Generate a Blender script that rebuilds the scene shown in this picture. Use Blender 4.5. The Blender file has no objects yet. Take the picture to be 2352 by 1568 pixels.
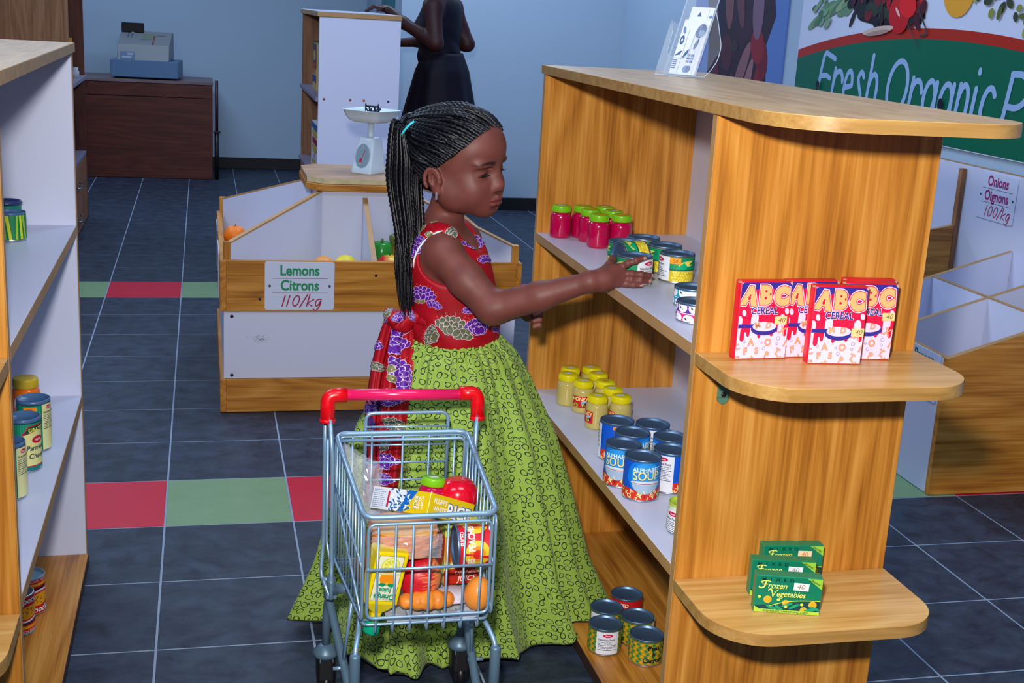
import bpy, bmesh, math, random
import numpy as np
from mathutils import Vector, Matrix, geometry
from mathutils.bvhtree import BVHTree
PI = math.pi
sc = bpy.context.scene
COL = sc.collection
rnd = random.Random(7)

# ---------------------------------------------------------------- camera
CAM_H = 1.3524
cd = bpy.data.cameras.new('camera'); cam = bpy.data.objects.new('camera', cd); COL.objects.link(cam)
cd.sensor_fit = 'HORIZONTAL'; cd.sensor_width = 36.0; cd.lens = 2909.84 / 2352 * 36
cd.clip_start = 0.05; cd.clip_end = 60
AX = Vector((0.9717653, -0.2293239, 0.0555234))
AY = Vector((0.0055240, 0.2573660, 0.9662982))
AZ = Vector((-0.2358851, -0.9387083, 0.2513661))
cam.matrix_world = Matrix(((AX.x, AY.x, AZ.x, 0), (AX.y, AY.y, AZ.y, 0), (AX.z, AY.z, AZ.z, CAM_H), (0, 0, 0, 1)))
sc.camera = cam

# ---------------------------------------------------------------- world, light, exposure
sc.view_settings.view_transform = 'Standard'; sc.view_settings.look = 'None'
sc.view_settings.gamma = 1.0; sc.view_settings.use_curve_mapping = False
sc.view_settings.exposure = 0.0
w = bpy.data.worlds.new('world'); sc.world = w; w.use_nodes = True
w.node_tree.nodes['Background'].inputs[0].default_value = (0.42, 0.55, 0.85, 1)
w.node_tree.nodes['Background'].inputs[1].default_value = 0.25

def lamp(name, kind, loc, power, color, size=0.1, size_y=None, rot=None):
    l = bpy.data.lights.new(name, kind); l.energy = power; l.color = color
    if kind == 'AREA':
        l.shape = 'RECTANGLE'; l.size = size; l.size_y = size_y or size
    else:
        l.shadow_soft_size = size
    o = bpy.data.objects.new(name, l); COL.objects.link(o); o.location = loc
    if rot: o.rotation_euler = rot
    return o
# the photographer's flash, just above the camera
fl = lamp('camera_flash', 'SPOT', (-0.03, 0.18, 1.53), 255, (1.0, 0.96, 0.92), 0.045)
fl.data.spot_size = math.radians(108); fl.data.spot_blend = 1.0
fl.rotation_euler = (Vector((1.15, 2.5, 0.75)) - fl.location).to_track_quat('-Z', 'Y').to_euler()
# unseen area lights below the ceiling, added as cool ambient fill
for lx, ly, lp in ((-1.0, 1.2, 24), (1.0, 1.2, 24), (-1.0, 4.6, 38), (1.2, 4.6, 38), (-0.8, 8.4, 38), (1.6, 7.6, 38)):
    lamp('ceiling_fill_light', 'AREA', (lx, ly, 2.84), lp, (0.58, 0.74, 1.0), 1.2, 0.6)

# ---------------------------------------------------------------- materials
MATS = {}
def lin(c):
    return tuple(((v / 255) / 12.92 if v / 255 <= 0.04045 else ((v / 255 + 0.055) / 1.055) ** 2.4) for v in c)
def nm(name):
    m = bpy.data.materials.new(name); m.use_nodes = True
    b = m.node_tree.nodes['Principled BSDF']
    return m, m.node_tree, b
def mat(name, col, rough=0.5, metal=0.0, spec=0.5, coat=0.0, bump=None, trans=0.0, ior=1.45, alpha=1.0, vary=None):
    """plain colour (sRGB 0-255) with optional fine noise relief and colour variation"""
    if name in MATS: return MATS[name]
    m, nt, b = nm(name)
    c = (*lin(col), 1)
    b.inputs['Base Color'].default_value = c
    b.inputs['Roughness'].default_value = rough; b.inputs['Metallic'].default_value = metal
    b.inputs['Specular IOR Level'].default_value = spec; b.inputs['Coat Weight'].default_value = coat
    b.inputs['Transmission Weight'].default_value = trans; b.inputs['IOR'].default_value = ior
    b.inputs['Alpha'].default_value = alpha
    if bump or vary:
        tc = nt.nodes.new('ShaderNodeTexCoord')
        if bump:
            sc_, st = bump
            n = nt.nodes.new('ShaderNodeTexNoise'); n.inputs['Scale'].default_value = sc_; n.inputs['Detail'].default_value = 3
            nt.links.new(tc.outputs['Object'], n.inputs['Vector'])
            bp = nt.nodes.new('ShaderNodeBump'); bp.inputs['Strength'].default_value = st; bp.inputs['Distance'].default_value = 0.002
            nt.links.new(n.outputs['Fac'], bp.inputs['Height']); nt.links.new(bp.outputs['Normal'], b.inputs['Normal'])
        if vary:
            sc_, amt = vary
            n = nt.nodes.new('ShaderNodeTexNoise'); n.inputs['Scale'].default_value = sc_; n.inputs['Detail'].default_value = 5
            nt.links.new(tc.outputs['Object'], n.inputs['Vector'])
            r = nt.nodes.new('ShaderNodeValToRGB')
            r.color_ramp.elements[0].position = 0.3; r.color_ramp.elements[1].position = 0.7
            r.color_ramp.elements[0].color = tuple(v * (1 - amt) for v in c[:3]) + (1,)
            r.color_ramp.elements[1].color = tuple(min(1, v * (1 + amt)) for v in c[:3]) + (1,)
            nt.links.new(n.outputs['Fac'], r.inputs['Fac']); nt.links.new(r.outputs['Color'], b.inputs['Base Color'])
    MATS[name] = m
    return m
def paint(col, rough=0.45):
    """printing ink of one colour"""
    return mat('ink_%02x%02x%02x_%d' % (*col, int(rough * 100)), col, rough)
def ramp(nt, stops):
    r = nt.nodes.new('ShaderNodeValToRGB')
    e = r.color_ramp.elements
    e[0].position = stops[0][0]; e[0].color = (*lin(stops[0][1]), 1)
    e[1].position = stops[-1][0]; e[1].color = (*lin(stops[-1][1]), 1)
    for p, c in stops[1:-1]:
        x = e.new(p); x.color = (*lin(c), 1)
    return r
def wood(name, axis, dark, mid, light, rough=0.32, fine=1.0):
    """laminate wood: streaks and cathedral waves running along one axis of the object"""
    if name in MATS: return MATS[name]
    m, nt, b = nm(name)
    N = nt.nodes.new; L = nt.links.new
    tc = N('ShaderNodeTexCoord'); mp = N('ShaderNodeMapping')
    s = {'x': (1.0, 55, 55), 'y': (55, 1.0, 55), 'z': (55, 55, 1.0)}[axis]
    mp.inputs['Scale'].default_value = tuple(v * fine for v in s)
    L(tc.outputs['Object'], mp.inputs['Vector'])
    n1 = N('ShaderNodeTexNoise'); n1.inputs['Scale'].default_value = 1.0; n1.inputs['Detail'].default_value = 3; n1.inputs['Distortion'].default_value = 0.25
    L(mp.outputs['Vector'], n1.inputs['Vector'])
    mp2 = N('ShaderNodeMapping')
    s2 = {'x': (5, 190, 190), 'y': (190, 5, 190), 'z': (190, 190, 5)}[axis]
    mp2.inputs['Scale'].default_value = s2
    L(tc.outputs['Object'], mp2.inputs['Vector'])
    n2 = N('ShaderNodeTexNoise'); n2.inputs['Scale'].default_value = 1.0; n2.inputs['Detail'].default_value = 2
    L(mp2.outputs['Vector'], n2.inputs['Vector'])
    mp3 = N('ShaderNodeMapping')
    s3 = {'x': (.9, 7, 7), 'y': (7, .9, 7), 'z': (7, 7, .9)}[axis]
    mp3.inputs['Scale'].default_value = s3
    L(tc.outputs['Object'], mp3.inputs['Vector'])
    n3 = N('ShaderNodeTexNoise'); n3.inputs['Scale'].default_value = 1.0; n3.inputs['Detail'].default_value = 2; n3.inputs['Distortion'].default_value = 0.6
    L(mp3.outputs['Vector'], n3.inputs['Vector'])
    # cathedral rings: repeating bands of the smooth noise
    mu = N('ShaderNodeMath'); mu.operation = 'MULTIPLY'; mu.inputs[1].default_value = 15
    L(n3.outputs['Fac'], mu.inputs[0])
    pp = N('ShaderNodeMath'); pp.operation = 'PINGPONG'; pp.inputs[1].default_value = 1.0
    L(mu.outputs[0], pp.inputs[0])
    a1 = N('ShaderNodeMath'); a1.operation = 'MULTIPLY_ADD'; a1.inputs[1].default_value = 0.40; L(n1.outputs['Fac'], a1.inputs[0])
    a2 = N('ShaderNodeMath'); a2.operation = 'MULTIPLY_ADD'; a2.inputs[1].default_value = 0.42; L(n2.outputs['Fac'], a2.inputs[0])
    a3 = N('ShaderNodeMath'); a3.operation = 'MULTIPLY'; a3.inputs[1].default_value = 0.18; L(pp.outputs[0], a3.inputs[0])
    L(a3.outputs[0], a2.inputs[2]); L(a2.outputs[0], a1.inputs[2])
    r = ramp(nt, [(0.30, dark), (0.5, mid), (0.70, light)])
    L(a1.outputs[0], r.inputs['Fac']); L(r.outputs['Color'], b.inputs['Base Color'])
    bp = N('ShaderNodeBump'); bp.inputs['Strength'].default_value = 0.12; bp.inputs['Distance'].default_value = 0.001
    L(n2.outputs['Fac'], bp.inputs['Height']); L(bp.outputs['Normal'], b.inputs['Normal'])
    b.inputs['Roughness'].default_value = rough; b.inputs['Specular IOR Level'].default_value = 0.4
    MATS[name] = m
    return m
OAK = dict(dark=(146, 87, 26), mid=(188, 123, 44), light=(210, 150, 70))
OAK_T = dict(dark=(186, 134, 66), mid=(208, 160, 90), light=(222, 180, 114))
oak_x, oak_y, oak_z = (wood('oak_' + a, a, **OAK) for a in 'xyz')
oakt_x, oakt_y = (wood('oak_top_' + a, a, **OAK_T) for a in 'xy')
edge_m = mat('edge_band', (176, 134, 84), 0.45, bump=(60, .1), vary=(9, .1))
brown_x = wood('brown_x', 'x', (58, 18, 14), (78, 28, 22), (96, 42, 32), 0.45)
brown_z = wood('brown_z', 'z', (122, 74, 44), (152, 100, 64), (172, 122, 86), 0.45)
white_lam = mat('white_laminate', (206, 211, 234), 0.38, bump=(350, .06))
wall_m = mat('wall_paint', (166, 188, 208), 0.75, bump=(40, .05))
black_m = mat('black_plastic', (16, 16, 20), 0.4)
chrome = mat('bright_zinc', (170, 184, 200), 0.24, 1.0)
steel_m = mat('tin_lid', (96, 124, 156), 0.42, 0.75)

# ---------------------------------------------------------------- mesh helpers
class MB:
    """collects shapes with material slots; build() links them as one mesh object"""
    def __init__(s): s.v = []; s.f = []; s.mi = []; s.sm = []; s.mats = []
    def slot(s, m):
        if m not in s.mats: s.mats.append(m)
        return s.mats.index(m)
    def add(s, vs, fs, m, smooth=False):
        o = len(s.v); k = s.slot(m)
        s.v += [tuple(v) for v in vs]
        for f in fs: s.f.append(tuple(i + o for i in f)); s.mi.append(k); s.sm.append(smooth)
        return s
    def add_bm(s, bm, m, smooth=False, mtx=None):
        bm.verts.ensure_lookup_table(); bm.verts.index_update()
        vs = [(mtx @ v.co if mtx else v.co) for v in bm.verts]
        s.add(vs, [[v.index for v in f.verts] for f in bm.faces], m, smooth); bm.free(); return s
    def box(s, a, b, m, bev=0.0, seg=1, mtx=None):
        bm = bmesh.new(); bmesh.ops.create_cube(bm, size=1)
        a = Vector(a); b = Vector(b)
        for v in bm.verts: v.co = Vector([(a[i] + b[i]) / 2 + v.co[i] * (b[i] - a[i]) for i in range(3)])
        if bev: bmesh.ops.bevel(bm, geom=list(bm.edges), offset=bev, segments=seg, affect='EDGES', profile=.5)
        bm.normal_update()
        return s.add_bm(bm, m, seg > 1, mtx)
    def prism(s, pts, z0, z1, m, bev=0.0, mtx=None, top=None):
        """pts 2-D outline (counter-clockwise), extruded z0..z1"""
        bm = bmesh.new()
        lo = [bm.verts.new((p[0], p[1], z0)) for p in pts]; hi = [bm.verts.new((p[0], p[1], z1)) for p in pts]
        n = len(pts)
        bm.faces.new(lo[::-1]); bm.faces.new(hi)
        for i in range(n): bm.faces.new((lo[i], lo[(i + 1) % n], hi[(i + 1) % n], hi[i]))
        if bev:
            es = [e for e in bm.edges if abs(e.verts[0].co.z - e.verts[1].co.z) < 1e-6]
            bmesh.ops.bevel(bm, geom=es, offset=bev, segments=1, affect='EDGES')
        return s.add_bm(bm, m, False, mtx)
    def lathe(s, prof, m, seg=32, mtx=None, smooth=True, sx=1, sy=1):
        """prof list of (r, z); r=0 ends closed"""
        vs = []; fs = []; rows = []
        for r, z in prof:
            if r <= 1e-7: rows.append([len(vs)]); vs.append(Vector((0, 0, z)))
            else:
                rows.append(list(range(len(vs), len(vs) + seg)))
                vs += [Vector((r * math.cos(2 * PI * i / seg) * sx, r * math.sin(2 * PI * i / seg) * sy, z)) for i in range(seg)]
        for a, b in zip(rows, rows[1:]):
            for i in range(seg):
                j = (i + 1) % seg
                if len(a) == 1 and len(b) == 1: break
                if len(a) == 1: fs.append((a[0], b[j], b[i]))
                elif len(b) == 1: fs.append((a[i], a[j], b[0]))
                else: fs.append((a[i], a[j], b[j], b[i]))
        if mtx: vs = [mtx @ v for v in vs]
        return s.add(vs, fs, m, smooth)
    def tube(s, path, r, m, seg=8, closed=False, cap=True):
        """round bar along a polyline; r a number or one per point"""
        P = [Vector(p) for p in path]; n = len(P)
        R = r if isinstance(r, (list, tuple)) else [r] * n
        vs = []; fs = []
        def tan(i):
            if closed: return (P[(i + 1) % n] - P[i - 1]).normalized()
            if i == 0: return (P[1] - P[0]).normalized()
            if i == n - 1: return (P[-1] - P[-2]).normalized()
            return ((P[i + 1] - P[i]).normalized() + (P[i] - P[i - 1]).normalized()).normalized()
        t0 = tan(0); u = t0.orthogonal().normalized()
        for i in range(n):
            t = tan(i)
            if i:
                ax = t0.cross(t)
                if ax.length > 1e-8: u = Matrix.Rotation(t0.angle(t), 3, ax.normalized()) @ u
            u = (u - t * u.dot(t)).normalized(); w_ = t.cross(u); t0 = t
            vs += [P[i] + (u * math.cos(2 * PI * k / seg) + w_ * math.sin(2 * PI * k / seg)) * R[i] for k in range(seg)]
        for i in range(n if closed else n - 1):
            for k in range(seg):
                a = i * seg + k; b = i * seg + (k + 1) % seg; j = (i + 1) % n
                fs.append((a, b, j * seg + (k + 1) % seg, j * seg + k))
        if cap and not closed:
            fs.append(tuple(range(seg))[::-1]); fs.append(tuple((n - 1) * seg + k for k in range(seg)))
        return s.add(vs, fs, m, True)
    def ball(s, c, r, m, seg=20, rings=12, mtx=None):
        pr = [(math.sin(PI * i / rings), -math.cos(PI * i / rings)) for i in range(rings + 1)]
        pr[0] = (0, -1); pr[-1] = (0, 1)
        r = r if isinstance(r, (tuple, list)) else (r, r, r)
        M = Matrix.Translation(c) @ (mtx or Matrix.Identity(4)) @ Matrix.Diagonal((*r, 1))
        return s.lathe(pr, m, seg, M)
    def mesh(s, name, off=(0, 0, 0)):
        me = bpy.data.meshes.new(name)
        o = Vector(off)
        me.from_pydata([(v[0] - o.x, v[1] - o.y, v[2] - o.z) for v in s.v], [], s.f)
        for m in s.mats: me.materials.append(m)
        me.polygons.foreach_set('material_index', s.mi)
        me.polygons.foreach_set('use_smooth', s.sm)
        me.update()
        return me
    def build(s, name, parent=None, world=True):
        """geometry is given in world coordinates when world, else in the parent's"""
        off = (0, 0, 0)
        if parent is not None and world: off = tuple(parent_loc(parent))
        me = s.mesh(name, off)
        o = bpy.data.objects.new(name, me); COL.objects.link(o)
        if parent is not None: o.parent = parent
        return o
def parent_loc(p):
    l = Vector((0, 0, 0))
    while p is not None: l += p.location; p = p.parent
    return l
def fillet(pts, r, n=5, closed=False):
    """round the corners of a polyline"""
    P = [Vector(p) for p in pts]; out = []
    N = len(P)
    for i in range(N):
        if not closed and i in (0, N - 1): out.append(P[i]); continue
        a, b, c = P[i - 1], P[i], P[(i + 1) % N]
        d1 = (a - b); d2 = (c - b)
        k = min(r, d1.length * .45, d2.length * .45)
        s_, e_ = b + d1.normalized() * k, b + d2.normalized() * k
        for j in range(n + 1):
            t = j / n
            out.append(s_ * (1 - t) ** 2 + b * 2 * t * (1 - t) + e_ * t * t)
    return out
def thing(name, label, cat, loc=(0, 0, 0), rz=0, group=None):
    o = bpy.data.objects.new(name, None); COL.objects.link(o)
    o.empty_display_size = .05
    o.location = loc; o.rotation_euler = (0, 0, rz); o['label'] = label; o['category'] = cat
    if group: o['group'] = group
    return o
def tag(o, label, cat, group=None):
    o['label'] = label; o['category'] = cat
    if group: o['group'] = group
    return o
def struct(mb, name, parent=None):
    o = mb.build(name, parent)
    if parent is None: o['kind'] = 'structure'
    return o
def dup(root, loc, rz=0, label=None, group=None, rot=None, skip=()):
    r = root.copy(); COL.objects.link(r); r.location = loc
    r.rotation_euler = rot if rot else (0, 0, rz)
    if label: r['label'] = label
    if group: r['group'] = group
    for ch in list(root.children):
        if ch.name.split('.')[0] in skip: continue
        c = ch.copy(); COL.objects.link(c); c.parent = r
        for g in list(ch.children):
            d = g.copy(); COL.objects.link(d); d.parent = c
    return r

# ---------------------------------------------------------------- flat print: shapes and lettering laid on a plane or a cylinder
_txt = {}
def text_tris(s_, bold=0.0):
    k = (s_, bold)
    if k not in _txt:
        cu = bpy.data.curves.new('t', 'FONT'); cu.body = s_; cu.size = 1; cu.resolution_u = 4; cu.offset = bold
        o = bpy.data.objects.new('t', cu); COL.objects.link(o)
        dg = bpy.context.evaluated_depsgraph_get(); dg.update()
        me = o.evaluated_get(dg).to_mesh()
        vs = [(v.co.x, v.co.y) for v in me.vertices]
        fs = [tuple(p.vertices) for p in me.polygons]
        o.evaluated_get(dg).to_mesh_clear()
        bpy.data.objects.remove(o); bpy.data.curves.remove(cu)
        _txt[k] = (vs, fs)
    return _txt[k]
class Decal:
    def __init__(s, clip=None): s.items = []; s.clip = clip
    def poly(s, pts, col, layer=1, holes=()):
        loops = [[Vector((p[0], p[1], 0)) for p in pts]] + [[Vector((p[0], p[1], 0)) for p in h] for h in holes]
        tr = geometry.tessellate_polygon(loops)
        vs = [(p.x, p.y) for l in loops for p in l]
        s.items.append((vs, tr, col, layer)); return s
    def rect(s, x0, y0, x1, y1, col, layer=1):
        s.items.append(([(x0, y0), (x1, y0), (x1, y1), (x0, y1)], [(0, 1, 2, 3)], col, layer)); return s
    def ell(s, x, y, rx, ry, col, layer=1, a=0, n=20, a0=0, a1=2 * PI):
        ca, sa = math.cos(a), math.sin(a); vs = []
        full = abs(a1 - a0 - 2 * PI) < 1e-6
        for i in range(n + (0 if full else 1)):
            t = a0 + (a1 - a0) * i / n; u, v = rx * math.cos(t), ry * math.sin(t)
            vs.append((x + u * ca - v * sa, y + u * sa + v * ca))
        s.items.append((vs, [tuple(range(len(vs)))], col, layer)); return s
    def ring(s, x, y, rx, ry, wd, col, layer=1, a=0, n=20):
        ca, sa = math.cos(a), math.sin(a); vs = []
        for q in (0, 1):
            for i in range(n):
                t = 2 * PI * i / n; u, v = (rx - q * wd) * math.cos(t), (ry - q * wd) * math.sin(t)
                vs.append((x + u * ca - v * sa, y + u * sa + v * ca))
        s.items.append((vs, [(i, (i + 1) % n, n + (i + 1) % n, n + i) for i in range(n)], col, layer)); return s
    def stroke(s, pts, wd, col, layer=1, curve=0):
        P = [Vector((p[0], p[1])) for p in pts]
        if curve:  # Catmull-Rom
            Q = []
            for i in range(len(P) - 1):
                p0 = P[max(i - 1, 0)]; p1 = P[i]; p2 = P[i + 1]; p3 = P[min(i + 2, len(P) - 1)]
                for j in range(curve):
                    t = j / curve
                    Q.append(0.5 * ((2 * p1) + (p2 - p0) * t + (2 * p0 - 5 * p1 + 4 * p2 - p3) * t * t + (3 * p1 - p0 - 3 * p2 + p3) * t ** 3))
            P = Q + [P[-1]]
        n = len(P); vs = []
        for i in range(n):
            d = (P[min(i + 1, n - 1)] - P[max(i - 1, 0)])
            d = d.normalized() if d.length > 1e-9 else Vector((1, 0))
            q = Vector((-d.y, d.x)) * wd / 2
            vs += [tuple(P[i] + q), tuple(P[i] - q)]
        s.items.append((vs, [(2 * i, 2 * i + 1, 2 * i + 3, 2 * i + 2) for i in range(n - 1)], col, layer))
        s.ell(P[0].x, P[0].y, wd / 2, wd / 2, col, layer, n=10); s.ell(P[-1].x, P[-1].y, wd / 2, wd / 2, col, layer, n=10)
        return s
    def text(s, t, x, y, size, col, layer=2, bold=0.02, sx=1.0, shear=0.0, rot=0.0, align='c'):
        vs, fs = text_tris(t, bold)
        if not vs: return s
        x0 = min(v[0] for v in vs); x1 = max(v[0] for v in vs)
        ox = {'c': (x0 + x1) / 2, 'l': x0, 'r': x1}[align]
        ca, sa = math.cos(rot), math.sin(rot); out = []
        for v in vs:
            u = (v[0] - ox) * size * sx + v[1] * size * shear; q = v[1] * size
            out.append((x + u * ca - q * sa, y + u * sa + q * ca))
        s.items.append((out, fs, col, layer)); return s
    def lines(s, x, y, w_, n, dy, col, layer=2, h=0.0007, seed=1):
        """rows of fine print, too small to read"""
        r = random.Random(seed)
        for i in range(n):
            u = x
            end = x + w_ * r.uniform(.7, 1)
            while u < end:
                l = r.uniform(.002, .006); s.rect(u, y - i * dy, min(u + l, end), y - i * dy + h, col, layer); u += l + .0012
        return s
    def into(s, mb, fn, step=None, dl=0.00018, rough=0.45, eps=6e-6, seq=0):
        """fn(u, v, lift) -> point"""
        groups = {}
        order = sorted(s.items, key=lambda q: q[3])
        for k_, (vs, fs, col, layer) in enumerate(order):
            groups.setdefault((col, k_ * seq / dl if seq else layer), []).append((vs, fs))
        for (col, layer), lst in groups.items():
            bm = bmesh.new()
            for it_, (vs, fs) in enumerate(lst):   # a hair's breadth between pieces of one ink, so that none coincide
                bv = [bm.verts.new((v[0], v[1], (it_ % 16) * eps)) for v in vs]
                for f in fs:
                    try: bm.faces.new([bv[i] for i in f])
                    except ValueError: pass
            if s.clip:
                x0, y0, x1, y1 = s.clip
                for co, no in (((x0, 0, 0), (-1, 0, 0)), ((x1, 0, 0), (1, 0, 0)), ((0, y0, 0), (0, -1, 0)), ((0, y1, 0), (0, 1, 0))):
                    bmesh.ops.bisect_plane(bm, geom=bm.verts[:] + bm.edges[:] + bm.faces[:], plane_co=co, plane_no=no, clear_outer=True, dist=1e-7)
            if step and bm.verts:
                xs = [v.co.x for v in bm.verts]; k = math.floor(min(xs) / step)
                while k * step < max(xs):
                    bmesh.ops.bisect_plane(bm, geom=bm.verts[:] + bm.edges[:] + bm.faces[:], plane_co=(k * step, 0, 0), plane_no=(1, 0, 0), dist=1e-7); k += 1
            for f in bm.faces:
                f.normal_update()
                if f.normal.z < 0: f.normal_flip()
            for v in bm.verts: v.co = Vector(fn(v.co.x, v.co.y, layer * dl + v.co.z))
            mb.add_bm(bm, col if not isinstance(col, tuple) else paint(col, rough))
        return mb
def on_cyl(r, z0=0.0, ang=-PI / 2):
    """label coordinates (arc length, height) on an upright cylinder; u=0 faces angle ang"""
    return lambda u, v, d: ((r + d) * math.cos(ang + u / r), (r + d) * math.sin(ang + u / r), z0 + v)
def on_plane(o, ex, ey):
    o = Vector(o); ex = Vector(ex).normalized(); ey = Vector(ey).normalized(); n = ex.cross(ey)
    return lambda u, v, d: o + ex * u + ey * v + n * d
# ================================================================ SETTING
X0, Y0, S = -0.1041, 2.5334, 0.3333
XR, YJ, YB, XJ = 2.83, 8.63, 10.53, 1.285      # right wall, near back wall, deep back wall, its corner
grout_m = mat('grout', (142, 156, 176), 0.85, bump=(120, .2))
def slate(name, c0, c1, rough, b_):
    m, nt, b = nm(name); N = nt.nodes.new; L = nt.links.new
    g = N('ShaderNodeNewGeometry')
    mp = N('ShaderNodeMapping'); mp.inputs['Scale'].default_value = (11, 13, 11)
    L(g.outputs['Position'], mp.inputs['Vector'])
    n = N('ShaderNodeTexNoise'); n.inputs['Scale'].default_value = 1.3; n.inputs['Detail'].default_value = 10; n.inputs['Roughness'].default_value = .68; n.inputs['Distortion'].default_value = .5
    L(mp.outputs['Vector'], n.inputs['Vector'])
    r = ramp(nt, [(0.3, c0), (0.72, c1)])
    L(n.outputs['Fac'], r.inputs['Fac']); L(r.outputs['Color'], b.inputs['Base Color'])
    bp = N('ShaderNodeBump'); bp.inputs['Strength'].default_value = b_; bp.inputs['Distance'].default_value = .004
    L(n.outputs['Fac'], bp.inputs['Height']); L(bp.outputs['Normal'], b.inputs['Normal'])
    b.inputs['Roughness'].default_value = rough; b.inputs['Specular IOR Level'].default_value = .35
    return m
slate_m = slate('slate_tile', (18, 24, 38), (58, 70, 90), .55, .8)
red_t = slate('red_tile', (196, 6, 44), (204, 10, 50), .5, .12)
green_t = slate('green_tile', (120, 150, 108), (128, 158, 116), .5, .12)
mb = MB(); mb.box((-3.4, -1.6, -.06), (XR, YB, -.0010), grout_m)
floor = struct(mb, 'floor')
def tile_mesh(m, nm_):
    t = MB(); h = S / 2 - .0026
    t.box((-h, -h, -.02), (h, h, 0), m, .0009); return t.mesh(nm_)
TM = {0: tile_mesh(slate_m, 'slate_tile'), 1: tile_mesh(red_t, 'red_tile'), 2: tile_mesh(green_t, 'green_tile')}
CW = cam.matrix_world.inverted()
def pix(p):
    q = CW @ Vector(p)
    if q.z > -.2: return None
    return (1176 + q.x / -q.z * 2909.84, 784 - q.y / -q.z * 2909.84)
cells = []
for ix in range(-10, 9):
    for iy in range(-13, 25):
        cx, cy = X0 + (ix + .5) * S, Y0 + (iy + .5) * S
        if cx - S / 2 < -3.4 or cy - S / 2 < -1.6: continue
        if cx - S / 2 > XR or cy - S / 2 > YB: continue
        if cx + S / 2 > XR + .01 or cy + S / 2 > YB + .01: pass
        k = 0
        if iy in (2, 10): k = 2 if ix % 2 == 0 else 1
        p = pix((cx, cy, 0)); vis = p is not None and -190 < p[0] < 2540 and -200 < p[1] < 1840
        cells.append((not vis, math.hypot(cx, cy), cx, cy, k))
cells.sort()
rest = MB()
for i, (nv, d, cx, cy, k) in enumerate(cells):
    if i < 290 and not nv and cx + S / 2 < XR and cy + S / 2 < YB:
        o = bpy.data.objects.new(('floor_tile', 'red_floor_tile', 'green_floor_tile')[k], TM[k]); COL.objects.link(o)
        o.location = (cx, cy, 0); o.parent = floor
    else:
        h = S / 2 - .0026
        rest.box((cx - h, cy - h, -.02), (min(cx + h, XR - .001), min(cy + h, YB - .001), 0), (slate_m, red_t, green_t)[k])
o = rest.build('tile_field', floor); o['kind'] = 'stuff'

def wall(name, a, b):
    m = MB(); m.box(a, b, wall_m); return struct(m, name)
wall('wall_back', (-3.4, YB, 0), (XJ, YB + .12, 2.9))
wall('wall_alcove', (XJ, YJ + .1, 0), (XJ + .1, YB + .12, 2.9))
wall('wall_back_right', (XJ, YJ, 0), (XR + .12, YJ + .1, 2.9))
wall('wall_right', (XR, -1.6, 0), (XR + .12, YJ, 2.9))
wall('wall_left', (-3.52, -1.6, 0), (-3.4, YB + .12, 2.9))
m = MB(); m.box((-3.52, -1.6, 2.9), (XR + .12, YB + .12, 3.0), mat('ceiling_paint', (226, 230, 236), .8)); struct(m, 'ceiling')
bb_m = mat('black_baseboard', (14, 14, 20), .5)
for n_, a, b in (('baseboard_back', (-3.39, YB - .014, 0), (XJ - .015, YB - .001, .09)), ('baseboard_alcove', (XJ - .015, YJ, 0), (XJ - .001, YB - .015, .09)),
                 ('baseboard_back_right', (XJ - .015, YJ - .014, 0), (XR - .015, YJ - .001, .09)), ('baseboard_right', (XR - .014, -1.5, 0), (XR - .001, YJ - .015, .09)),
                 ('baseboard_left', (-3.399, -1.5, 0), (-3.386, YB - .02, .09))):
    m = MB(); m.box(a, b, bb_m, .003); struct(m, n_)

# ---------------------------------------------------------------- wall pictures
def poster(name, label, ya, yb, z0, z1, base, x=XR):
    t = thing(name, label, 'poster', (x, (ya + yb) / 2, z0))
    m = MB(); m.box((x - .012, min(ya, yb), z0), (x - .001, max(ya, yb), z1), base, .001); m.build('board', t)
    return t
def right_wall(lift=.0125): return on_plane((XR - lift, 0, 0), (0, -1, 0), (0, 0, 1))   # u = -y, v = z
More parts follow.
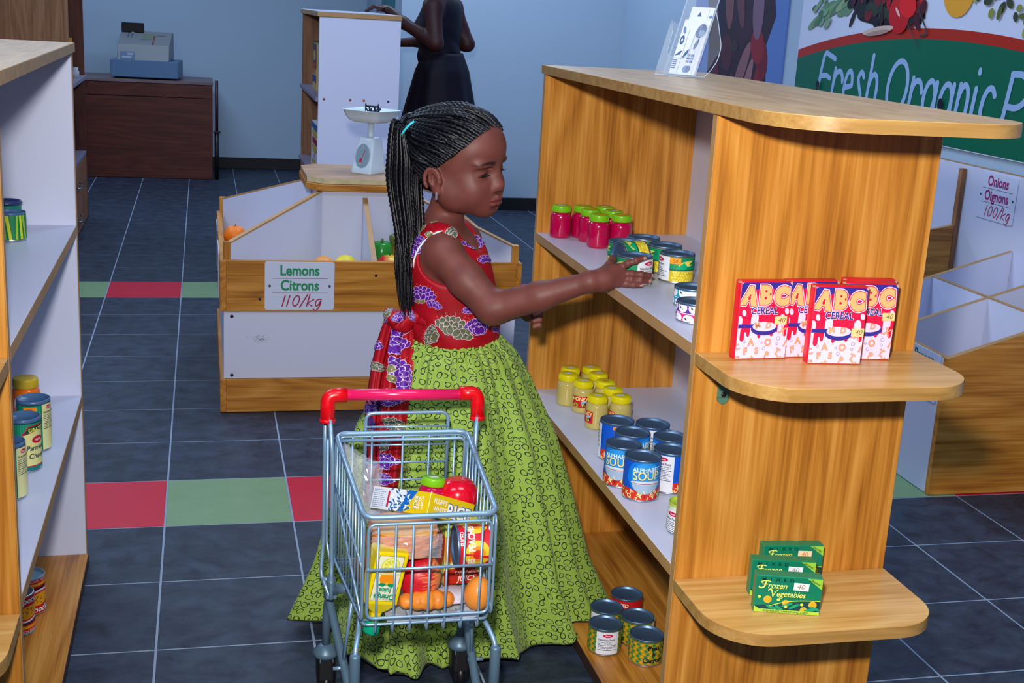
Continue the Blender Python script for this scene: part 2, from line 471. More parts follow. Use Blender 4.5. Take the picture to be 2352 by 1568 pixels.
# green produce banner
BL, BRr, BZ = 5.838, 3.36, .935
ban = poster('produce_banner', 'large green and white wall banner reading Fresh Organic above a wooden shelf unit', BRr, BL, BZ, 1.95, mat('banner_white', (206, 214, 236), .35))
d = Decal(clip=(-BL + .004, BZ + .004, -BRr - .004, 1.945))
GR = (0, 98, 72)
def arc(z_off):
    return [(-y, 1.382 - .127 * ((y - 4.6) / 1.22) ** 2 + z_off) for y in np.linspace(BL, BRr, 40)]
d.poly([(-BRr, BZ), *arc(0)[::-1], (-BL, BZ)], (170, 36, 12), 1)
d.poly([(-BRr, BZ), *arc(-.042)[::-1], (-BL, BZ)], GR, 2)
def yy(px): # lettering positions along the wall
    return px
ARC = lambda cx, cy, rx, ry, a0, a1, n=14: [(cx + rx * math.cos(t), cy + ry * math.sin(t)) for t in np.linspace(a0, a1, n)]
GLY = {'F': [[(.95, .93), (.55, 1.0), (.16, .97), (.06, 0)], [(.1, .52), (.5, .55), (.78, .5)]], 'r': [[(.1, .72), (.08, 0)], ARC(.62, .40, .52, .28, PI * .95, .25)], 'e': [[(.08, .34), (.86, .40)], ARC(.5, .36, .42, .35, .15, 5.6, 18)],
       's': [[(.85, .62), (.5, .72), (.2, .58), (.5, .38), (.82, .2), (.5, .0), (.1, .08)]], 'h': [[(.1, 1.08), (.08, 0)], [*ARC(.5, .36, .40, .34, PI * .9, 0), (.9, 0)]], 'O': [ARC(.5, .5, .46, .52, .4, 2 * PI + .4, 26)],
       'g': [ARC(.5, .36, .42, .34, .5, 2 * PI + .5, 18), [(.94, .68), (.92, -.1), (.5, -.3), (.1, -.2)]], 'a': [ARC(.5, .34, .42, .34, .5, 2 * PI + .5, 18), [(.94, .68), (.94, 0)]], 'n': [[(.1, .70), (.08, 0)], [*ARC(.5, .36, .40, .34, PI * .9, 0), (.9, 0)]],
       'i': [[(.5, .66), (.45, 0)], [(.55, .95), (.56, .99)]], 'c': [ARC(.55, .34, .46, .36, .7, 5.6, 16)], 'P': [[(.14, .98), (.08, 0)], [(.12, .98), *ARC(.42, .70, .50, .29, PI / 2, -PI / 2, 14), (.14, .42)]], 'o': [ARC(.5, .35, .42, .35, .4, 2 * PI + .4, 20)],
       'd': [ARC(.5, .34, .42, .34, .5, 2 * PI + .5, 18), [(.94, 1.05), (.94, 0)]], 'u': [[(.08, .7), *ARC(.5, .32, .40, .32, PI, 2 * PI), (.9, .7)], [(.92, .7), (.92, 0)]]}
LET = [('F', 5.60, 5.46), ('r', 5.455, 5.375), ('e', 5.345, 5.265), ('s', 5.235, 5.165), ('h', 5.13, 5.04), ('O', 4.965, 4.80), ('r', 4.775, 4.70), ('g', 4.675, 4.58), ('a', 4.555, 4.46), ('n', 4.43, 4.35), ('i', 4.335, 4.30), ('c', 4.27, 4.185),
       ('P', 4.13, 3.99), ('r', 3.965, 3.90), ('o', 3.88, 3.80), ('d', 3.77, 3.68), ('u', 3.65, 3.57), ('c', 3.54, 3.47), ('e', 3.45, 3.385)]
for ch, ya, yb in LET:
    for st_ in GLY[ch]: d.stroke([(-ya + p[0] * (ya - yb) + p[1] * .205 * .12, 1.035 + p[1] * .205) for p in st_], .0235, (150, 180, 222), 3, 3)
# vegetables pictured along the top of the banner
R_ = random.Random(3)
for i in range(9):
    y = 5.62 - i * .035; d.ell(-y, 1.45 + .02 * R_.uniform(-1, 1), .05 + R_.uniform(0, .02), .015, (96 + R_.randint(-10, 20), 140, 104), 4, .5 + R_.uniform(-.3, .3))
for i in range(7): d.ell(-5.66 + i * .052, 1.395 + i * .017, .1, .02, ((112, 150, 108), (86, 124, 92), (140, 168, 124))[i % 3], 5, .45)
for i in range(16): d.ell(-5.68 + R_.uniform(-.02, .14), 1.40 + R_.uniform(-.03, .13), .03, .013, ((70, 112, 84), (120, 160, 128))[i % 2], 6, R_.uniform(0, 1))
d.poly([(-5.4, 1.5), (-5.2, 1.56), (-4.75, 1.56), (-4.72, 1.42), (-4.9, 1.36), (-5.25, 1.40)], (30, 14, 18), 4)
for i in range(70): d.ell(-5.38 + R_.uniform(0, .66), 1.42 + R_.uniform(-.03, .16), R_.uniform(.02, .05), R_.uniform(.012, .03), R_.choice([(40, 20, 26), (26, 30, 24), (70, 12, 22), (44, 54, 36), (20, 14, 24), (110, 16, 26)]), 4.5 + (i % 4) * .3, R_.uniform(0, 3))
d.ell(-4.92, 1.43, .085, .075, (190, 8, 16), 6, -.5); d.ell(-4.86, 1.47, .07, .05, (222, 22, 24), 7, -.3); d.ell(-4.93, 1.44, .028, .007, (240, 190, 196), 8, -.7)
for k_ in range(5): d.ell(-5.12 + k_ * .09, 1.50 + .02 * (k_ % 2), .022, .075, ((196, 20, 22), (160, 10, 20))[k_ % 2], 5, R_.uniform(-.4, .4))
d.ell(-5.08, 1.362, .13, .016, (206, 182, 170), 6, .12); d.ell(-5.08, 1.352, .10, .010, (172, 140, 128), 7, .12)
d.stroke([(-4.78, 1.46), (-4.72, 1.40), (-4.69, 1.36), (-4.74, 1.35)], .008, (44, 60, 56), 6, 4); d.stroke([(-4.84, 1.39), (-4.78, 1.34), (-4.75, 1.31)], .005, (90, 60, 70), 6, 4)
d.ell(-4.50, 1.52, .105, .095, (226, 158, 40), 5); d.ell(-4.53, 1.55, .06, .05, (240, 182, 72), 6)
for i in range(60):
    u, v = R_.uniform(-.24, .3), R_.uniform(-.02, .2)
    d.ell(-4.15 + u, 1.45 + v + max(0, -u) * .12, R_.uniform(.012, .03), R_.uniform(.01, .022), R_.choice([(88, 100, 48), (132, 140, 62), (58, 64, 40), (156, 160, 84)]), 5 + i % 3, R_.uniform(0, 3))
for i in range(26): d.ell(-3.98 + R_.uniform(-.07, .25), 1.40 + R_.uniform(-.04, .1), .028, .02, R_.choice([(150, 158, 66), (120, 132, 56), (172, 172, 96)]), 8, R_.uniform(0, 3))
for y, z in ((5.575, 1.097), (4.52, 1.095)): d.ell(-y, z, .018, .024, (24, 22, 40), 9)
mb = MB(); d.into(mb, right_wall(), None, .0003, .35, 0, 3e-5); mb.build('print', ban)
# dark vegetable poster
pv = poster('vegetable_poster', 'dark red vegetable poster on blue ground left of the green banner', 6.0, 7.25, .86, 1.95, mat('poster_blue', (92, 124, 190), .4))
d = Decal(clip=(-7.24, .865, -6.01, 1.945))
BLOB = [(-7.1, 1.60), (-7.0, 1.30), (-6.98, 1.05), (-6.9, .9), (-6.3, .88), (-6.17, 1.05), (-6.22, 1.25), (-6.13, 1.4), (-6.2, 1.62), (-6.5, 1.9), (-7.0, 1.9)]
d.poly(BLOB, (46, 12, 26), 1)
for x, y, rx, ry, a, c in ((-6.75, 1.52, .06, .2, .2, (120, 70, 70)), (-6.6, 1.5, .05, .18, .4, (100, 54, 60)), (-6.35, 1.44, .07, .16, .1, (126, 92, 112)), (-6.32, 1.40, .025, .09, .3, (110, 50, 60)), (-6.38, 1.52, .03, .08, -.3, (150, 60, 62)),
                           (-6.32, 1.25, .10, .08, -.9, (140, 16, 30)), (-6.25, 1.18, .07, .11, .3, (112, 6, 24)), (-6.5, 1.12, .05, .17, -.55, (140, 90, 96)), (-6.43, 1.0, .045, .2, -.35, (150, 104, 110)), (-6.72, 1.2, .08, .1, .4, (78, 24, 34)),
                           (-6.62, 1.24, .05, .035, 0, (60, 34, 26)), (-6.85, 1.0, .06, .16, .1, (96, 20, 40)), (-6.28, 1.0, .05, .14, .1, (132, 18, 22)), (-6.6, .98, .05, .12, .1, (90, 14, 30)), (-6.9, 1.4, .09, .2, .1, (38, 14, 44)), (-6.5, 1.33, .12, .07, .5, (58, 16, 28))):
    d.ell(x, y, rx, ry, c, 2 + int(abs(x) * 37) % 5, a)
mb = MB(); d.into(mb, right_wall(), None, .0003, .4, 0, 6e-5); mb.build('print', pv)
# teal poster on the side of the alcove
t = thing('teal_poster', 'small teal wall poster behind the standing woman', 'poster', (XJ, 9.1, 1.3))
mb = MB(); mb.box((XJ - .012, 8.95, 1.335), (XJ - .001, 9.55, 2.1), mat('teal_print', (0, 118, 122), .45), .002); mb.build('board', t)
mb = MB(); mb.box((XJ - .016, 8.97, 1.40), (XJ - .0121, 9.53, 1.43), mat('teal_dark', (0, 78, 88), .45)); mb.build('stripe', t)
# ================================================================ FURNITURE
def rrect(x0, y0, x1, y1, rl, rr, n=8):
    """board outline, near corners (low y) rounded by rl (low x) and rr (high x), counter-clockwise"""
    p = [(x1, y1), (x0, y1)]
    if rl: p += [(x0 + rl - rl * math.cos(t), y0 + rl - rl * math.sin(t)) for t in np.linspace(0, PI / 2, n)]
    else: p.append((x0, y0))
    if rr: p += [(x1 - rr + rr * math.sin(t), y0 + rr - rr * math.cos(t)) for t in np.linspace(0, PI / 2, n)]
    else: p.append((x1, y0))
    return p
def board(mb, a, b, face, band=edge_m, bev=.0012):
    mb.box(a, b, face, bev)
def shelf_unit(label, xf, xb, mirror):
    """double-height play-shop gondola: front plane xf, back plane xb"""
    t = thing('shelf_unit', label, 'shelf', ((xf + xb) / 2, 2.44, 0))
    s = 1 if xb > xf else -1
    lo, hi = min(xf, xb), max(xf, xb)
    def bx(name, a, b, m, bev=.0012):
        q = MB(); q.box((min(a[0], b[0]), a[1], a[2]), (max(a[0], b[0]), b[1], b[2]), m, bev); return q.build(name, t)
    inner = white_lam if mirror else oak_z
    bx('far_panel', (xf, 2.978, .002), (xb, 2.996, 1.213), inner)
    if mirror: bx('far_cladding', (xf, 2.9965, .002), (xb, 3.004, 1.213), oak_z)
    n_ = bx('near_panel', (xf, 1.906, .002), (xb, 1.924, 1.213), oak_z)
    n_.name = 'near_panel'
    bx('near_panel_edge', (xf - s * .0012, 1.9065, .03), (xf - s * .0002, 1.9235, 1.212), edge_m, 0)
    bx('far_panel_edge', (xf - s * .0012, 2.9785, .03), (xf - s * .0002, 2.9955, 1.212), edge_m, 0)
    bx('back_panel', (xb - s * .016, 1.9245, .03), (xb, 2.9775, 1.213), white_lam)
    for z in (.832, .430):
        q = MB(); q.box((lo + (0 if s > 0 else .0165), 1.9248, z - .021), (hi - (.0165 if s > 0 else 0), 2.9772, z), white_lam, .0008)
        sh = q.build('inner_shelf', t)
        q = MB(); x = xf - s * .0012
        q.box((min(x, xf - s * .0002), 1.925, z - .0208), (max(x, xf - s * .0002), 2.977, z - .0002), edge_m); q.build('edge_strip', sh)
    bx('bottom_board', (xf - s * .004, 1.9246, .002), (xb - s * .0165, 2.9774, .030), oak_y)
    bx('bottom_edge', (xf - s * .0052, 1.925, .003), (xf - s * .0042, 2.977, .029), mat('dark_edge', (58, 36, 30), .6), 0)
    # overhanging boards with rounded corners
    def lip(name, z0, z1, y0, y1, m, r1, r2, grow=0):
        xs, xe = lo - grow, hi + grow
        rl, rr = (r1, r2) if s > 0 else (r2, r1)
        q = MB(); q.prism(rrect(xs, y0, xe, y1, rl, rr, 12), z0, z1, m, .0012)
        # banded edge
        o_ = q.build(name, t)
        pts = rrect(xs, y0, xe, y1, rl, rr, 12); pts = pts[1:] + pts[:1]
        q = MB(); n = len(pts) - 0
        k = len(pts) - 1
        vs = []; fs = []
        for i, p in enumerate(pts):
            a = Vector(pts[i - 1]) if i else Vector(pts[0]); b = Vector(pts[(i + 1) % len(pts)]) if i < k else Vector(pts[k])
            dd = (b - a).normalized(); nn = Vector((dd.y, -dd.x)) * .0009
            vs += [(p[0] + nn.x, p[1] + nn.y, z0 + .0008), (p[0] + nn.x, p[1] + nn.y, z1 - .0008)]
        fs = [(2 * i, 2 * i + 2, 2 * i + 3, 2 * i + 1) for i in range(k)]
        q.add(vs, fs, edge_oak, True); q.build('edge_band', o_)
        return o_
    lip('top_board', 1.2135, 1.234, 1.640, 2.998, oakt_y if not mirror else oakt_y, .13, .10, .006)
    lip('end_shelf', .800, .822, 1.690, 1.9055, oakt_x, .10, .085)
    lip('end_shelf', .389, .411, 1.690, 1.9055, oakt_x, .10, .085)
    # grey-green fixing brackets under the upper end shelf
    for xx in ((xf + s * .056),):
        q = MB(); q.box((xx - .011, 1.9025, .742), (xx + .011, 1.9058, .7995), mat('bracket_green', (96, 132, 108), .4, .3), .001)
        q.prism([(xx + .011 * math.cos(a), .742 + .011 * math.sin(a)) for a in np.linspace(PI, 2 * PI, 9)], 1.9025 - 0, 1.9058, mat('bracket_green', (96, 132, 108), .4, .3), 0, Matrix(((1, 0, 0, 0), (0, 0, 1, 0), (0, 1, 0, 0), (0, 0, 0, 1))))
        q.box((xx - .011, 1.878, .7955), (xx + .011, 1.9058, .7998), mat('bracket_green', (96, 132, 108), .4, .3))
        br = q.build('bracket', t)
        q = MB(); q.lathe([(0, 0), (.0045, 0), (.0045, .0015), (.002, .002), (0, .0012)], black_m, 12, Matrix.Translation((xx, 1.9026, .748)) @ Matrix.Rotation(PI / 2, 4, 'X')); q.build('screw', br)
    return t
edge_oak = wood('edge_oak', 'x', (150, 110, 52), (170, 128, 68), (184, 144, 82), .4)
unit_r = shelf_unit('oak shelf unit with rounded end shelves that the girl reaches into', .795, 1.2, False)
unit_l = shelf_unit('oak shelf unit with white inside standing at the left beside the aisle', -.28, -.685, True)

# ---------------------------------------------------------------- price signs
def price_sign(mb, fn, w_, h_, l1, l2, price, ink1, ink2):
    """printed plate: two names, two rules and a handwritten price; fn maps plate coordinates"""
    d = Decal()
    d.text(l1, 0, h_ * .225, h_ * .30, ink1, 1, .030, .84); d.text(l2, 0, -h_ * .085, h_ * .30, ink1, 1, .030, .84)
    d.rect(-w_ * .4, h_ * .155, w_ * .4, h_ * .165, (120, 60, 90), 1); d.rect(-w_ * .4, -h_ * .145, w_ * .4, -h_ * .135, (120, 60, 90), 1)
    for sx in (-1, 1): d.ell(sx * w_ * .43, 0, h_ * .028, h_ * .028, (60, 64, 80), 1)
    x = -w_ * .25; k = h_ * .22; y = -h_ * .42
    def st(pts, dx=0, curve=0): d.stroke([(x + dx + p[0] * k + p[1] * k * .28, y + p[1] * k) for p in pts], h_ * .026, ink2, 2, curve)
    for ch in price:
        if ch == '1': st([(0, 1), (0, 0)]); x += k * .42
        elif ch == '0': st([(.3 + .28 * math.cos(a), .5 + .5 * math.sin(a)) for a in np.linspace(.6, 2 * PI + .6, 15)]); x += k * .85
        elif ch == '/': st([(.35, 1.15), (-.05, -.1)]); x += k * .55
        elif ch == 'k': st([(0, 1.1), (0, 0)]); st([(.5, .65), (.02, .3), (.5, 0)]); x += k * .72
        elif ch == 'g': st([(.48, .6), (.2, .66), (.02, .4), (.1, .08), (.3, .06), (.48, .5), (.46, -.1), (.25, -.4), (0, -.3)], 0, 4); x += k * .7
    d.into(mb, fn)
sign_m = mat('sign_plate', (206, 214, 238), .3)
def sign_plate(name, label, o, ex, ey, w_, h_, l1, l2, price, ink1, ink2, parent):
    """rounded plate fixed on a front board"""
    q = MB(); ex = Vector(ex); ey = Vector(ey); n = ex.cross(ey)
    M = Matrix(((ex.x, ey.x, n.x, o[0]), (ex.y, ey.y, n.y, o[1]), (ex.z, ey.z, n.z, o[2]), (0, 0, 0, 1)))
    r = .008; pts = []
    for cx, cy, a0 in ((w_ / 2 - r, h_ / 2 - r, 0), (-w_ / 2 + r, h_ / 2 - r, PI / 2), (-w_ / 2 + r, -h_ / 2 + r, PI), (w_ / 2 - r, -h_ / 2 + r, 1.5 * PI)):
        pts += [(cx + r * math.cos(a0 + t), cy + r * math.sin(a0 + t)) for t in np.linspace(0, PI / 2, 5)]
    q.prism(pts, 0, .0025, sign_m, .0005, M)
    price_sign(q, on_plane(Vector(o) + n * .0026, ex, ey), w_, h_, l1, l2, price, ink1, ink2)
    return q.build(name, parent)
INK_G = (6, 142, 92); INK_P = (168, 22, 74)

# ---------------------------------------------------------------- square produce island with lemon bin
IX0, IX1, IY0 = .05, 1.063, 4.147
IY1 = IY0 + 1.013
isl = thing('produce_island', 'oak and white produce island with diagonal bins and a Lemons price sign', 'bin', ((IX0 + IX1) / 2, (IY0 + IY1) / 2, 0))
PX0, PX1, PY0, PY1 = .40, .713, 4.475, 4.83
def ib(name, a, b, m, bev=.0012, parent=None):
    q = MB(); q.box(a, b, m, bev); return q.build(name, parent or isl)
T = .02
# plinth, body, front boards on four sides
for nme, z0, z1, m, off in (('plinth_board', .002, .116, oak_x, 0), ('side_panel', .1165, .349, white_lam, .012), ('front_board', .3495, .5195, oak_x, 0)):
    my = oak_y if m is oak_x else m
    ib(nme, (IX0 + T * (m is oak_x) + off, IY0 + off, z0), (IX1 - T * (m is oak_x) - off, IY0 + T + off, z1), m)
    ib(nme, (IX0 + T + off, IY1 - T - off, z0), (IX1 - T - off, IY1 - off, z1), m)
    ib(nme, (IX0 + off, IY0 + off + T * (m is not oak_x) + .0004, z0), (IX0 + T + off, IY1 - off - .0004, z1), my)
    ib(nme, (IX1 - T - off, IY0 + off + T * (m is not oak_x) + .0004, z0), (IX1 - off, IY1 - off - .0004, z1), my)
screw_m = mat('dark_screw', (40, 40, 60), .4, .5)
sp = isl.children[4] if False else None
for xx, zz in ((.088, .330), (.088, .128)):
    q = MB(); q.ball((xx, IY0 + .0115, zz), (.006, .002, .006), screw_m, 10, 6); q.build('screw', isl)
for xx, zz in ((.178, .392), (.56, .473)):
    q = MB(); q.ball((xx, IY0 - .0005, zz), (.005, .0015, .005), screw_m, 10, 6); q.build('screw', isl)
# scuff mark on the white front
q = MB(); d = Decal(); R_ = random.Random(5)
for i in range(70): d.rect(*(lambda a, b: (a, b, a + R_.uniform(.001, .006), b + .0012))(R_.gauss(0, .011), R_.gauss(0, .006)), (120, 138, 160), 1)
d.into(q, on_plane((.176, IY0 + .0118, .252), (1, 0, 0), (0, 0, 1))); q.build('scuff', isl)
# bin floors and the raised centre
ib('bin_floor', (IX0 + T + .013, IY0 + T + .013, .39), (IX1 - T - .013, IY1 - T - .013, .40), white_lam)
ib('centre_post', (PX0, PY0, .4005), (PX1, PY1, .7095), white_lam)
def octo(x0, y0, x1, y1, c): return [(x0 + c, y0), (x1 - c, y0), (x1, y0 + c), (x1, y1 - c), (x1 - c, y1), (x0 + c, y1), (x0, y1 - c), (x0, y0 + c)]
q = MB(); q.prism(octo(PX0 - .05, PY0 - .03, PX1 + .05, PY1 + .05, .055), .710, .732, oak_x, .001); q.build('top_rim', isl)
q = MB(); q.prism(octo(PX0 - .045, PY0 - .012, PX1 + .045, PY1 + .045, .055), .7325, .752, wood('oak_tray_x', 'x', (150, 110, 78), (176, 136, 100), (196, 158, 124), .4), .001); q.build('top_board', isl)
q = MB(); q.prism(octo(PX0 - .0448, PY0 - .0125, PX1 + .0448, PY1 + .0452, .055), .7335, .7505, mat('ply_edge', (200, 190, 150), .6, vary=(30, .15))); q.build('ply_edge', isl)
# diagonal dividers, sloping down to the corner posts
for cx, cy, dx, dy in ((IX0, IY0, 1, 1), (IX1, IY0, -1, 1), (IX0, IY1, 1, -1), (IX1, IY1, -1, -1)):
    a = Vector((cx + dx * .03, cy + dy * .03, 0)); b = Vector((PX0 if dx > 0 else PX1, PY0 if dy > 0 else PY1, 0))
    dr = (b - a).normalized(); nn = Vector((-dr.y, dr.x, 0)) * .0085
    def pr(m, z0a, z1a, z0b, z1b, e, name):
        n2 = nn * e; q = MB()
        vs = [a - n2, a + n2, b + n2, b - n2]
        V = [v + Vector((0, 0, z)) for v, z in zip(vs, (z0a, z0a, z0b, z0b))] + [v + Vector((0, 0, z)) for v, z in zip(vs, (z1a, z1a, z1b, z1b))]
        q.add(V, [(3, 2, 1, 0), (4, 5, 6, 7), (0, 1, 5, 4), (1, 2, 6, 5), (2, 3, 7, 6), (3, 0, 4, 7)], m); return q.build(name, isl)
    pr(white_lam, .401, .572, .401, .702, .9, 'divider')
    pr(edge_m, .5722, .5775, .7022, .709, 1.0, 'divider_edge')
    q = MB(); q.box((-.0115, -.0115, .401), (.0115, .0115, .5785), oak_z, .001, 1, Matrix.Translation(a - dr * .010) @ Matrix.Rotation(0, 4, 'Z')); q.build('corner_post', isl)
# middle divider of the front bin
q = MB()
vs = []
for y, z1 in ((IY0 + .034, .5195), (PY0 - .001, .685)):
    for x in (.548, .566): vs += [(x, y, .401), (x, y, z1)]
q.add(vs, [(0, 4, 5, 1), (2, 3, 7, 6), (0, 1, 3, 2), (4, 6, 7, 5), (0, 2, 6, 4)], white_lam)
q.add([(v[0], v[1], v[2] + .0004) for v in vs], [(1, 5, 7, 3)], edge_m); q.build('bin_divider', isl)
sign_plate('price_sign', '', (.3075, IY0 - .0006, .4365), (1, 0, 0), (0, 0, 1), .228, .162, 'Lemons', 'Citrons', '110/kg', INK_G, INK_P, isl)
for yy_ in (4.42, 4.86):
    sign_plate('price_sign', '', (IX0 - .0006, yy_, .4365), (0, -1, 0), (0, 0, 1), .228, .162, 'Oranges', 'Oranges', '100/kg', INK_P, INK_P, isl)

# ---------------------------------------------------------------- tall white-sided shelf behind the island
hx0, hx1, hy0, hy1 = .548, .945, 6.35, 7.45
hut = thing('tall_shelf', 'white sided shelf unit with brown inside behind the kitchen scale', 'shelf', ((hx0 + hx1) / 2, (hy0 + hy1) / 2, 0))
def hb(name, a, b, m): q = MB(); q.box(a, b, m, .001); return q.build(name, hut)
hb('near_panel', (hx0, hy0, .002), (hx1, hy0 + .018, 1.279), white_lam)
hb('far_panel', (hx0, hy1 - .018, .002), (hx1, hy1, 1.279), brown_z)
hb('back_panel', (hx1 - .016, hy0 + .0185, .06), (hx1, hy1 - .0185, 1.279), brown_z)
hb('top_board', (hx0 - .01, hy0 - .006, 1.2795), (hx1 + .004, hy1 + .02, 1.301), edge_m)
hb('top_laminate', (hx0 - .009, hy0 - .003, 1.3012), (hx1 + .003, hy1 + .018, 1.3035), white_lam)
for z in (.892, .49, .06): 
    s_ = hb('shelf_board', (hx0 - .012, hy0 + .0188, z - .02), (hx1 - .0165, hy1 - .0188, z), mat('grey_shelf', (134, 128, 150), .5))
for xx, c_ in ((.576, (150, 60, 80)), (.705, (150, 60, 70)), (.772, (170, 80, 60)), (.893, (50, 40, 80))):
    q = MB(); q.ball((xx, hy0 - .0002, .887), (.0065, .0015, .0065), paint(c_), 10, 6); q.build('screw_cap', hut)
# ---------------------------------------------------------------- tall unit behind the left shelves
tx, ty0, ty1 = -.683, 7.19, 8.03
tu = thing('tall_cabinet', 'tall brown wooden cabinet with shelves and drawers behind the left shelf unit', 'cabinet', (tx - .25, (ty0 + ty1) / 2, 0))
def tb(name, a, b, m, p=None): q = MB(); q.box(a, b, m, .001); return q.build(name, p or tu)
tb('near_panel', (tx - .9, ty0 - .02, .002), (tx, ty0, 1.85), brown_z); tb('far_panel', (tx - .9, ty1, .002), (tx, ty1 + .02, 1.85), wood('brown_dk_z', 'z', (70, 30, 22), (92, 44, 32), (110, 58, 42), .5))
tb('back_panel', (tx - .9, ty0 + .0005, .002), (tx - .884, ty1 - .0005, 1.85), brown_z)
tb('top_board', (tx - .9, ty0 - .02, 1.8505), (tx + .004, ty1 + .02, 1.872), brown_x)
for z in (.85, .405):
    tb('shelf_board', (tx - .88, ty0 + .0005, z - .022), (tx + (.012 if z > .5 else -.002), ty1 - .0005, z), mat('grey_shelf', (134, 128, 150), .5))
for z0, z1 in ((.19, .375), (.01, .185)):
    dr_ = tb('drawer', (tx - .5, ty0 + .003, z0), (tx - .001, ty1 - .003, z1), brown_z)
    q = MB(); zc = (z0 + z1) / 2
    q.tube(fillet([(tx - .001, ty0 + .1, zc - .085 + .085), (tx + .028, ty0 + .1, zc), (tx + .028, ty0 + .32, zc), (tx - .001, ty0 + .32, zc)], .012), .005, chrome, 8); q.build('handle', dr_)
# ---------------------------------------------------------------- checkout counter and till
ctr = thing('checkout_counter', 'dark brown wooden checkout counter against the back wall', 'counter', (-.45, 10.0, 0))
def cb(name, a, b, m): q = MB(); q.box(a, b, m, .002); return q.build(name, ctr)
cb('front_panel', (-1.6, 9.83, .002), (.068, 9.85, .60), brown_x)
cb('upper_panel', (-1.6, 9.826, .603), (.068, 9.85, .70), brown_x)
cb('side_panel', (.048, 9.8505, .002), (.068, 10.42, .70), brown_z)
cb('counter_top', (-1.6, 9.82, .7005), (.072, 10.42, .722), wood('taupe_x', 'x', (96, 80, 84), (114, 96, 100), (128, 110, 112), .4))
q = MB(); q.tube([(.098, 9.85, .36), (.098, 9.85, .735)], .012, mat('dark_pole', (50, 24, 34), .4)); q.tube([(.098, 9.85, .002), (.098, 9.85, .36)], .016, black_m); q.box((.075, 9.83, .35), (.125, 9.87, .365), black_m, .002); q.build('corner_pole', ctr)
till = thing('cash_register', 'beige cash register on a blue grey drawer on the checkout counter', 'cash register', (-.405, 10.0, .7222))
M_ = Matrix.Translation((-.405, 10.03, .7222)) @ Matrix.Rotation(-.08, 4, 'Z')
def tl(name, a, b, m, bev=.004): q = MB(); q.box(a, b, m, bev, 1, M_); return q.build(name, till)
beige = mat('till_beige', (132, 138, 142), .5); beige_d = mat('till_shade', (104, 116, 126), .5)
tl('cash_drawer', (-.24, -.17, .012), (.24, .2, .135), mat('till_drawer', (84, 116, 150), .45))
for sx in (-.2, .2):
    for sy in (-.13, .16): q = MB(); q.lathe([(0, 0), (.014, 0), (.014, .012), (0, .012)], black_m, 10, M_ @ Matrix.Translation((sx, sy, 0))); q.build('foot', till)
q = MB(); pts = [(-.15, .1355), (.19, .1355), (.19, .33), (.12, .335), (-.11, .245)]
MP = M_ @ Matrix(((0, 0, 1, 0), (1, 0, 0, 0), (0, 1, 0, 0), (0, 0, 0, 1)))
q.prism(pts, -.195, .175, beige, .004, MP); q.build('housing', till)
q = MB(); d = Decal()
fnk = on_plane(M_ @ Vector((0, -.11, .245)), M_.to_3x3() @ Vector((1, 0, 0)), M_.to_3x3() @ Vector((0, .23, .09)))
d.rect(-.03, .11, .05, .2, (120, 134, 110), 1); d.rect(.065, .17, .13, .18, (58, 72, 96), 1); d.rect(-.05, .095, .045, .102, (64, 80, 104), 1); d.rect(.07, .1, .12, .104, (90, 104, 124), 1)
d.rect(.048, .0, .06, .17, (120, 50, 50), 2); d.rect(.049, .06, .059, .1, (140, 96, 60), 3); d.rect(-.14, .12, -.13, .23, (84, 100, 120), 1); d.rect(-.115, .12, -.105, .23, (84, 100, 120), 1)
d.into(q, fnk); q.build('key_panel', till)
q = MB(); d = Decal(); d.rect(-.17, .0, -.07, .055, (108, 136, 168), 1); d.rect(-.16, .01, -.09, .022, (170, 184, 200), 2); d.rect(-.12, .03, -.08, .045, (170, 184, 200), 2)
d.into(q, on_plane(M_ @ Vector((0, -.1515, .14)), M_.to_3x3() @ Vector((1, 0, 0)), (0, 0, 1))); q.build('front_label', till)
q = MB(); q.box((-.19, .08, .325), (-.03, .12, .395), black_m, .004, 1, M_ @ Matrix.Translation((0, 0, 0)) @ Matrix.Rotation(.0, 4, 'X')); q.tube([M_ @ Vector((-.11, .1, .3)), M_ @ Vector((-.11, .1, .33))], .02, beige, 10); q.build('display', till)

# ---------------------------------------------------------------- produce stand by the right wall
k_ = .307
def zt(x): return .430 + k_ * (x - 2.137)
SX0, SX1, SY0 = 2.137, 2.786, 3.21
YD = [3.21, 3.555, 3.89]
st_ = thing('produce_stand', 'sloped oak and white produce stand with empty bins below the green banner', 'bin', (2.45, 3.55, 0))
def slab_x(name, y, th, x0, x1, m, parent, ztop=zt, zb=.002, band=True):
    q = MB(); vs = [(x0, y, zb), (x1, y, zb), (x1, y, ztop(x1)), (x0, y, ztop(x0))]
    vs = vs + [(v[0], y + th, v[2]) for v in vs]
    q.add(vs, [(0, 1, 2, 3), (7, 6, 5, 4), (0, 4, 5, 1), (1, 5, 6, 2), (2, 6, 7, 3), (3, 7, 4, 0)], m)
    o = q.build(name, parent)
    if band:
        q = MB(); e = .0006
        q.add([(x0, y - e, ztop(x0) + e), (x1, y - e, ztop(x1) + e), (x1, y + th + e, ztop(x1) + e), (x0, y + th + e, ztop(x0) + e)], [(0, 1, 2, 3)], edge_m); q.build('edge_band', o)
    return o
slab_x('end_panel', SY0, .02, SX0, SX1, oak_x, st_)
for y in YD[1:]: slab_x('divider', y, .018, SX0 + .0185, SX1, white_lam, st_, zb=.20)
def sb(name, a, b, m, p=st_, bev=.001): q = MB(); q.box(a, b, m, bev); return q.build(name, p)
fp = sb('front_panel', (SX0, SY0 + .0205, .002), (SX0 + .018, 3.908, zt(SX0)), white_lam)
sb('edge_band', (SX0 - .0004, SY0 + .0205, zt(SX0) + .0002), (SX0 + .0184, 3.908, zt(SX0) + .0022), edge_m, fp, 0)
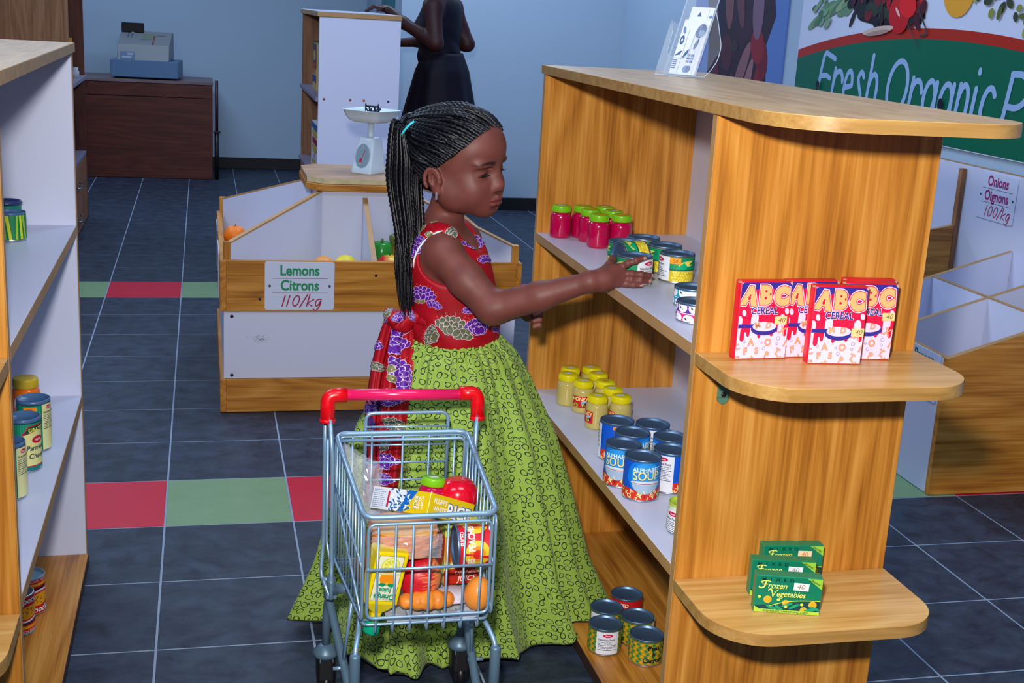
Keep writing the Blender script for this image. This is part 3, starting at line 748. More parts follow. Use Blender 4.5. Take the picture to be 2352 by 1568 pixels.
for ya, yb in ((YD[0] + .021, YD[1] - .0005), (YD[1] + .0185, YD[2] - .0005)):
    q = MB(); x0, x1 = 2.482, 2.498
    q.box((x0, ya, .2), (x1, yb, zt(2.49) - .002), white_lam); o = q.build('cross_divider', st_)
    q = MB(); q.box((x0 - .0006, ya, zt(2.49) - .0018), (x1 + .0006, yb, zt(2.49) + .001), edge_m); q.build('edge_band', o)
sb('bin_floor', (SX0 + .0185, SY0 + .021, .19), (SX1, 3.889, .1995), white_lam)
# pepper signs on the aisle side
for yc in (3.388, 3.735):
    sign_plate('price_sign', '', (SX0 - .0006, yc - .004, .3575), (0, -1, 0), (0, 0, 1), .29, .150, 'Green Pepper', 'Poivron', '100/kg', (10, 110, 104), INK_P, st_)
# white back board along the wall with the onion sign
bkb = thing('back_board', 'long white back board behind the produce bins carrying the Onions sign', 'panel', (2.808, 4.2, .002))
q = MB(); q.box((2.787, 3.2, .002), (2.803, 6.2, .892), white_lam, .001); q.build('panel', bkb)
q = MB(); q.box((2.7868, 3.2, .8925), (2.8032, 6.2, .8945), edge_m); q.build('edge_band', bkb)
q = MB(); q.box((2.8032, 3.3, .2), (2.8298, 3.34, .24), oak_x); q.build('wall_batten', bkb); q = MB(); q.box((2.8032, 6.0, .2), (2.8298, 6.04, .24), oak_x); q.build('wall_batten', bkb)
sign_plate('onion_sign', '', (2.7864, 4.03, .80), (0, -1, 0), (0, 0, 1), .228, .17, 'Onions', 'Oignons', '100/kg', (150, 40, 110), (170, 60, 100), bkb)
# second stand farther along
s2 = thing('produce_stand', 'farther oak produce stand mostly hidden behind the shelf unit, past the Onions sign', 'bin', (2.6, 4.7, 0))
def zt2(x): return .60 + .2 * (x - 2.45)
slab_x('end_panel', 4.24, .02, 2.2, 2.766, oak_x, s2, zt2)
sb('edge_post', (2.7665, 4.238, .002), (2.7855, 4.262, .878), brown_z, s2)
sb('front_panel', (2.2, 4.2605, .002), (2.218, 5.3, zt2(2.2)), white_lam, s2)
slab_x('divider', 4.62, .018, 2.2185, 2.786, white_lam, s2, zt2, .25)
slab_x('end_panel', 5.3, .02, 2.2, 2.786, oak_x, s2, zt2)
sb('bin_floor', (2.2185, 4.2605, .24), (2.786, 5.2995, .2495), white_lam, s2)
# ================================================================ GROCERIES
def face(x, y, deg=0):
    """turn about z so that a label's middle looks at the aisle camera side, plus degrees"""
    return math.atan2(-y, -x) + PI / 2 + math.radians(deg)
# ---- jars
def jar_proto(name, label, cat, group, body, lidc, r, h, sticker, lab=None):
    t = thing(name, label, cat, (0, 0, 0), 0, group)
    bm_ = mat(name + '_glass', body, .16, 0, .5, .4)
    q = MB()
    q.lathe([(0, 0), (r * .88, 0), (r * .96, .0018), (r, .006), (r, h * .60), (r * .985, h * .67), (r * .93, h * .73), (r * .82, h * .775), (r * .76, h * .79), (r * .76, h * .82), (0, h * .82)], bm_, 36)
    q.build('jar_body', t)
    q = MB(); lm = mat(name + '_lid', lidc, .3)
    q.lathe([(0, h * .80), (r * .855, h * .80), (r * .875, h * .806), (r * .875, h * .965), (r * .85, h * .99), (r * .80, h), (r * .2, h), (0, h)], lm, 36)
    n = 48
    for i in range(n):   # fine knurling of the cap
        a = 2 * PI * i / n; x, y = r * .877 * math.cos(a), r * .877 * math.sin(a)
        q.box((-.0005, -.0003, h * .82), (.0005, .0004, h * .95), lm, 0, 1, Matrix.Translation((x, y, 0)) @ Matrix.Rotation(a + PI / 2, 4, 'Z'))
    q.build('lid', t)
    return t
def sticker(root, h, w_, l, col, a, txt=None, dx=0, dy=0):
    d = Decal(); d.rect(-w_ / 2, -l / 2, w_ / 2, l / 2, col, 1)
    if txt: d.text(txt, 0, -l * .28, l * .8, (150, 110, 80), 2, 0)
    q = MB(); d.into(q, on_plane((dx, dy, h + .0002), (math.cos(a), math.sin(a), 0), (-math.sin(a), math.cos(a), 0)))
    return q.build('price_sticker', root, False)
pink0 = jar_proto('jam_jar', 'x', 'jar', 'pink jam jars with lime lids on the upper shelf', (178, 4, 66), (118, 186, 22), .0258, .077, True)
pk = [(.838, 2.921, 'pink jam jar with lime lid nearest the shelf front edge at the far end', (230, 232, 236)), (.893, 2.922, 'pink jam jar in the far row, second from the shelf edge, orange lid sticker', (240, 176, 40)),
      (.895, 2.868, 'pink jam jar between the front jam jar and the far row, lid sticker orange', (240, 176, 40)), (.894, 2.793, 'front pink jam jar of the cluster, lime lid with orange sticker', (240, 170, 30)),
      (.946, 2.915, 'pink jam jar in the far corner, mostly hidden, white lid sticker', (225, 230, 236)), (.948, 2.855, 'pink jam jar in the middle of the right row, white lid sticker', (225, 230, 236)), (.948, 2.792, 'pink jam jar beside the corn cans, lime lid with deep orange sticker', (244, 150, 40))]
for i, (x, y, lab, cs) in enumerate(pk):
    o = pink0 if i == 0 else dup(pink0, (0, 0, 0), 0, skip=('price_sticker',))
    o.location = (x, y, .8322); o['label'] = lab
    if i == 0:
        st0 = sticker(o, .077, .018, .012, cs, .1)
    else:
        sticker(o, .077, .018, .012, cs, R_.uniform(-.4, .4), None, R_.uniform(-.004, .004), R_.uniform(-.006, .004))
hon0 = jar_proto('honey_jar', 'x', 'jar', 'honey jars with yellow lids on the lower shelf', (196, 178, 100), (226, 212, 14), .0262, .077, True)
def honey_label():
    d = Decal(); d.rect(-.021, -.014, .021, .014, (206, 22, 18), 1)
    d.text('HONEY', 0, .003, .0125, (250, 238, 150), 2, .02, .92)
    d.ell(-.011, -.008, .007, .0055, (150, 176, 60), 2); d.ell(-.011, -.0085, .003, .003, (206, 22, 18), 3)
    d.ell(.009, -.006, .0075, .0045, (40, 44, 70), 2, .4); d.ell(.006, -.0075, .0012, .004, (240, 220, 60), 3, .4); d.ell(.010, -.0058, .0012, .004, (240, 220, 60), 3, .4)
    d.ell(.006, .0, .004, .0026, (150, 190, 230), 3, 1.0); d.ell(.012, .001, .004, .0026, (150, 190, 230), 3, .5)
    q = MB(); d.into(q, on_cyl(.0262 + .0003, .029), .003); return q
hl = honey_label().build('label', hon0, False)
hn = [(.884, 2.905, 150, 'back honey jar at the shelf front side, against the far panel'), (.863, 2.851, 120, 'honey jar nearest the front edge in the back rows'), (.885, 2.793, -12, 'honey jar showing its full red HONEY label'),
      (.883, 2.672, -62, 'front honey jar of the group with its red label turned left'), (.940, 2.908, 170, 'honey jar deepest in the far corner of the lower shelf'), (.940, 2.852, 130, 'second honey jar from the far corner along the back row'),
      (.938, 2.787, 200, 'honey jar with a red smudge on its yellow lid in the back row'), (.938, 2.729, 160, 'fourth honey jar from the far corner along the back row'), (.939, 2.667, -72, 'nearest honey jar of the back row, beside the tall soup cans')]
for i, (x, y, dg, lab) in enumerate(hn):
    o = hon0 if i == 0 else dup(hon0, (0, 0, 0), 0, skip=('price_sticker',))
    o.location = (x, y, .4302); o.rotation_euler[2] = face(x, y, dg); o['label'] = lab
    sticker(o, .077, .017, .012, (214, 218, 224) if i != 6 else (226, 140, 60), -face(x, y, dg) + R_.uniform(-.3, .3), None, R_.uniform(-.004, .004), R_.uniform(-.004, .004))

# ---- cans
tin_m = mat('tin_body', (190, 196, 204), .3, .9)
def can_proto(name, label, cat, group, r, h, draw, base, lidm=None, plastic=False):
    t = thing(name, label, cat, (0, 0, 0), 0, group)
    lm = lidm or steel_m
    q = MB()
    q.lathe([(0, .001), (r * .9, .001), (r * .93, 0), (r * 1.0, .0012), (r * 1.005, .0028), (r * .985, .004), (r * .985, h - .004), (r * 1.005, h - .003)], tin_m, 40)
    q.build('tin', t)
    q = MB()
    if plastic:
        q.lathe([(r * 1.0, h - .004), (r * 1.035, h - .006), (r * 1.045, h - .003), (r * 1.04, h + .0015), (r * .98, h + .0025), (r * .92, h + .0015), (r * .88, h - .003), (0, h - .003)], lm, 40)
        q.prism([(r * 1.0, -.008), (r * 1.13, -.004), (r * 1.13, .004), (r * 1.0, .008)], h - .002, h, lm, .0004)
    else:
        q.lathe([(r * 1.003, h - .0045), (r * 1.012, h - .003), (r * 1.012, h - .0008), (r * .99, h), (r * .955, h - .0008), (r * .94, h - .0048), (r * .90, h - .0062), (r * .84, h - .0058), (r * .80, h - .0066), (0, h - .0066)], lm, 40)
    q.build('lid', t)
    q = MB(); rl = r * .992
    q.lathe([(rl, .0045), (rl, h - .0045)], paint(base), 48)
    if draw:
        d = Decal(clip=(-4.3 * rl, .005, 4.3 * rl, h - .005)); draw(d, rl, h); d.into(q, on_cyl(rl + .0001), rl * .13)
    q.build('label', t)
    return t
def nutrition(d, x0, x1, h, col=(222, 226, 236), seed=1, logo=True, y0=.006):
    w_ = x1 - x0; d.rect(x0, y0, x1, h - .005, col, 12)
    y = h - .005
    if logo:
        d.ell((x0 + x1) / 2, h - .0125, w_ * .22, .0042, (196, 20, 70), 13); d.text('Farm', (x0 + x1) / 2, h - .0142, .005, (250, 220, 230), 14, .02)
    d.text('Nutrition Facts', x0 + w_ * .1, h - .0245, .0068, (20, 22, 40), 13, .02, .82, 0, 0, 'l')
    yy_ = h - .028
    for k in range(3):
        d.lines(x0 + w_ * .1, yy_ - .001, w_ * .78, 2, .0032, (70, 76, 96), 13, .0011, seed + k); d.rect(x0 + w_ * .1, yy_ - .008, x1 - w_ * .1, yy_ - .0068, (20, 22, 40), 13); yy_ -= .0105
        if yy_ < y0 + .008: break
def soup_art(d, r, h):
    nb = math.radians(-155) * r
    d.rect(-PI * r, 0, PI * r, h, (8, 82, 200), 1)
    d.ell(0, h * .62, r * 1.1, h * .42, (14, 120, 214), 1.3, 0, 32); d.ell(0, h * .62, r * .85, h * .33, (40, 150, 226), 1.6, 0, 32)
    R = random.Random(11)
    d.rect(nb, 0, PI * r, h * .26, (206, 48, 26), 2)
    for i in range(9): d.ell(nb + (i + .5) * (PI * r - nb) / 9, h * .26, r * .36, h * .045, (206, 48, 26), 2)
    for i in range(26):
        x = nb + R.uniform(0, 1) * (PI * r - nb); y = R.uniform(.0, .26) * h
        d.ell(x, y, .0042, .0036, R.choice([(20, 128, 84), (176, 16, 24), (226, 84, 30)]), 3, R.uniform(0, 3), 10)
    for i in range(34):
        x = nb + (i + .5) / 34 * (PI * r - nb); y = h * (.04, .15, .09, .21)[i % 4]
        d.text('WXNEJOPDRKQASMTILPVBZ'[i % 21], x, y, .0115, (236, 222, 150), 5, .03, 1, 0, R.uniform(-.7, .7))
    d.text('ALPHABET', 0, h * .735, .0122, (226, 238, 250), 6, .02, .98, 0, 0.04)
    d.text('SOUP', .0, h * .545, .0245, (30, 60, 110), 5, .045, .88, 0, .04); d.text('SOUP', .0, h * .545, .0245, (232, 226, 160), 6, .015, .88, 0, .04)
    d.ell(0, h * .47, r * .82, h * .27, (120, 150, 180), 4, 0, 26, PI, 2 * PI); d.ell(0, h * .47, r * .79, h * .255, (160, 184, 208), 4.5, 0, 26, PI, 2 * PI)
    d.ell(0, h * .47, r * .86, h * .045, (216, 226, 236), 5, 0, 26); d.ell(0, h * .468, r * .80, h * .033, (170, 24, 56), 5.5, 0, 26); d.ell(0, h * .478, r * .8, h * .028, (206, 216, 228), 5.7, 0, 26)
    nutrition(d, math.radians(-225) * r, nb, h, seed=2)
soup0 = can_proto('soup_can', 'x', 'can', 'blue alphabet soup cans on the lower shelf', .0366, .087, soup_art, (8, 82, 200))
sp_ = [(.8634, 2.466, 100, 'tall blue soup can at the left rear with plain side and orange sticker'), (.872, 2.387, 70, 'middle blue soup can of the cluster showing only lid and dark side'),
       (.829, 2.318, -16, 'second alphabet soup can, its SOUP lettering partly hidden by the front can'), (.845, 2.243, 17, 'front alphabet soup can with a bowl of letters on its label'),
       (.934, 2.437, 215, 'soup can at the back right of the cluster against the white back panel'), (.944, 2.352, -92, 'soup can on the right behind the one with the white price sticker'), (.918, 2.276, 166, 'soup can turned to its nutrition panel with a small white price sticker')]
for i, (x, y, dg, lab) in enumerate(sp_):
    o = soup0 if i == 0 else dup(soup0, (0, 0, 0))
    o.location = (x, y, .4302); o.rotation_euler[2] = face(x, y, dg); o['label'] = lab
def can_sticker(o, r, u_deg, v, w_, h_, col, txt, tc=(120, 80, 40)):
    d = Decal(); d.rect(-w_ / 2, -h_ / 2, w_ / 2, h_ / 2, col, 16)
    d.text(txt, 0, -h_ * .3, h_ * .8, tc, 17, 0, 1, .1)
    q = MB(); d.into(q, on_cyl(r, v, -PI / 2 + math.radians(u_deg)), .004); return q.build('price_sticker', o, False)
sc_ = [o for o in sc.objects if o.name.startswith('soup_can')]
can_sticker(sc_[6], .0364, -166 + 42, .066, .012, .013, (206, 214, 232), '50', (190, 150, 170)); can_sticker(sc_[0], .0364, -100, .078, .014, .007, (240, 140, 40), '50')

def kernels(d, x0, x1, y0, y1, L, seed):
    R = random.Random(seed); s_ = .0062; j = 0; y = y0
    while y < y1:
        x = x0 + (s_ / 2 if j % 2 else 0)
        while x < x1:
            cx, cy = x + R.uniform(-.001, .001), y + R.uniform(-.001, .001)
            d.ell(cx, cy, .0038, .0035, (196, 168, 24), L, R.uniform(0, 3), 10); d.ell(cx, cy + .0002, .0031, .0028, (230, 208, 52), L + 1, R.uniform(0, 3), 10); d.ell(cx - .0006, cy + .001, .0012, .0009, (246, 238, 150), L + 2, 0, 6)
            x += s_
        y += s_ * .86; j += 1
def corn_art(d, r, h):
    d.rect(-PI * r, 0, PI * r, h, (204, 180, 40), 1); kernels(d, -2.2 * r, 2.2 * r, .002, h * .47, 1.3, 4)
    d.rect(-PI * r, h * .46, PI * r, h, (0, 86, 84), 4); d.rect(-PI * r, h * .5, PI * r, h * .90, (0, 140, 92), 4.5)
    for c in (-1.4 * r, 0, 1.4 * r):
        d.ell(c, h * .7, r * .55, h * .10, (214, 206, 96), 5, .18, 18); d.ell(c + r * .1, h * .7, r * .38, h * .06, (236, 220, 90), 6, .18, 16)
        d.poly([(c - r * .7, h * .52), (c - r * .2, h * .75), (c + r * .05, h * .60), (c - r * .1, h * .5)], (8, 170, 110), 7); d.poly([(c + r * .6, h * .87), (c + r * .1, h * .68), (c + r * .62, h * .66)], (10, 120, 80), 7)
    d.ring(0, h * .82, .008, .006, .003, (240, 214, 60), 8)
    nutrition(d, math.radians(137.5) * r, math.radians(222.5) * r, h, seed=8)
corn0 = can_proto('corn_can', 'x', 'can', 'sweet corn cans on the upper shelf', .0355, .060, corn_art, (204, 180, 40))
cn = [(.878, 2.549, 0, 'upright corn can behind the girl\'s hand, left of the lying can'), (.938, 2.602, 40, 'corn can at the back of the group showing only its steel lid'), (.956, 2.513, 20, 'corn can behind the one with the orange sticker'), (.950, 2.422, 116, 'corn can with nutrition panel and orange price sticker marked 50'), (.847, 2.393, -126, 'corn can held in the girl\'s right hand')]
corns = []
for i, (x, y, dg, lab) in enumerate(cn):
    o = corn0 if i == 0 else dup(corn0, (0, 0, 0))
    o.location = (x, y, .8322); o.rotation_euler[2] = face(x, y, dg); o['label'] = lab; corns.append(o)
can_sticker(corns[3], .0356, -116 - 5, .048, .022, .0125, (248, 158, 20), '50')
del corns[4]['group']
o = dup(corn0, (.868, 2.472, .8322 + .0362), 0, 'corn can lying on its side behind the held can')
o.rotation_euler = (Matrix.Rotation(.16, 3, 'Z') @ Matrix.Rotation(-PI / 2, 3, 'Y') @ Matrix.Rotation(math.radians(-10), 3, 'Z')).to_euler()
o.location = (.897, 2.480, .8322 + .0362)
def bean_art(top, bot):
    def f(d, r, h):
        d.rect(-PI * r, h * .5, PI * r, h, top, 1); d.rect(-PI * r, 0, PI * r, h * .48, bot, 1); d.rect(-PI * r, h * .475, PI * r, h * .515, (226, 228, 238), 2)
        for k in range(9):
            x = -PI * r + (k + .5) * 2 * PI * r / 9
            for y, L in ((h * .76, 3), (h * .22, 3)):
                xx = x + (.006 if y > h / 2 else -.004)
                d.ell(xx, y, .0105, h * .23, (228, 230, 240), L, R_.uniform(-.3, .3), 18); d.ell(xx - .0045, y + .0005, .0013, .0034, (40, 36, 60), L + 1, .7, 8)
                d.ell(xx + .001, y - .003, .0022, .0008, (170, 166, 184), L + 1, .3, 8)
        nutrition(d, math.radians(95) * r, math.radians(195) * r, h, seed=18, logo=False, y0=.004)
    return f
b0 = can_proto('bean_can', 'low white bean can with purple and pink label by the near panel', 'can', None, .034, .038, bean_art((92, 40, 150), (206, 44, 120)), (226, 228, 238))
b0.location = (.858, 2.078, .8322); b0.rotation_euler[2] = face(.858, 2.078, -92)
b1 = can_proto('bean_can', 'low can with turquoise label and nutrition panel behind the white bean can', 'can', None, .034, .038, bean_art((0, 150, 180), (0, 150, 190)), (0, 150, 190))
b1.location = (.898, 2.199, .8322); b1.rotation_euler[2] = face(.898, 2.199, -118)
def peas_art(d, r, h):
    d.rect(-PI * r, 0, PI * r, h, (160, 140, 30), 1); s_ = .0083; j = 0; y = .004
    while y < h:
        n = int(2 * PI * r / s_)
        for i in range(n):
            x = -PI * r + (i + (.5 if j % 2 else 0)) * s_
            d.ell(x, y, .0033, .0031, ((20, 120, 70), (206, 160, 20))[(i + j) % 2], 2, 0, 10)
        y += s_ * .80; j += 1
    d.rect(-PI * r, h - .007, PI * r, h, (20, 90, 60), 3); d.rect(-PI * r, 0, PI * r, .0055, (190, 40, 40), 4)
    d.text('Peas', 0, h * .64, .0145, (16, 20, 26), 5, .035); d.text('&', 0, h * .42, .0125, (16, 20, 26), 5, .035); d.text('Carrots', 0, h * .18, .0145, (16, 20, 26), 5, .035)
    nutrition(d, math.radians(142) * r, math.radians(218) * r, h, seed=21)
peas0 = can_proto('pea_can', 'x', 'can', 'pea and carrot cans on the bottom board', .0362, .062, peas_art, (160, 140, 30))
pe = [(.863, 2.436, 160, 'pea and carrot can at the left rear, only lid and side seen'), (.837, 2.361, 192, 'pea and carrot can turned to its white nutrition panel'), (.918, 2.386, -80, 'pea and carrot can in the middle with a letter S at its left edge'), (.911, 2.304, 30, 'front pea and carrot can reading Peas & Carrots')]
for i, (x, y, dg, lab) in enumerate(pe):
    o = peas0 if i == 0 else dup(peas0, (0, 0, 0))
    o.location = (x, y, .0303); o.rotation_euler[2] = face(x, y, dg); o['label'] = lab
def tomato_art(d, r, h):
    d.text('DICED', 0, h * .70, .011, (246, 226, 200), 3, .03); d.text('TOMATOES', 0, h * .46, .0125, (248, 236, 226), 3, .04, .95)
    d.rect(-PI * r, 0, PI * r, h * .2, (150, 10, 20), 2); d.ell(.6 * r, h * .2, .02, .016, (230, 96, 24), 2); nutrition(d, math.radians(140) * r, math.radians(220) * r, h, seed=30)
o = can_proto('tomato_can', 'red diced tomato can behind the pea cans on the bottom board', 'can', None, .0362, .062, tomato_art, (198, 20, 28))
o.location = (.929, 2.493, .0303); o.rotation_euler[2] = face(.929, 2.493, -16)
def lime_art(d, r, h):
    d.rect(-PI * r, 0, PI * r, h, (214, 222, 196), 1); nutrition(d, -1.1 * r, .9 * r, h - .006, (222, 228, 232), 33); d.rect(1.0 * r, .02, 2.2 * r, .03, (120, 170, 40), 2)
o = can_proto('lime_lid_can', 'can with lime green rim half hidden behind the near shelf panel', 'can', None, .030, .060, lime_art, (206, 216, 160), mat('lime_rim', (176, 202, 70), .4))
o.location = (.868, 2.062, .4302); o.rotation_euler[2] = face(.868, 2.062, -35)
# left unit: parmesan, orange jar, green beans, noodle soup
def parm_art(d, r, h):
    d.rect(-PI * r, 0, PI * r, h, (10, 132, 96), 1)
    for i in range(40): d.rect(-PI * r + i * 2 * PI * r / 40, h * .14, -PI * r + i * 2 * PI * r / 40 + .0022, h * .93, (24, 150, 112), 2)
    d.poly([(-1.05 * r, h * .12), (1.05 * r, h * .12), (1.05 * r, h * .74), (.6 * r, h * .9), (-.6 * r, h * .9), (-1.05 * r, h * .74)], (196, 28, 40), 3)
    d.poly([(-.98 * r, h * .14), (.98 * r, h * .14), (.98 * r, h * .72), (0, h * .80), (-.98 * r, h * .72)], (220, 216, 140), 4)
    d.poly([(-.98 * r, h * .73), (0, h * .81), (.98 * r, h * .73), (.58 * r, h * .88), (-.58 * r, h * .88)], (10, 70, 54), 4)
    d.text('GRATED', 0, h * .78, .0105, (236, 226, 110), 5, .03); d.ell(0, h * .62, .014, .0075, (196, 20, 50), 5); d.text('FRESH', 0, h * .60, .006, (250, 220, 220), 6, .02)
    d.text('Parmesan', 0, h * .43, .0135, (14, 60, 90), 5, .02, .95, .12); d.text('Cheese', 0, h * .27, .0145, (14, 60, 90), 5, .02, .95, .12); d.rect(-1.05 * r, 0, 1.05 * r, h * .12, (14, 116, 120), 5); d.text('NET WT', .4 * r, h * .05, .005, (220, 230, 220), 6, 0)
    nutrition(d, math.radians(152) * r, math.radians(208) * r, h, (220, 218, 156), 41)
parm0 = can_proto('parmesan_can', 'x', 'can', 'parmesan cans on the left shelf unit', .0318, .107, parm_art, (10, 132, 96), mat('lid_plastic', (70, 104, 144), .3), True)
for i, (x, y, dg, lab) in enumerate([(-.340, 2.617, 236, 'parmesan can farthest back on the left unit with orange sticker and nutrition strip'), (-.345, 2.50, 52, 'middle parmesan can showing GRATED lettering on the left unit'), (-.355, 2.352, 236, 'nearest parmesan can, mostly hidden by the left oak panel')]):
    o = parm0 if i == 0 else dup(parm0, (0, 0, 0))
    o.location = (x, y, .4302); o.rotation_euler[2] = face(x, y, dg); o['label'] = lab
    if i == 0: can_sticker(o, .0318, -236 - 12, .093, .024, .010, (246, 140, 20), '30')
oj = jar_proto('orange_jar', 'orange glass jar with yellow lid behind the parmesan cans', 'jar', None, (238, 112, 8), (206, 176, 44), .030, .098, False); del_ = oj.pop('group', None) if hasattr(oj, 'pop') else None
oj.location = (-.378, 2.80, .4302)
q = MB(); d = Decal(); d.ell(0, .045, .018, .022, (206, 206, 226), 1); d.into(q, on_cyl(.0302), .004); x_ = q.build('label', oj, False); oj.rotation_euler[2] = face(-.378, 2.8, -18)
def bean2_art(d, r, h):
    d.rect(-PI * r, 0, PI * r, h, (0, 120, 70), 1)
    for i in range(16):
        x = -PI * r + i * 2 * PI * r / 16; d.poly([(x, 0), (x + .006, 0), (x - .004 * (i % 3 - 1) + .002, h), (x - .006 * (i % 3 - 1) - .003, h)], ((206, 214, 40), (150, 190, 40))[i % 2], 2)
gb0 = can_proto('green_bean_can', 'green and yellow striped bean can on the upper left shelf', 'can', None, .030, .060, bean2_art, (0, 120, 70), mat('lid_plastic', (50, 70, 130), .3))
gb0.location = (-.392, 2.792, .8322)
def letter_art(d, r, h):
    d.rect(-PI * r, 0, PI * r, h, (10, 130, 96), 1); d.rect(-PI * r, h * .3, PI * r, h * .62, (206, 206, 110), 2); d.text('Peas', .4 * r, h * .3, .016, (20, 50, 90), 3, .02)
gb1 = can_proto('pea_tin', 'green can with tabbed blue lid behind the striped bean can', 'can', None, .030, .060, letter_art, (10, 130, 96), mat('lid_plastic2', (40, 56, 110), .3), True)
gb1.location = (-.418, 2.925, .8322); gb1.rotation_euler[2] = face(-.418, 2.925, -20)
def noodle_art(d, r, h):
    d.rect(-PI * r, 0, PI * r, h, (206, 16, 34), 1); d.rect(-PI * r, h * .78, PI * r, h * .85, (236, 166, 20), 2); d.text('CHICKEN NOODLE', 0, h * .885, .0078, (246, 220, 216), 3, 0, .9)
    d.poly([(-1.3 * r, h * .70), (1.3 * r, h * .78), (1.3 * r, h * .72), (-1.3 * r, h * .64)], (30, 20, 40), 3)
    d.ell(0, h * .48, r * .95, h * .2, (236, 224, 232), 4, .12); d.ell(0, h * .50, r * .9, h * .13, (206, 20, 70), 4.5, .12); d.ell(0, h * .43, r * .86, h * .16, (226, 160, 24), 5, .12)
    for i in range(22): d.ell(R_.uniform(-.7, .7) * r, h * .43 + R_.uniform(-.11, .1) * h, .0011, .0014, (90, 40, 20), 6, 0, 6)
    d.text('noodle', 0, h * .10, .019, (40, 10, 20), 6, .05, .9, .1); d.text('noodle', 0, h * .10, .019, (240, 236, 240), 7, .015, .9, .1)
    nutrition(d, math.radians(130) * r, PI * r, h, seed=51, logo=False)
nd0 = can_proto('noodle_can', 'red noodle soup can upright on the bottom board of the left unit', 'can', None, .033, .088, noodle_art, (206, 16, 34), mat('noodle_lid', (150, 184, 206), .4, .3))
nd0.location = (-.374, 2.69, .0303); nd0.rotation_euler[2] = face(-.374, 2.69, 40)
nd1 = dup(nd0, (0, 0, 0), 0, 'red noodle soup can standing upside down in front of the other noodle can')
nd1.rotation_euler = (PI, 0, face(-.385, 2.61, 180 + 38)); nd1.location = (-.385, 2.602, .0303 + .0882)

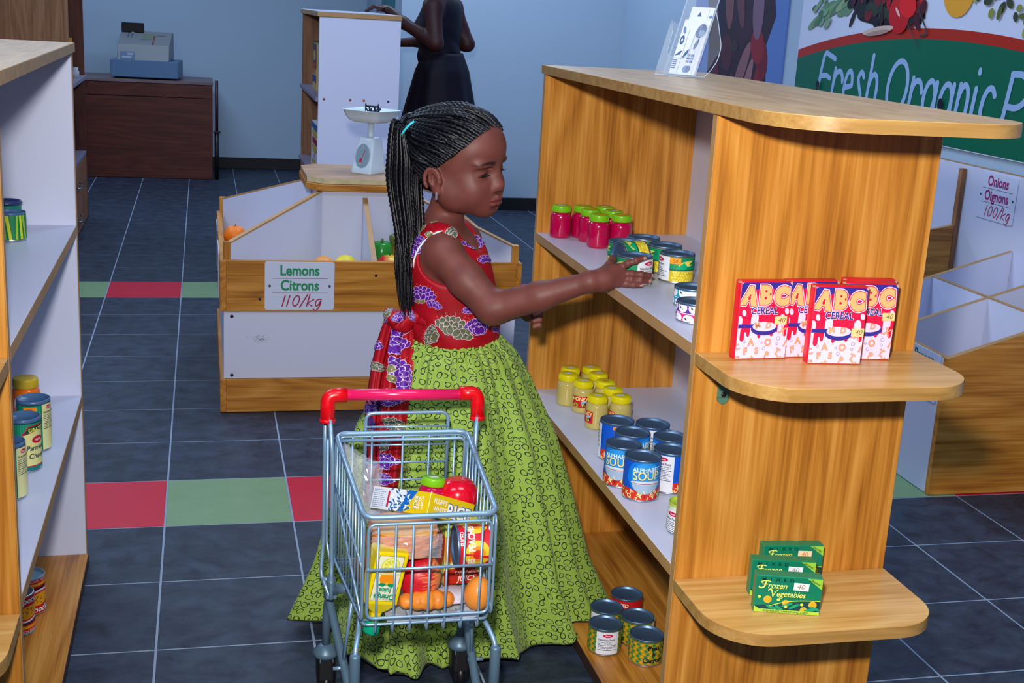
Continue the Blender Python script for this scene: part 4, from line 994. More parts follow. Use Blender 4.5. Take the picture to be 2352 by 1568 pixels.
# ---- cereal boxes
CW_, CH_, CD_ = .093, .131, .021
def cereal_proto():
    t = thing('cereal_box', 'x', 'box', (0, 0, 0), 0, 'alphabet cereal boxes on the upper end shelf')
    red = mat('cereal_red', (226, 10, 46), .4); worn = mat('worn_card', (176, 140, 110), .8)
    q = MB(); q.box((-CW_ / 2, -CD_ / 2, 0), (CW_ / 2, CD_ / 2, CH_), red, .0022, 2); q.build('carton', t)
    q = MB(); d = Decal(clip=(-CW_ / 2 + .0018, .0018, CW_ / 2 - .0018, CH_ - .0018))
    PKc = (238, 16, 66); LIL = (226, 206, 232); NAV = (50, 40, 140); TAN = (232, 178, 116)
    d.rect(-CW_ / 2, 0, CW_ / 2, CH_, PKc, 1)
    d.rect(-CW_ / 2, CH_ * .70, CW_ / 2, CH_, NAV, 2)
    d.ell(0, CH_ * .62, CW_ * .47, CH_ * .30, PKc, 3, 0, 36)
    d.rect(-CW_ / 2, 0, CW_ / 2, CH_ * .35, LIL, 4)
    for x, y0, y1, w_ in ((-.043, .30, .50, .010), (-.016, .3, .53, .013), (.033, .3, .50, .013), (.045, .3, .36, .008)):
        d.rect(x - w_ / 2, CH_ * y0, x + w_ / 2, CH_ * y1, LIL, 4); d.ell(x, CH_ * y1, w_ / 2, w_ * .8, LIL, 4)
    for x, y, w_, k in ((-.036, .34, .008, .06), (-.026, .36, .006, .03), (-.006, .36, .006, .05), (.016, .38, .007, .04), (.040, .38, .006, .05)):
        d.rect(x - w_ / 2, CH_ * (y - k), x + w_ / 2, CH_ * (y + .06), PKc, 5); d.ell(x, CH_ * (y - k), w_ / 2, w_ * .8, PKc, 5)
    for x, y in ((-.036, .60), (.040, .62)): d.ell(x, CH_ * y, .0036, .0055, LIL, 6, .3)
    for ch, x, y, a in (('A', -.030, .725, -.12), ('B', .0, .735, 0), ('C', .029, .72, .06)):
        for bo, c, L, g in ((.19, LIL, 7, 1.0), (.15, (206, 20, 70), 8, 1.0), (.115, TAN, 9, 1.0)):
            d.text(ch, x, CH_ * y, .036, c, L, bo, .86, 0, a)
        if ch == 'A': d.ell(x + .0004, CH_ * y + .0085, .0022, .0036, (206, 20, 70), 10)
        if ch == 'B': d.ell(x - .001, CH_ * y + .0070, .0022, .0022, (206, 20, 70), 10); d.ell(x - .001, CH_ * y + .0185, .0020, .0019, (206, 20, 70), 10)
    d.text('CEREAL', 0, CH_ * .585, .0165, (240, 224, 240), 10, .065, .84); d.text('CEREAL', 0, CH_ * .585, .0165, NAV, 11, .02, .84)
    d.rect(-CW_ / 2, CH_ * .405, -.016, CH_ * .455, NAV, 8); d.ell(.002, CH_ * .395, .0235, CH_ * .085, NAV, 8, 0, 28); d.ell(.002, CH_ * .425, .021, CH_ * .062, LIL, 9, 0, 28)
    for ch, x, y, s_, a in (('M', -.009, .41, .014, .3), ('D', .009, .405, .014, -.1), ('X', .0335, .335, .0165, -.4), ('A', -.019, .185, .016, .05), ('O', .011, .18, .016, 0), ('I', .040, .17, .015, -.4), ('C', -.042, .13, .014, .3), ('F', -.027, .07, .016, .1), ('S', -.008, .075, .015, 0), ('T', .027, .065, .015, -.5), ('P', .010, .02, .015, -.3), ('L', .036, .015, .014, .7), ('M', -.014, -.03, .014, .5), ('C', -.042, -.03, .014, 0)):
        d.text(ch, x, CH_ * y, s_, (206, 70, 80), 10, .05, .9, 0, a); d.text(ch, x, CH_ * y, s_, (240, 168, 120), 11, .018, .9, 0, a)
    for x, y, r_ in ((-.0315, .23, .0025), (.0, .215, .002), (.029, .27, .0033), (.028, .2, .0024), (.005, .14, .003), (-.0395, .04, .002)): d.ring(x, CH_ * y, r_, r_, .0006, (90, 90, 140), 10, 0, 14)
    for x, y, a in ((-.045, .129, .5), (.044, .128, 2.4), (-.045, .002, 1.2), (.045, .003, .3)): d.ell(x, y, .006, .0025, (196, 168, 150), 12, a, 8)
    d.into(q, on_plane((0, -CD_ / 2, 0), (1, 0, 0), (0, 0, 1)), None, .00012); q.build('front_print', t)
    q = MB()
    for sx in (-1, 1): q.box((sx * CW_ / 2 - .0008 - .003, -CD_ / 2 - .0003, CH_ - .0025), (sx * CW_ / 2 + .0008 - .003 * (sx > 0) + .003 * (sx < 0) * 0, -CD_ / 2 + .004, CH_ + .0004), worn)
    q.build('worn_corner', t)
    return t
cer0 = cereal_proto()
def zc_(dx): return dx
for i, (x, y, rz, lab, stk) in enumerate([(.888, 1.869, .03, 'leftmost alphabet cereal box standing alone against the oak panel', (.030, .066)), (.9755, 1.877, .02, 'second cereal box, half hidden behind the front cereal box', None), (1.005, 1.834, -.10, 'front cereal box standing forward of the others with sticker marked 40', (.034, .055)),
                                  (1.073, 1.860, -.12, 'right cereal box behind the front one with sticker marked 40', (.034, .075)), (1.086, 1.887, -.06, 'rearmost cereal box at the right, only its red top edge showing', None)]):
    o = cer0 if i == 0 else dup(cer0, (0, 0, 0), skip=('price_sticker',))
    o.location = (x, y, .8222); o.rotation_euler[2] = rz; o['label'] = lab
    if stk:
        d = Decal(); d.rect(-.0108, -.0068, .0108, .0068, (236, 204, 140), 14); d.text('40', .001, -.0035, .0115, (120, 90, 70), 15, -.004, 1.1, .25)
        q = MB(); d.into(q, on_plane((stk[0], -CD_ / 2, stk[1]), (1, 0, .02), (-.02, 0, 1)), None, .00013); q.build('price_sticker', o, False)

# ---- frozen vegetable boxes
FW, FH, FD = .110, .066, .024
def frozen_proto():
    t = thing('frozen_vegetable_box', 'x', 'box', (0, 0, 0), 0, 'frozen vegetable boxes on the lower end shelf')
    q = MB(); q.box((-FW / 2, -FD / 2, 0), (FW / 2, FD / 2, FH), mat('veg_green', (0, 132, 92), .3), .0012, 1); q.build('carton', t)
    q = MB(); d = Decal(clip=(-FW / 2 + .0008, .0008, FW / 2 - .0008, FH - .0008))
    YG = (214, 220, 60); DK = (0, 66, 62)
    d.rect(-FW / 2, 0, FW / 2, FH, (0, 118, 86), 1)
    d.poly([(-FW / 2, 0), (FW / 2, 0), (FW / 2, .026), (.02, .023), (-.02, .016), (-FW / 2, .012)], DK, 2)
    d.stroke([(-.028, .013), (-.005, .0205), (.02, .0248), (FW / 2, .0262)], .0013, YG, 4, 5)
    for x, y, r_ in ((-.033, .024, .0068), (-.003, .0195, .0055), (.042, .0185, .0068), (.028, .008, .006)): d.ell(x, y, r_, r_ * .95, (222, 178, 40), 3, 0, 18); [d.rect(x - r_ * .8, y + k * .0017, x + r_ * .8, y + k * .0017 + .0004, (180, 130, 20), 4) for k in (-2, -1, 0, 1, 2)]
    for x, y in ((-.047, .028), (-.015, .0245), (.024, .018), (-.002, .0125)): d.ell(x, y, .0028, .0026, (206, 222, 70), 5, 0, 12)
    for x, y, a in ((-.025, .010, -.3), (-.012, .009, -.6), (.012, .014, .5), (.0, .016, .4), (.038, .009, .1), (.046, .012, -.3)): d.ell(x, y, .010, .0026, (20, 150, 110), 3, a, 12)
    d.poly([(-FW / 2, 0), (FW / 2, 0), (FW / 2, .0065), (-.046, .0065), (-FW / 2, .012)], (170, 206, 60), 6); d.text('GREEN BEANS, CARROTS AND CORN', -.002, .0018, .0050, (16, 60, 50), 7, .012, .88)
    d.poly([(FW / 2, FH), (.028, FH), (FW / 2, .046)], (150, 200, 60), 6); d.text('ORGANIC', .0415, .0575, .0048, (16, 50, 40), 7, .02, .9, 0, -.5)
    for i, c in enumerate('MIXED'): d.text(c, -.042 + i * .0115, .0575, .0074, (0, 50, 54), 7, .03, 1.3)
    Y2 = (232, 226, 104)
    def word(w_, x, y, s_, L):
        # swash capital drawn by hand, the rest slanted lettering
        if w_[0] == 'F': d.stroke([(x + .013, y + s_ * .62), (x + .004, y + s_ * .66), (x - .002, y + s_ * .55), (x, y + s_ * .45)], .0016, Y2, L, 5); d.stroke([(x + .006, y + s_ * .62), (x + .003, y + .1 * s_), (x - .003, y), (x - .005, y + .1 * s_)], .0024, Y2, L, 5); d.stroke([(x + .001, y + .34 * s_), (x + .009, y + .36 * s_)], .0014, Y2, L)
        else: d.stroke([(x - .004, y + .55 * s_), (x, y + s_ * .68), (x + .003, y + s_ * .3), (x + .004, y)], .0022, Y2, L, 5); d.stroke([(x + .004, y), (x + .009, y + .5 * s_), (x + .013, y + .66 * s_)], .0012, Y2, L, 5)
        d.text(w_[1:], x + .0095, y, s_ * .76, Y2, L, .008, .92, .24, 0, 'l')
    word('Frozen', -.044, .0445, .0195, 8); word('Vegetables', -.029, .0305, .0185, 9)
    d.into(q, on_plane((0, -FD / 2, 0), (1, 0, 0), (0, 0, 1)), None, .00012); q.build('front_print', t)
    return t
fz0 = frozen_proto()
for i, (x, y, rz, lab, c) in enumerate([(.940, 1.768, -.27, 'front frozen vegetables box with white sticker marked 40', (236, 232, 226)), (.958, 1.829, -.20, 'middle frozen vegetables box peeking out behind the front box', (226, 226, 230)), (1.003, 1.888, -.10, 'rear frozen vegetables box leaning by the oak panel with orange number sticker', (240, 214, 180))]):
    o = fz0 if i == 0 else dup(fz0, (0, 0, 0), skip=('price_sticker',))
    o.location = (x, y, .4112); o.rotation_euler[2] = rz; o['label'] = lab
    d = Decal(); d.rect(-.0125, -.0068, .0125, .0068, c, 13); d.text('40', -.001, -.0035, .0118, ((150, 110, 90), (120, 120, 130), (236, 130, 20))[i], 14, -.002, 1.1, .2)
    q = MB(); d.into(q, on_plane((.020, -FD / 2, .050), (1, 0, -.03), (.03, 0, 1)), None, .00013); q.build('price_sticker', o, False)

# ---- acrylic leaflet holder on top
acr = mat('clear_acrylic', (232, 240, 250), .05, 0, .5, 0, None, 0, 1.45, .10)
acr_e = mat('acrylic_edge', (214, 230, 248), .08, 0, .6, 0, None, 0, 1.45, .55)
HX, HY, HZ = 1.040, 2.735, 1.2343
HM = Matrix.Translation((HX, HY, HZ)) @ Matrix.Rotation(-1.02, 4, 'Z') @ Matrix.Diagonal((.72, 1, 1, 1))
hold = thing('leaflet_holder', 'clear acrylic leaflet holder standing on the top of the right shelf unit', 'holder', (HX, HY, HZ))
def loc_box(mb, a, b, m, M, bev=0): mb.box(a, b, m, bev, 1, M)
LEAN = Matrix.Rotation(math.radians(-21), 4, 'X')
q = MB(); loc_box(q, (-.062, -.036, .0002), (.062, .034, .0026), acr_e, HM); q.build('base_plate', hold)
q = MB(); loc_box(q, (-.062, 0, 0), (.062, .002, .30), acr, HM @ Matrix.Translation((0, -.004, .003)) @ LEAN)
o = q.build('back_sheet', hold)
q = MB()
for x in (-.062, .0605): loc_box(q, (x, -.0005, 0), (x + .0016, .0025, .30), acr_e, HM @ Matrix.Translation((0, -.004, .003)) @ LEAN)
q.build('sheet_edge', o)
q = MB()   # pocket: low front with a rounded notch, two sides
pts = [(-.062, .0), (.062, .0), (.062, .115), (.052, .115), (.044, .10), (.040, .05), (.028, .040), (-.028, .040), (-.040, .05), (-.044, .10), (-.052, .115), (-.062, .115)]
PM = HM @ Matrix.Translation((0, -.034, .003)) @ LEAN @ Matrix(((1, 0, 0, 0), (0, 0, 1, 0), (0, 1, 0, 0), (0, 0, 0, 1)))
q.prism(pts, -.0015, 0, acr, 0, PM); q.tube([PM @ Vector((p[0], p[1], -.0008)) for p in pts[2:]], .0007, acr_e, 6)
for x in (-.062, .0604): loc_box(q, (x, -.030, 0), (x + .0016, -.0002, .115), acr, HM @ Matrix.Translation((0, -.004, .003)) @ LEAN)
q.build('pocket', hold)
q = MB(); q.tube(fillet([HM @ Vector(p) for p in ((.058, .034, .001), (.058, .052, .012), (.058, .078, .036), (.058, .088, .068), (.058, .066, .125), (.058, .052, .150))], .012), .0011, acr_e, 6); q.build('easel_edge', hold)
q = MB(); P4 = [HM @ Vector(p) for p in ((-.05, .034, .003), (.058, .034, .003), (.058, .086, .06), (-.05, .086, .06))]; P5 = [HM @ Vector(p) for p in ((-.05, .06, .15), (.058, .06, .15))]
q.add(P4 + P5, [(0, 1, 2, 3), (3, 2, 5, 4)], acr); q.build('easel_sheet', hold)
# leaflets in the pocket
pap = mat('leaflet_paper', (238, 244, 252), .5)
def leaflet(label, x0, x1, h, dy, seed, full):
    t = thing('leaflet', label, 'leaflet', HM @ Vector(((x0 + x1) / 2, dy, .0042)), 0, None)
    M = HM @ Matrix.Translation((0, dy, .0042)) @ LEAN
    q = MB(); q.box((x0, 0, 0), (x1, .003, h), pap, .0003, 1, M); q.build('paper', t)
    d = Decal(clip=(x0 + .001, .002, x1 - .001, h - .001)); B1 = (84, 112, 158); B2 = (120, 150, 196); m_ = x0 + (x1 - x0) * .36
    if full:
        d.rect(m_, 0, m_ + .0007, h * .82, (60, 84, 130), 1)
        d.ell(m_ + .032, h * .80, .013, .017, B1, 1, -.2); d.ell(m_ + .036, h * .76, .008, .008, (150, 180, 214), 2)
        d.ell(m_ + .03, h * .56, .0045, .013, B1, 1, -.25); d.ell(m_ - .012, h * .62, .006, .011, B1, 1); d.ell(m_ - .012, h * .62, .0025, .004, (238, 244, 252), 2); d.ell(m_ - .013, h * .80, .004, .009, B2, 1, .3)
        d.ell(m_ + .022, h * .1, .009, .0085, B2, 1); d.ell(m_ + .028, h * .105, .006, .008, B1, 2); d.poly([(m_ - .02, h * .33), (m_ - .008, h * .42), (m_ - .002, h * .43), (m_ - .006, h * .35)], B1, 1); d.ell(m_ + .01, h * .38, .004, .012, B1, 1, -.5)
        for k in range(3):
            for j in range(2): d.rect(m_ + .016 + j * .010, h * (.22 + k * .055), m_ + .0245 + j * .010, h * (.262 + k * .055), (B2, B1)[(k + j) % 2], 1)
        for k in range(5): d.rect(m_ - .02, h * (.1 + k * .035), m_ - .008, h * (.12 + k * .035), B2 if k % 2 else B1, 1)
    else:
        d.poly([(x0 + .028, h * .86), (x0 + .034, h * .93), (x0 + .040, h * .86)], B1, 1); d.rect(x0 + .058, h * .8, x0 + .0586, h, B2, 1); d.ell(x0 + .066, h * .86, .004, .004, B2, 1)
    q = MB(); d.into(q, on_plane(M @ Vector((0, -.0001, 0)), M.to_3x3() @ Vector((1, 0, 0)), M.to_3x3() @ Vector((0, 0, 1)))); q.build('print', t)
leaflet('front folded leaflet with blue fruit pictures in the acrylic holder', -.032, .052, .128, -.0135, 1, True)
leaflet('taller leaflet behind the front leaflet in the acrylic holder', -.026, .060, .158, -.0080, 2, False)
# ================================================================ ISLAND GOODS, FAR SHELVES
# kitchen scale
scl = thing('kitchen_scale', 'white kitchen scale with round dial on the island top', 'scale', (.585, 4.64, .7522))
SM = Matrix.Translation((.5865, 4.644, .7522)) @ Matrix.Rotation(math.radians(-43), 4, 'Z')
wp = mat('scale_white', (206, 224, 238), .3)
q = MB()
def fr(rows, m, M, name=None):
    """stack of rounded rectangles (z, half x, half y, corner radius, dy)"""
    ring = []; n = 6
    for z, hx, hy, r, dy in rows:
        p = []
        for cx, cy, a0 in ((hx - r, hy - r, 0), (-hx + r, hy - r, PI / 2), (-hx + r, -hy + r, PI), (hx - r, -hy + r, 1.5 * PI)):
            p += [Vector((cx + r * math.cos(a0 + t), cy + r * math.sin(a0 + t) + dy, z)) for t in np.linspace(0, PI / 2, n)]
        ring.append(p)
    k = len(ring[0]); vs = [M @ v for p in ring for v in p]
    fs = [(i * k + j, i * k + (j + 1) % k, (i + 1) * k + (j + 1) % k, (i + 1) * k + j) for i in range(len(ring) - 1) for j in range(k)]
    fs += [tuple(range(k))[::-1], tuple((len(ring) - 1) * k + j for j in range(k))]
    return vs, fs
vs, fs = fr([(0, .043, .047, .006, 0), (.004, .044, .048, .007, 0), (.02, .043, .046, .008, .001), (.07, .040, .038, .010, .006), (.115, .036, .031, .012, .010), (.127, .033, .028, .012, .010), (.131, .025, .020, .012, .010)], wp, SM)
q.add(vs, fs, wp, False); body = q.build('body', scl)
for p in body.data.polygons: p.use_smooth = len(p.vertices) == 4
q = MB(); TILT = math.atan2(.017, .1)
DM = SM @ Matrix.Translation((0, -.0470, .004)) @ Matrix.Rotation(-TILT * 1.0, 4, 'X')
d = Decal(); d.ell(0, .060, .031, .046, (150, 172, 186), 1, 0, 36); d.ell(0, .060, .0285, .0435, (136, 160, 176), 2, 0, 36)
for i in range(40):
    a = 2 * PI * i / 40; d.stroke([(.0205 * math.cos(a), .06 + .034 * math.sin(a)), (.0245 * math.cos(a), .06 + .0385 * math.sin(a))], .0006, (90, 112, 130), 3)
d.ring(0, .060, .015, .022, .0008, (104, 126, 144), 3); d.text('kg', 0, .094, .008, (206, 220, 228), 3, 0)
d.stroke([(-.004, .047), (.009, .083)], .0022, (196, 24, 62), 5); d.ell(-.005, .044, .0055, .009, (206, 40, 76), 5, -.3); d.ell(-.006, .034, .003, .004, (214, 224, 232), 4)
d.into(q, on_plane(DM @ Vector((0, 0, 0)), DM.to_3x3() @ Vector((1, 0, 0)), DM.to_3x3() @ Vector((0, 0, 1))), None, .0004); q.build('dial', scl)
q = MB(); q.lathe([(0, .1312), (.012, .1312), (.011, .135), (.011, .180), (.016, .184), (0, .184)], wp, 16, SM @ Matrix.Translation((0, .01, 0))); q.build('stem', scl)
TM_ = SM @ Matrix.Translation((0.0, .012, 0))
vs, fs = fr([(.184, .050, .050, .022, 0), (.19, .064, .064, .026, 0), (.205, .074, .074, .026, 0), (.226, .079, .079, .022, 0), (.228, .083, .083, .022, 0), (.2295, .082, .082, .022, 0), (.2275, .077, .077, .022, 0), (.205, .071, .071, .026, 0), (.192, .060, .060, .026, 0), (.189, .04, .04, .02, 0)], wp, TM_)
q = MB(); q.add(vs, fs, wp, True); q.build('tray', scl)
# dark spiky bundle lying in the tray
bn = thing('purple_bundle', 'dark purple spiky bundle lying in the scale tray', 'bundle', TM_ @ Vector((.005, 0, .19)))
pm = mat('purple_pod', (58, 24, 84), .5); dk = mat('dark_stalk', (20, 16, 26), .6)
q = MB(); q.ball(TM_ @ Vector((.006, 0, .207)), (.036, .030, .0195), pm, 16, 10); q.build('pod', bn)
q = MB()
for k in range(9):
    a = k * .8; p = TM_ @ Vector((.006 + .02 * math.cos(a), .016 * math.sin(a), .222)); q.tube([p, p + Vector((.012 * math.cos(a), .01 * math.sin(a), .012))], .0028, dk, 6)
b_ = TM_ @ Vector((0, 0, .240)); e_ = Vector((.97, -.2, 0))
q.tube([b_ - e_ * .024, b_ + e_ * .026], .0035, dk, 6)
for s_ in (-.022, -.008, .01, .024): q.tube([b_ + e_ * s_ - Vector((0, 0, .018)), b_ + e_ * s_ + Vector((0, 0, .010 if abs(s_) > .015 else 0))], .0026, dk, 6)
q.build('stalk', bn); bpy.context.view_layer.update()

# fruit
org_m = mat('orange_peel', (240, 122, 8), .42, bump=(260, .5)); red_o = mat('red_orange', (214, 62, 18), .42, bump=(260, .4))
def fruit(name, label, cat, c, r, m, sq=.96, stem=None, group=None, seg=24):
    t = thing(name, label, cat, (c[0], c[1], c[2]), 0, group)
    q = MB(); pr = []
    for i in range(15):
        a = PI * i / 14; rr = math.sin(a); z = -math.cos(a)
        dim = .12 * math.exp(-((PI - a) / .35) ** 2) + .08 * math.exp(-(a / .35) ** 2) * -1
        pr.append((r * rr if 0 < i < 14 else 0, r * sq * (z - dim * 1.0)))
    q.lathe(pr, m, seg, Matrix.Translation(c)); q.build('flesh', t)
    if stem is not None:
        q = MB(); top = Vector((c[0], c[1], c[2] + r * sq * .86)); q.tube([top, top + Vector((.003, .001, .008))], .0018, stem, 6); q.build('stem', t)
    return t
stem_m = mat('fruit_stem', (74, 60, 30), .7)
GO = 'oranges in the left bin of the island'
fruit('orange', 'orange lying on top in the left bin of the island', 'orange', (.108, 4.605, .520), .040, org_m, .95, stem_m, GO)
fruit('orange', 'reddish orange at the left front of the orange bin', 'orange', (.110, 4.505, .486), .040, red_o, .95, stem_m)
fruit('orange', 'orange under the top orange in the left bin', 'orange', (.20, 4.60, .4402), .040, org_m, .95, stem_m); fruit('orange', 'orange in the left bin nearest the corner post, below the others', 'orange', (.124, 4.585, .4402), .040, org_m, .95, stem_m)
fruit('orange', 'reddish lower orange against the left board of the bin', 'orange', (.120, 4.480, .4402 - .004 + .004), .030, red_o, .95, stem_m)
def lemon(label, c, col, yaw, group=None):
    t = thing('lemon', label, 'lemon', c, 0, group); r = .036
    q = MB(); pr = [(0, -1.32), (.10, -1.27), (.22, -1.17), (.55, -.93), (.84, -.55), (.98, 0), (.84, .55), (.55, .93), (.2, 1.17), (.14, 1.3), (.08, 1.36), (0, 1.37)]
    q.lathe([(a * r, b * r) for a, b in pr], mat('lemon_%d' % col[0], col, .4, bump=(240, .4)), 20, Matrix.Translation(c) @ Matrix.Rotation(yaw, 4, 'Z') @ Matrix.Rotation(PI / 2, 4, 'Y')); q.build('rind', t)
    return t
lemon('yellow green lemon peeping over the front board right of the sign', (.477, 4.33, .472), (226, 206, 40), .15)
lemon('orange tinted lemon peeping over the front board above the sign', (.40, 4.315, .470), (232, 150, 60), -.2)
lemon('lower lemon hidden behind the front board, left', (.44, 4.26, .436), (226, 206, 40), .9); lemon('lower lemon hidden behind the front board, right', (.49, 4.385, .436), (226, 206, 40), .3); lemon('lowest lemon by the diagonal divider', (.35, 4.34, .436), (226, 206, 40), 1.3)
# mangoes, pepper and gourd in the right half of the front bin
def grad_mat(name, c0, c1, axis=2, lo=-.03, hi=.03):
    m, nt, b = nm(name); tc = nt.nodes.new('ShaderNodeTexCoord'); sx = nt.nodes.new('ShaderNodeSeparateXYZ'); nt.links.new(tc.outputs['Object'], sx.inputs[0])
    mr = nt.nodes.new('ShaderNodeMapRange'); mr.inputs['From Min'].default_value = lo; mr.inputs['From Max'].default_value = hi
    nt.links.new(sx.outputs[axis], mr.inputs['Value']); r = ramp(nt, [(0.2, c0), (0.8, c1)]); nt.links.new(mr.outputs[0], r.inputs['Fac']); nt.links.new(r.outputs['Color'], b.inputs['Base Color']); b.inputs['Roughness'].default_value = .35
    return m
mango_m = grad_mat('mango_skin', (214, 36, 30), (232, 186, 40), 0, -.032, .012)
fruit('mango', 'red and yellow mango beside the green pepper in the lemon bin', 'mango', (.625, 4.30, .468), .048, mango_m, 1.02, stem_m)
fruit('mango', 'second red yellow mango partly behind the hair braids', 'mango', (.705, 4.335, .452), .050, mango_m, 1.0, stem_m)
fruit('mango', 'mango underneath the others at the right of the bin', 'mango', (.80, 4.31, .4485), .046, mango_m, 1.0, stem_m)
gp = thing('green_pepper', 'green pepper standing behind the mango', 'pepper', (.612, 4.405, .401))
q = MB(); gm = mat('pepper_green', (38, 140, 44), .25)
vs = []; N_ = 36; prof = [(0.001, .004), (.018, .0), (.03, .012), (.036, .05), (.037, .10), (.034, .128), (.026, .139), (.010, .136), (.001, .132)]
for r_, z in prof:
    for i in range(N_):
        a = 2 * PI * i / N_; k = 1 + .10 * abs(math.cos(2 * a)) - .05
        vs.append((.612 + r_ * k * math.cos(a), 4.405 + r_ * k * math.sin(a), .4012 + z))
q.add(vs, [(i * N_ + j, i * N_ + (j + 1) % N_, (i + 1) * N_ + (j + 1) % N_, (i + 1) * N_ + j) for i in range(len(prof) - 1) for j in range(N_)], gm, True); q.build('pepper_body', gp)
q = MB(); q.tube([(.612, 4.405, .533), (.614, 4.404, .552)], [.005, .0035], mat('pepper_stem', (60, 110, 50), .6), 8); q.build('stem', gp)
gd = thing('gourd', 'olive and yellow bottle gourd standing behind the mangoes', 'gourd', (.668, 4.42, .401))
q = MB(); q.lathe([(0, 0), (.02, .002), (.036, .02), (.040, .045), (.034, .075), (.024, .10), (.020, .125), (.022, .150), (.021, .162), (.012, .168), (0, .169)], grad_mat('gourd_skin', (224, 170, 40), (96, 104, 50), 2, .05, .15), 24, Matrix.Translation((.690, 4.425, .4012)) @ Matrix.Rotation(-.18, 4, 'Y')); q.build('gourd_body', gd)
# orange knobbly squash glimpsed behind the neck
sq_ = thing('squash', 'knobbly orange squash standing on the island behind the girl\'s neck', 'squash', (.70, 4.78, .7522))
q = MB(); sm_ = mat('squash_skin', (222, 128, 20), .4, bump=(90, 1.0), vary=(60, .35)); R_ = random.Random(9)
q.ball((.712, 4.70, .7522 + .034), (.028, .028, .034), sm_, 20, 14)
for k in range(46):
    a, b = R_.uniform(0, 2 * PI), R_.uniform(-1.1, 1.2); q.ball((.712 + .0265 * math.cos(a) * math.cos(b), 4.70 + .0265 * math.sin(a) * math.cos(b), .7862 + .032 * math.sin(b)), .0055, sm_, 8, 6)
q.build('squash_body', sq_)
# ---- boxes on the far shelves
def carton(name, label, a, b, draw, base, group=None, side='x'):
    t = thing(name, label, 'box', ((a[0] + b[0]) / 2, (a[1] + b[1]) / 2, a[2]), 0, group)
    q = MB(); q.box(a, b, paint(base), .001); q.build('carton', t)
    d = Decal(clip=(0, 0, b[1] - a[1], b[2] - a[2])) ; draw(d, b[1] - a[1], b[2] - a[2]); q = MB()
    if side == 'x': d.into(q, on_plane((a[0], b[1], a[2]), (0, -1, 0), (0, 0, 1)), None, .0003)
    else: d.into(q, on_plane((b[0], a[1], a[2]), (0, 1, 0), (0, 0, 1)), None, .0003)
    q.build('front_print', t)
    return t
def art_a(d, w_, h): d.rect(0, h * .45, w_, h, (60, 30, 40), 1); d.text('POP', w_ / 2, h * .36, w_ * .34, (226, 90, 40), 3, .03); d.ell(w_ * .5, h * .75, w_ * .3, h * .12, (206, 170, 90), 2); d.rect(0, h * .16, w_, h * .32, (24, 40, 130), 2); d.ell(w_ * .5, h * .1, w_ * .3, h * .08, (214, 180, 90), 3)
def art_b(d, w_, h): d.rect(0, h * .5, w_, h * .9, (226, 20, 40), 1); d.rect(w_ * .2, h * .62, w_ * .8, h * .74, (214, 214, 226), 2); d.rect(0, 0, w_, h * .3, (120, 10, 30), 1)
def art_c(d, w_, h): d.rect(0, h * .2, w_, h, (80, 60, 40), 1); [d.ell(w_ * (.2 + .3 * (k % 3)), h * (.3 + .2 * (k // 3)), w_ * .16, h * .08, ((206, 170, 80), (180, 60, 40), (226, 210, 150))[k % 3], 2) for k in range(9)]; d.rect(0, 0, w_, h * .16, (190, 190, 210), 2)
for x0, y0, y1, h, art, base, lab in ((.600, 7.10, 7.32, .245, art_c, (90, 70, 40), 'farthest snack box with brown picture on the far white shelf unit'), (.578, 6.84, 7.06, .240, art_a, (190, 170, 110), 'snack box with blue band in the middle of the far shelf unit'), (.585, 6.60, 6.80, .232, art_b, (206, 20, 36), 'bright red box nearest on the far shelf unit')):
    carton('snack_box', lab, (x0, y0, .8922), (x0 + .07, y1, .8922 + h), art, base)
def art_crk(d, w_, h):
    d.rect(0, h * .86, w_, h, (30, 110, 170), 1)
    for k in range(4):
        if k == 1: d.rect(w_ * .2, h * .54, w_ * .95, h * .68, (170, 24, 50), 1)
        else: d.ell(w_ * .55, h * (.78, .6, .44, .1)[k], w_ * .36, h * .085, (196, 150, 40), 1); d.ell(w_ * .55, h * (.78, .6, .44, .1)[k], w_ * .28, h * .065, (222, 186, 80), 2)
    d.text('SR', w_ * .55, h * .235, h * .14, (206, 20, 50), 2, .04)
carton('cracker_box', 'tall white cracker box with red letters on the lower shelf of the far white unit', (.572, 6.62, .4902), (.622, 7.02, .4902 + .235), art_crk, (222, 222, 226))
def art_o(d, w_, h): d.rect(w_ * .1, h * .3, w_ * .5, h * .85, (20, 60, 130), 1); d.text('2E', w_ * .35, h * .62, h * .26, (220, 226, 240), 2, .03); d.ell(w_ * .4, h * .2, w_ * .16, h * .1, (220, 220, 226), 2)
carton('orange_box', 'orange box with blue lettering in the tall brown cabinet', (-.83, 7.55, .8502), (-.735, 7.92, .8502 + .215), art_o, (232, 140, 20), None, 'y')
q = thing('small_jar', 'small white jar in front of the orange box in the tall cabinet', 'jar', (-.70, 7.72, .8502)); m_ = MB(); m_.lathe([(0, 0), (.02, 0), (.021, .035), (.016, .045), (.017, .06), (0, .06)], mat('jar_white', (190, 200, 214), .3), 16, Matrix.Translation((-.704, 7.72, .8502))); m_.build('jar_body', q)
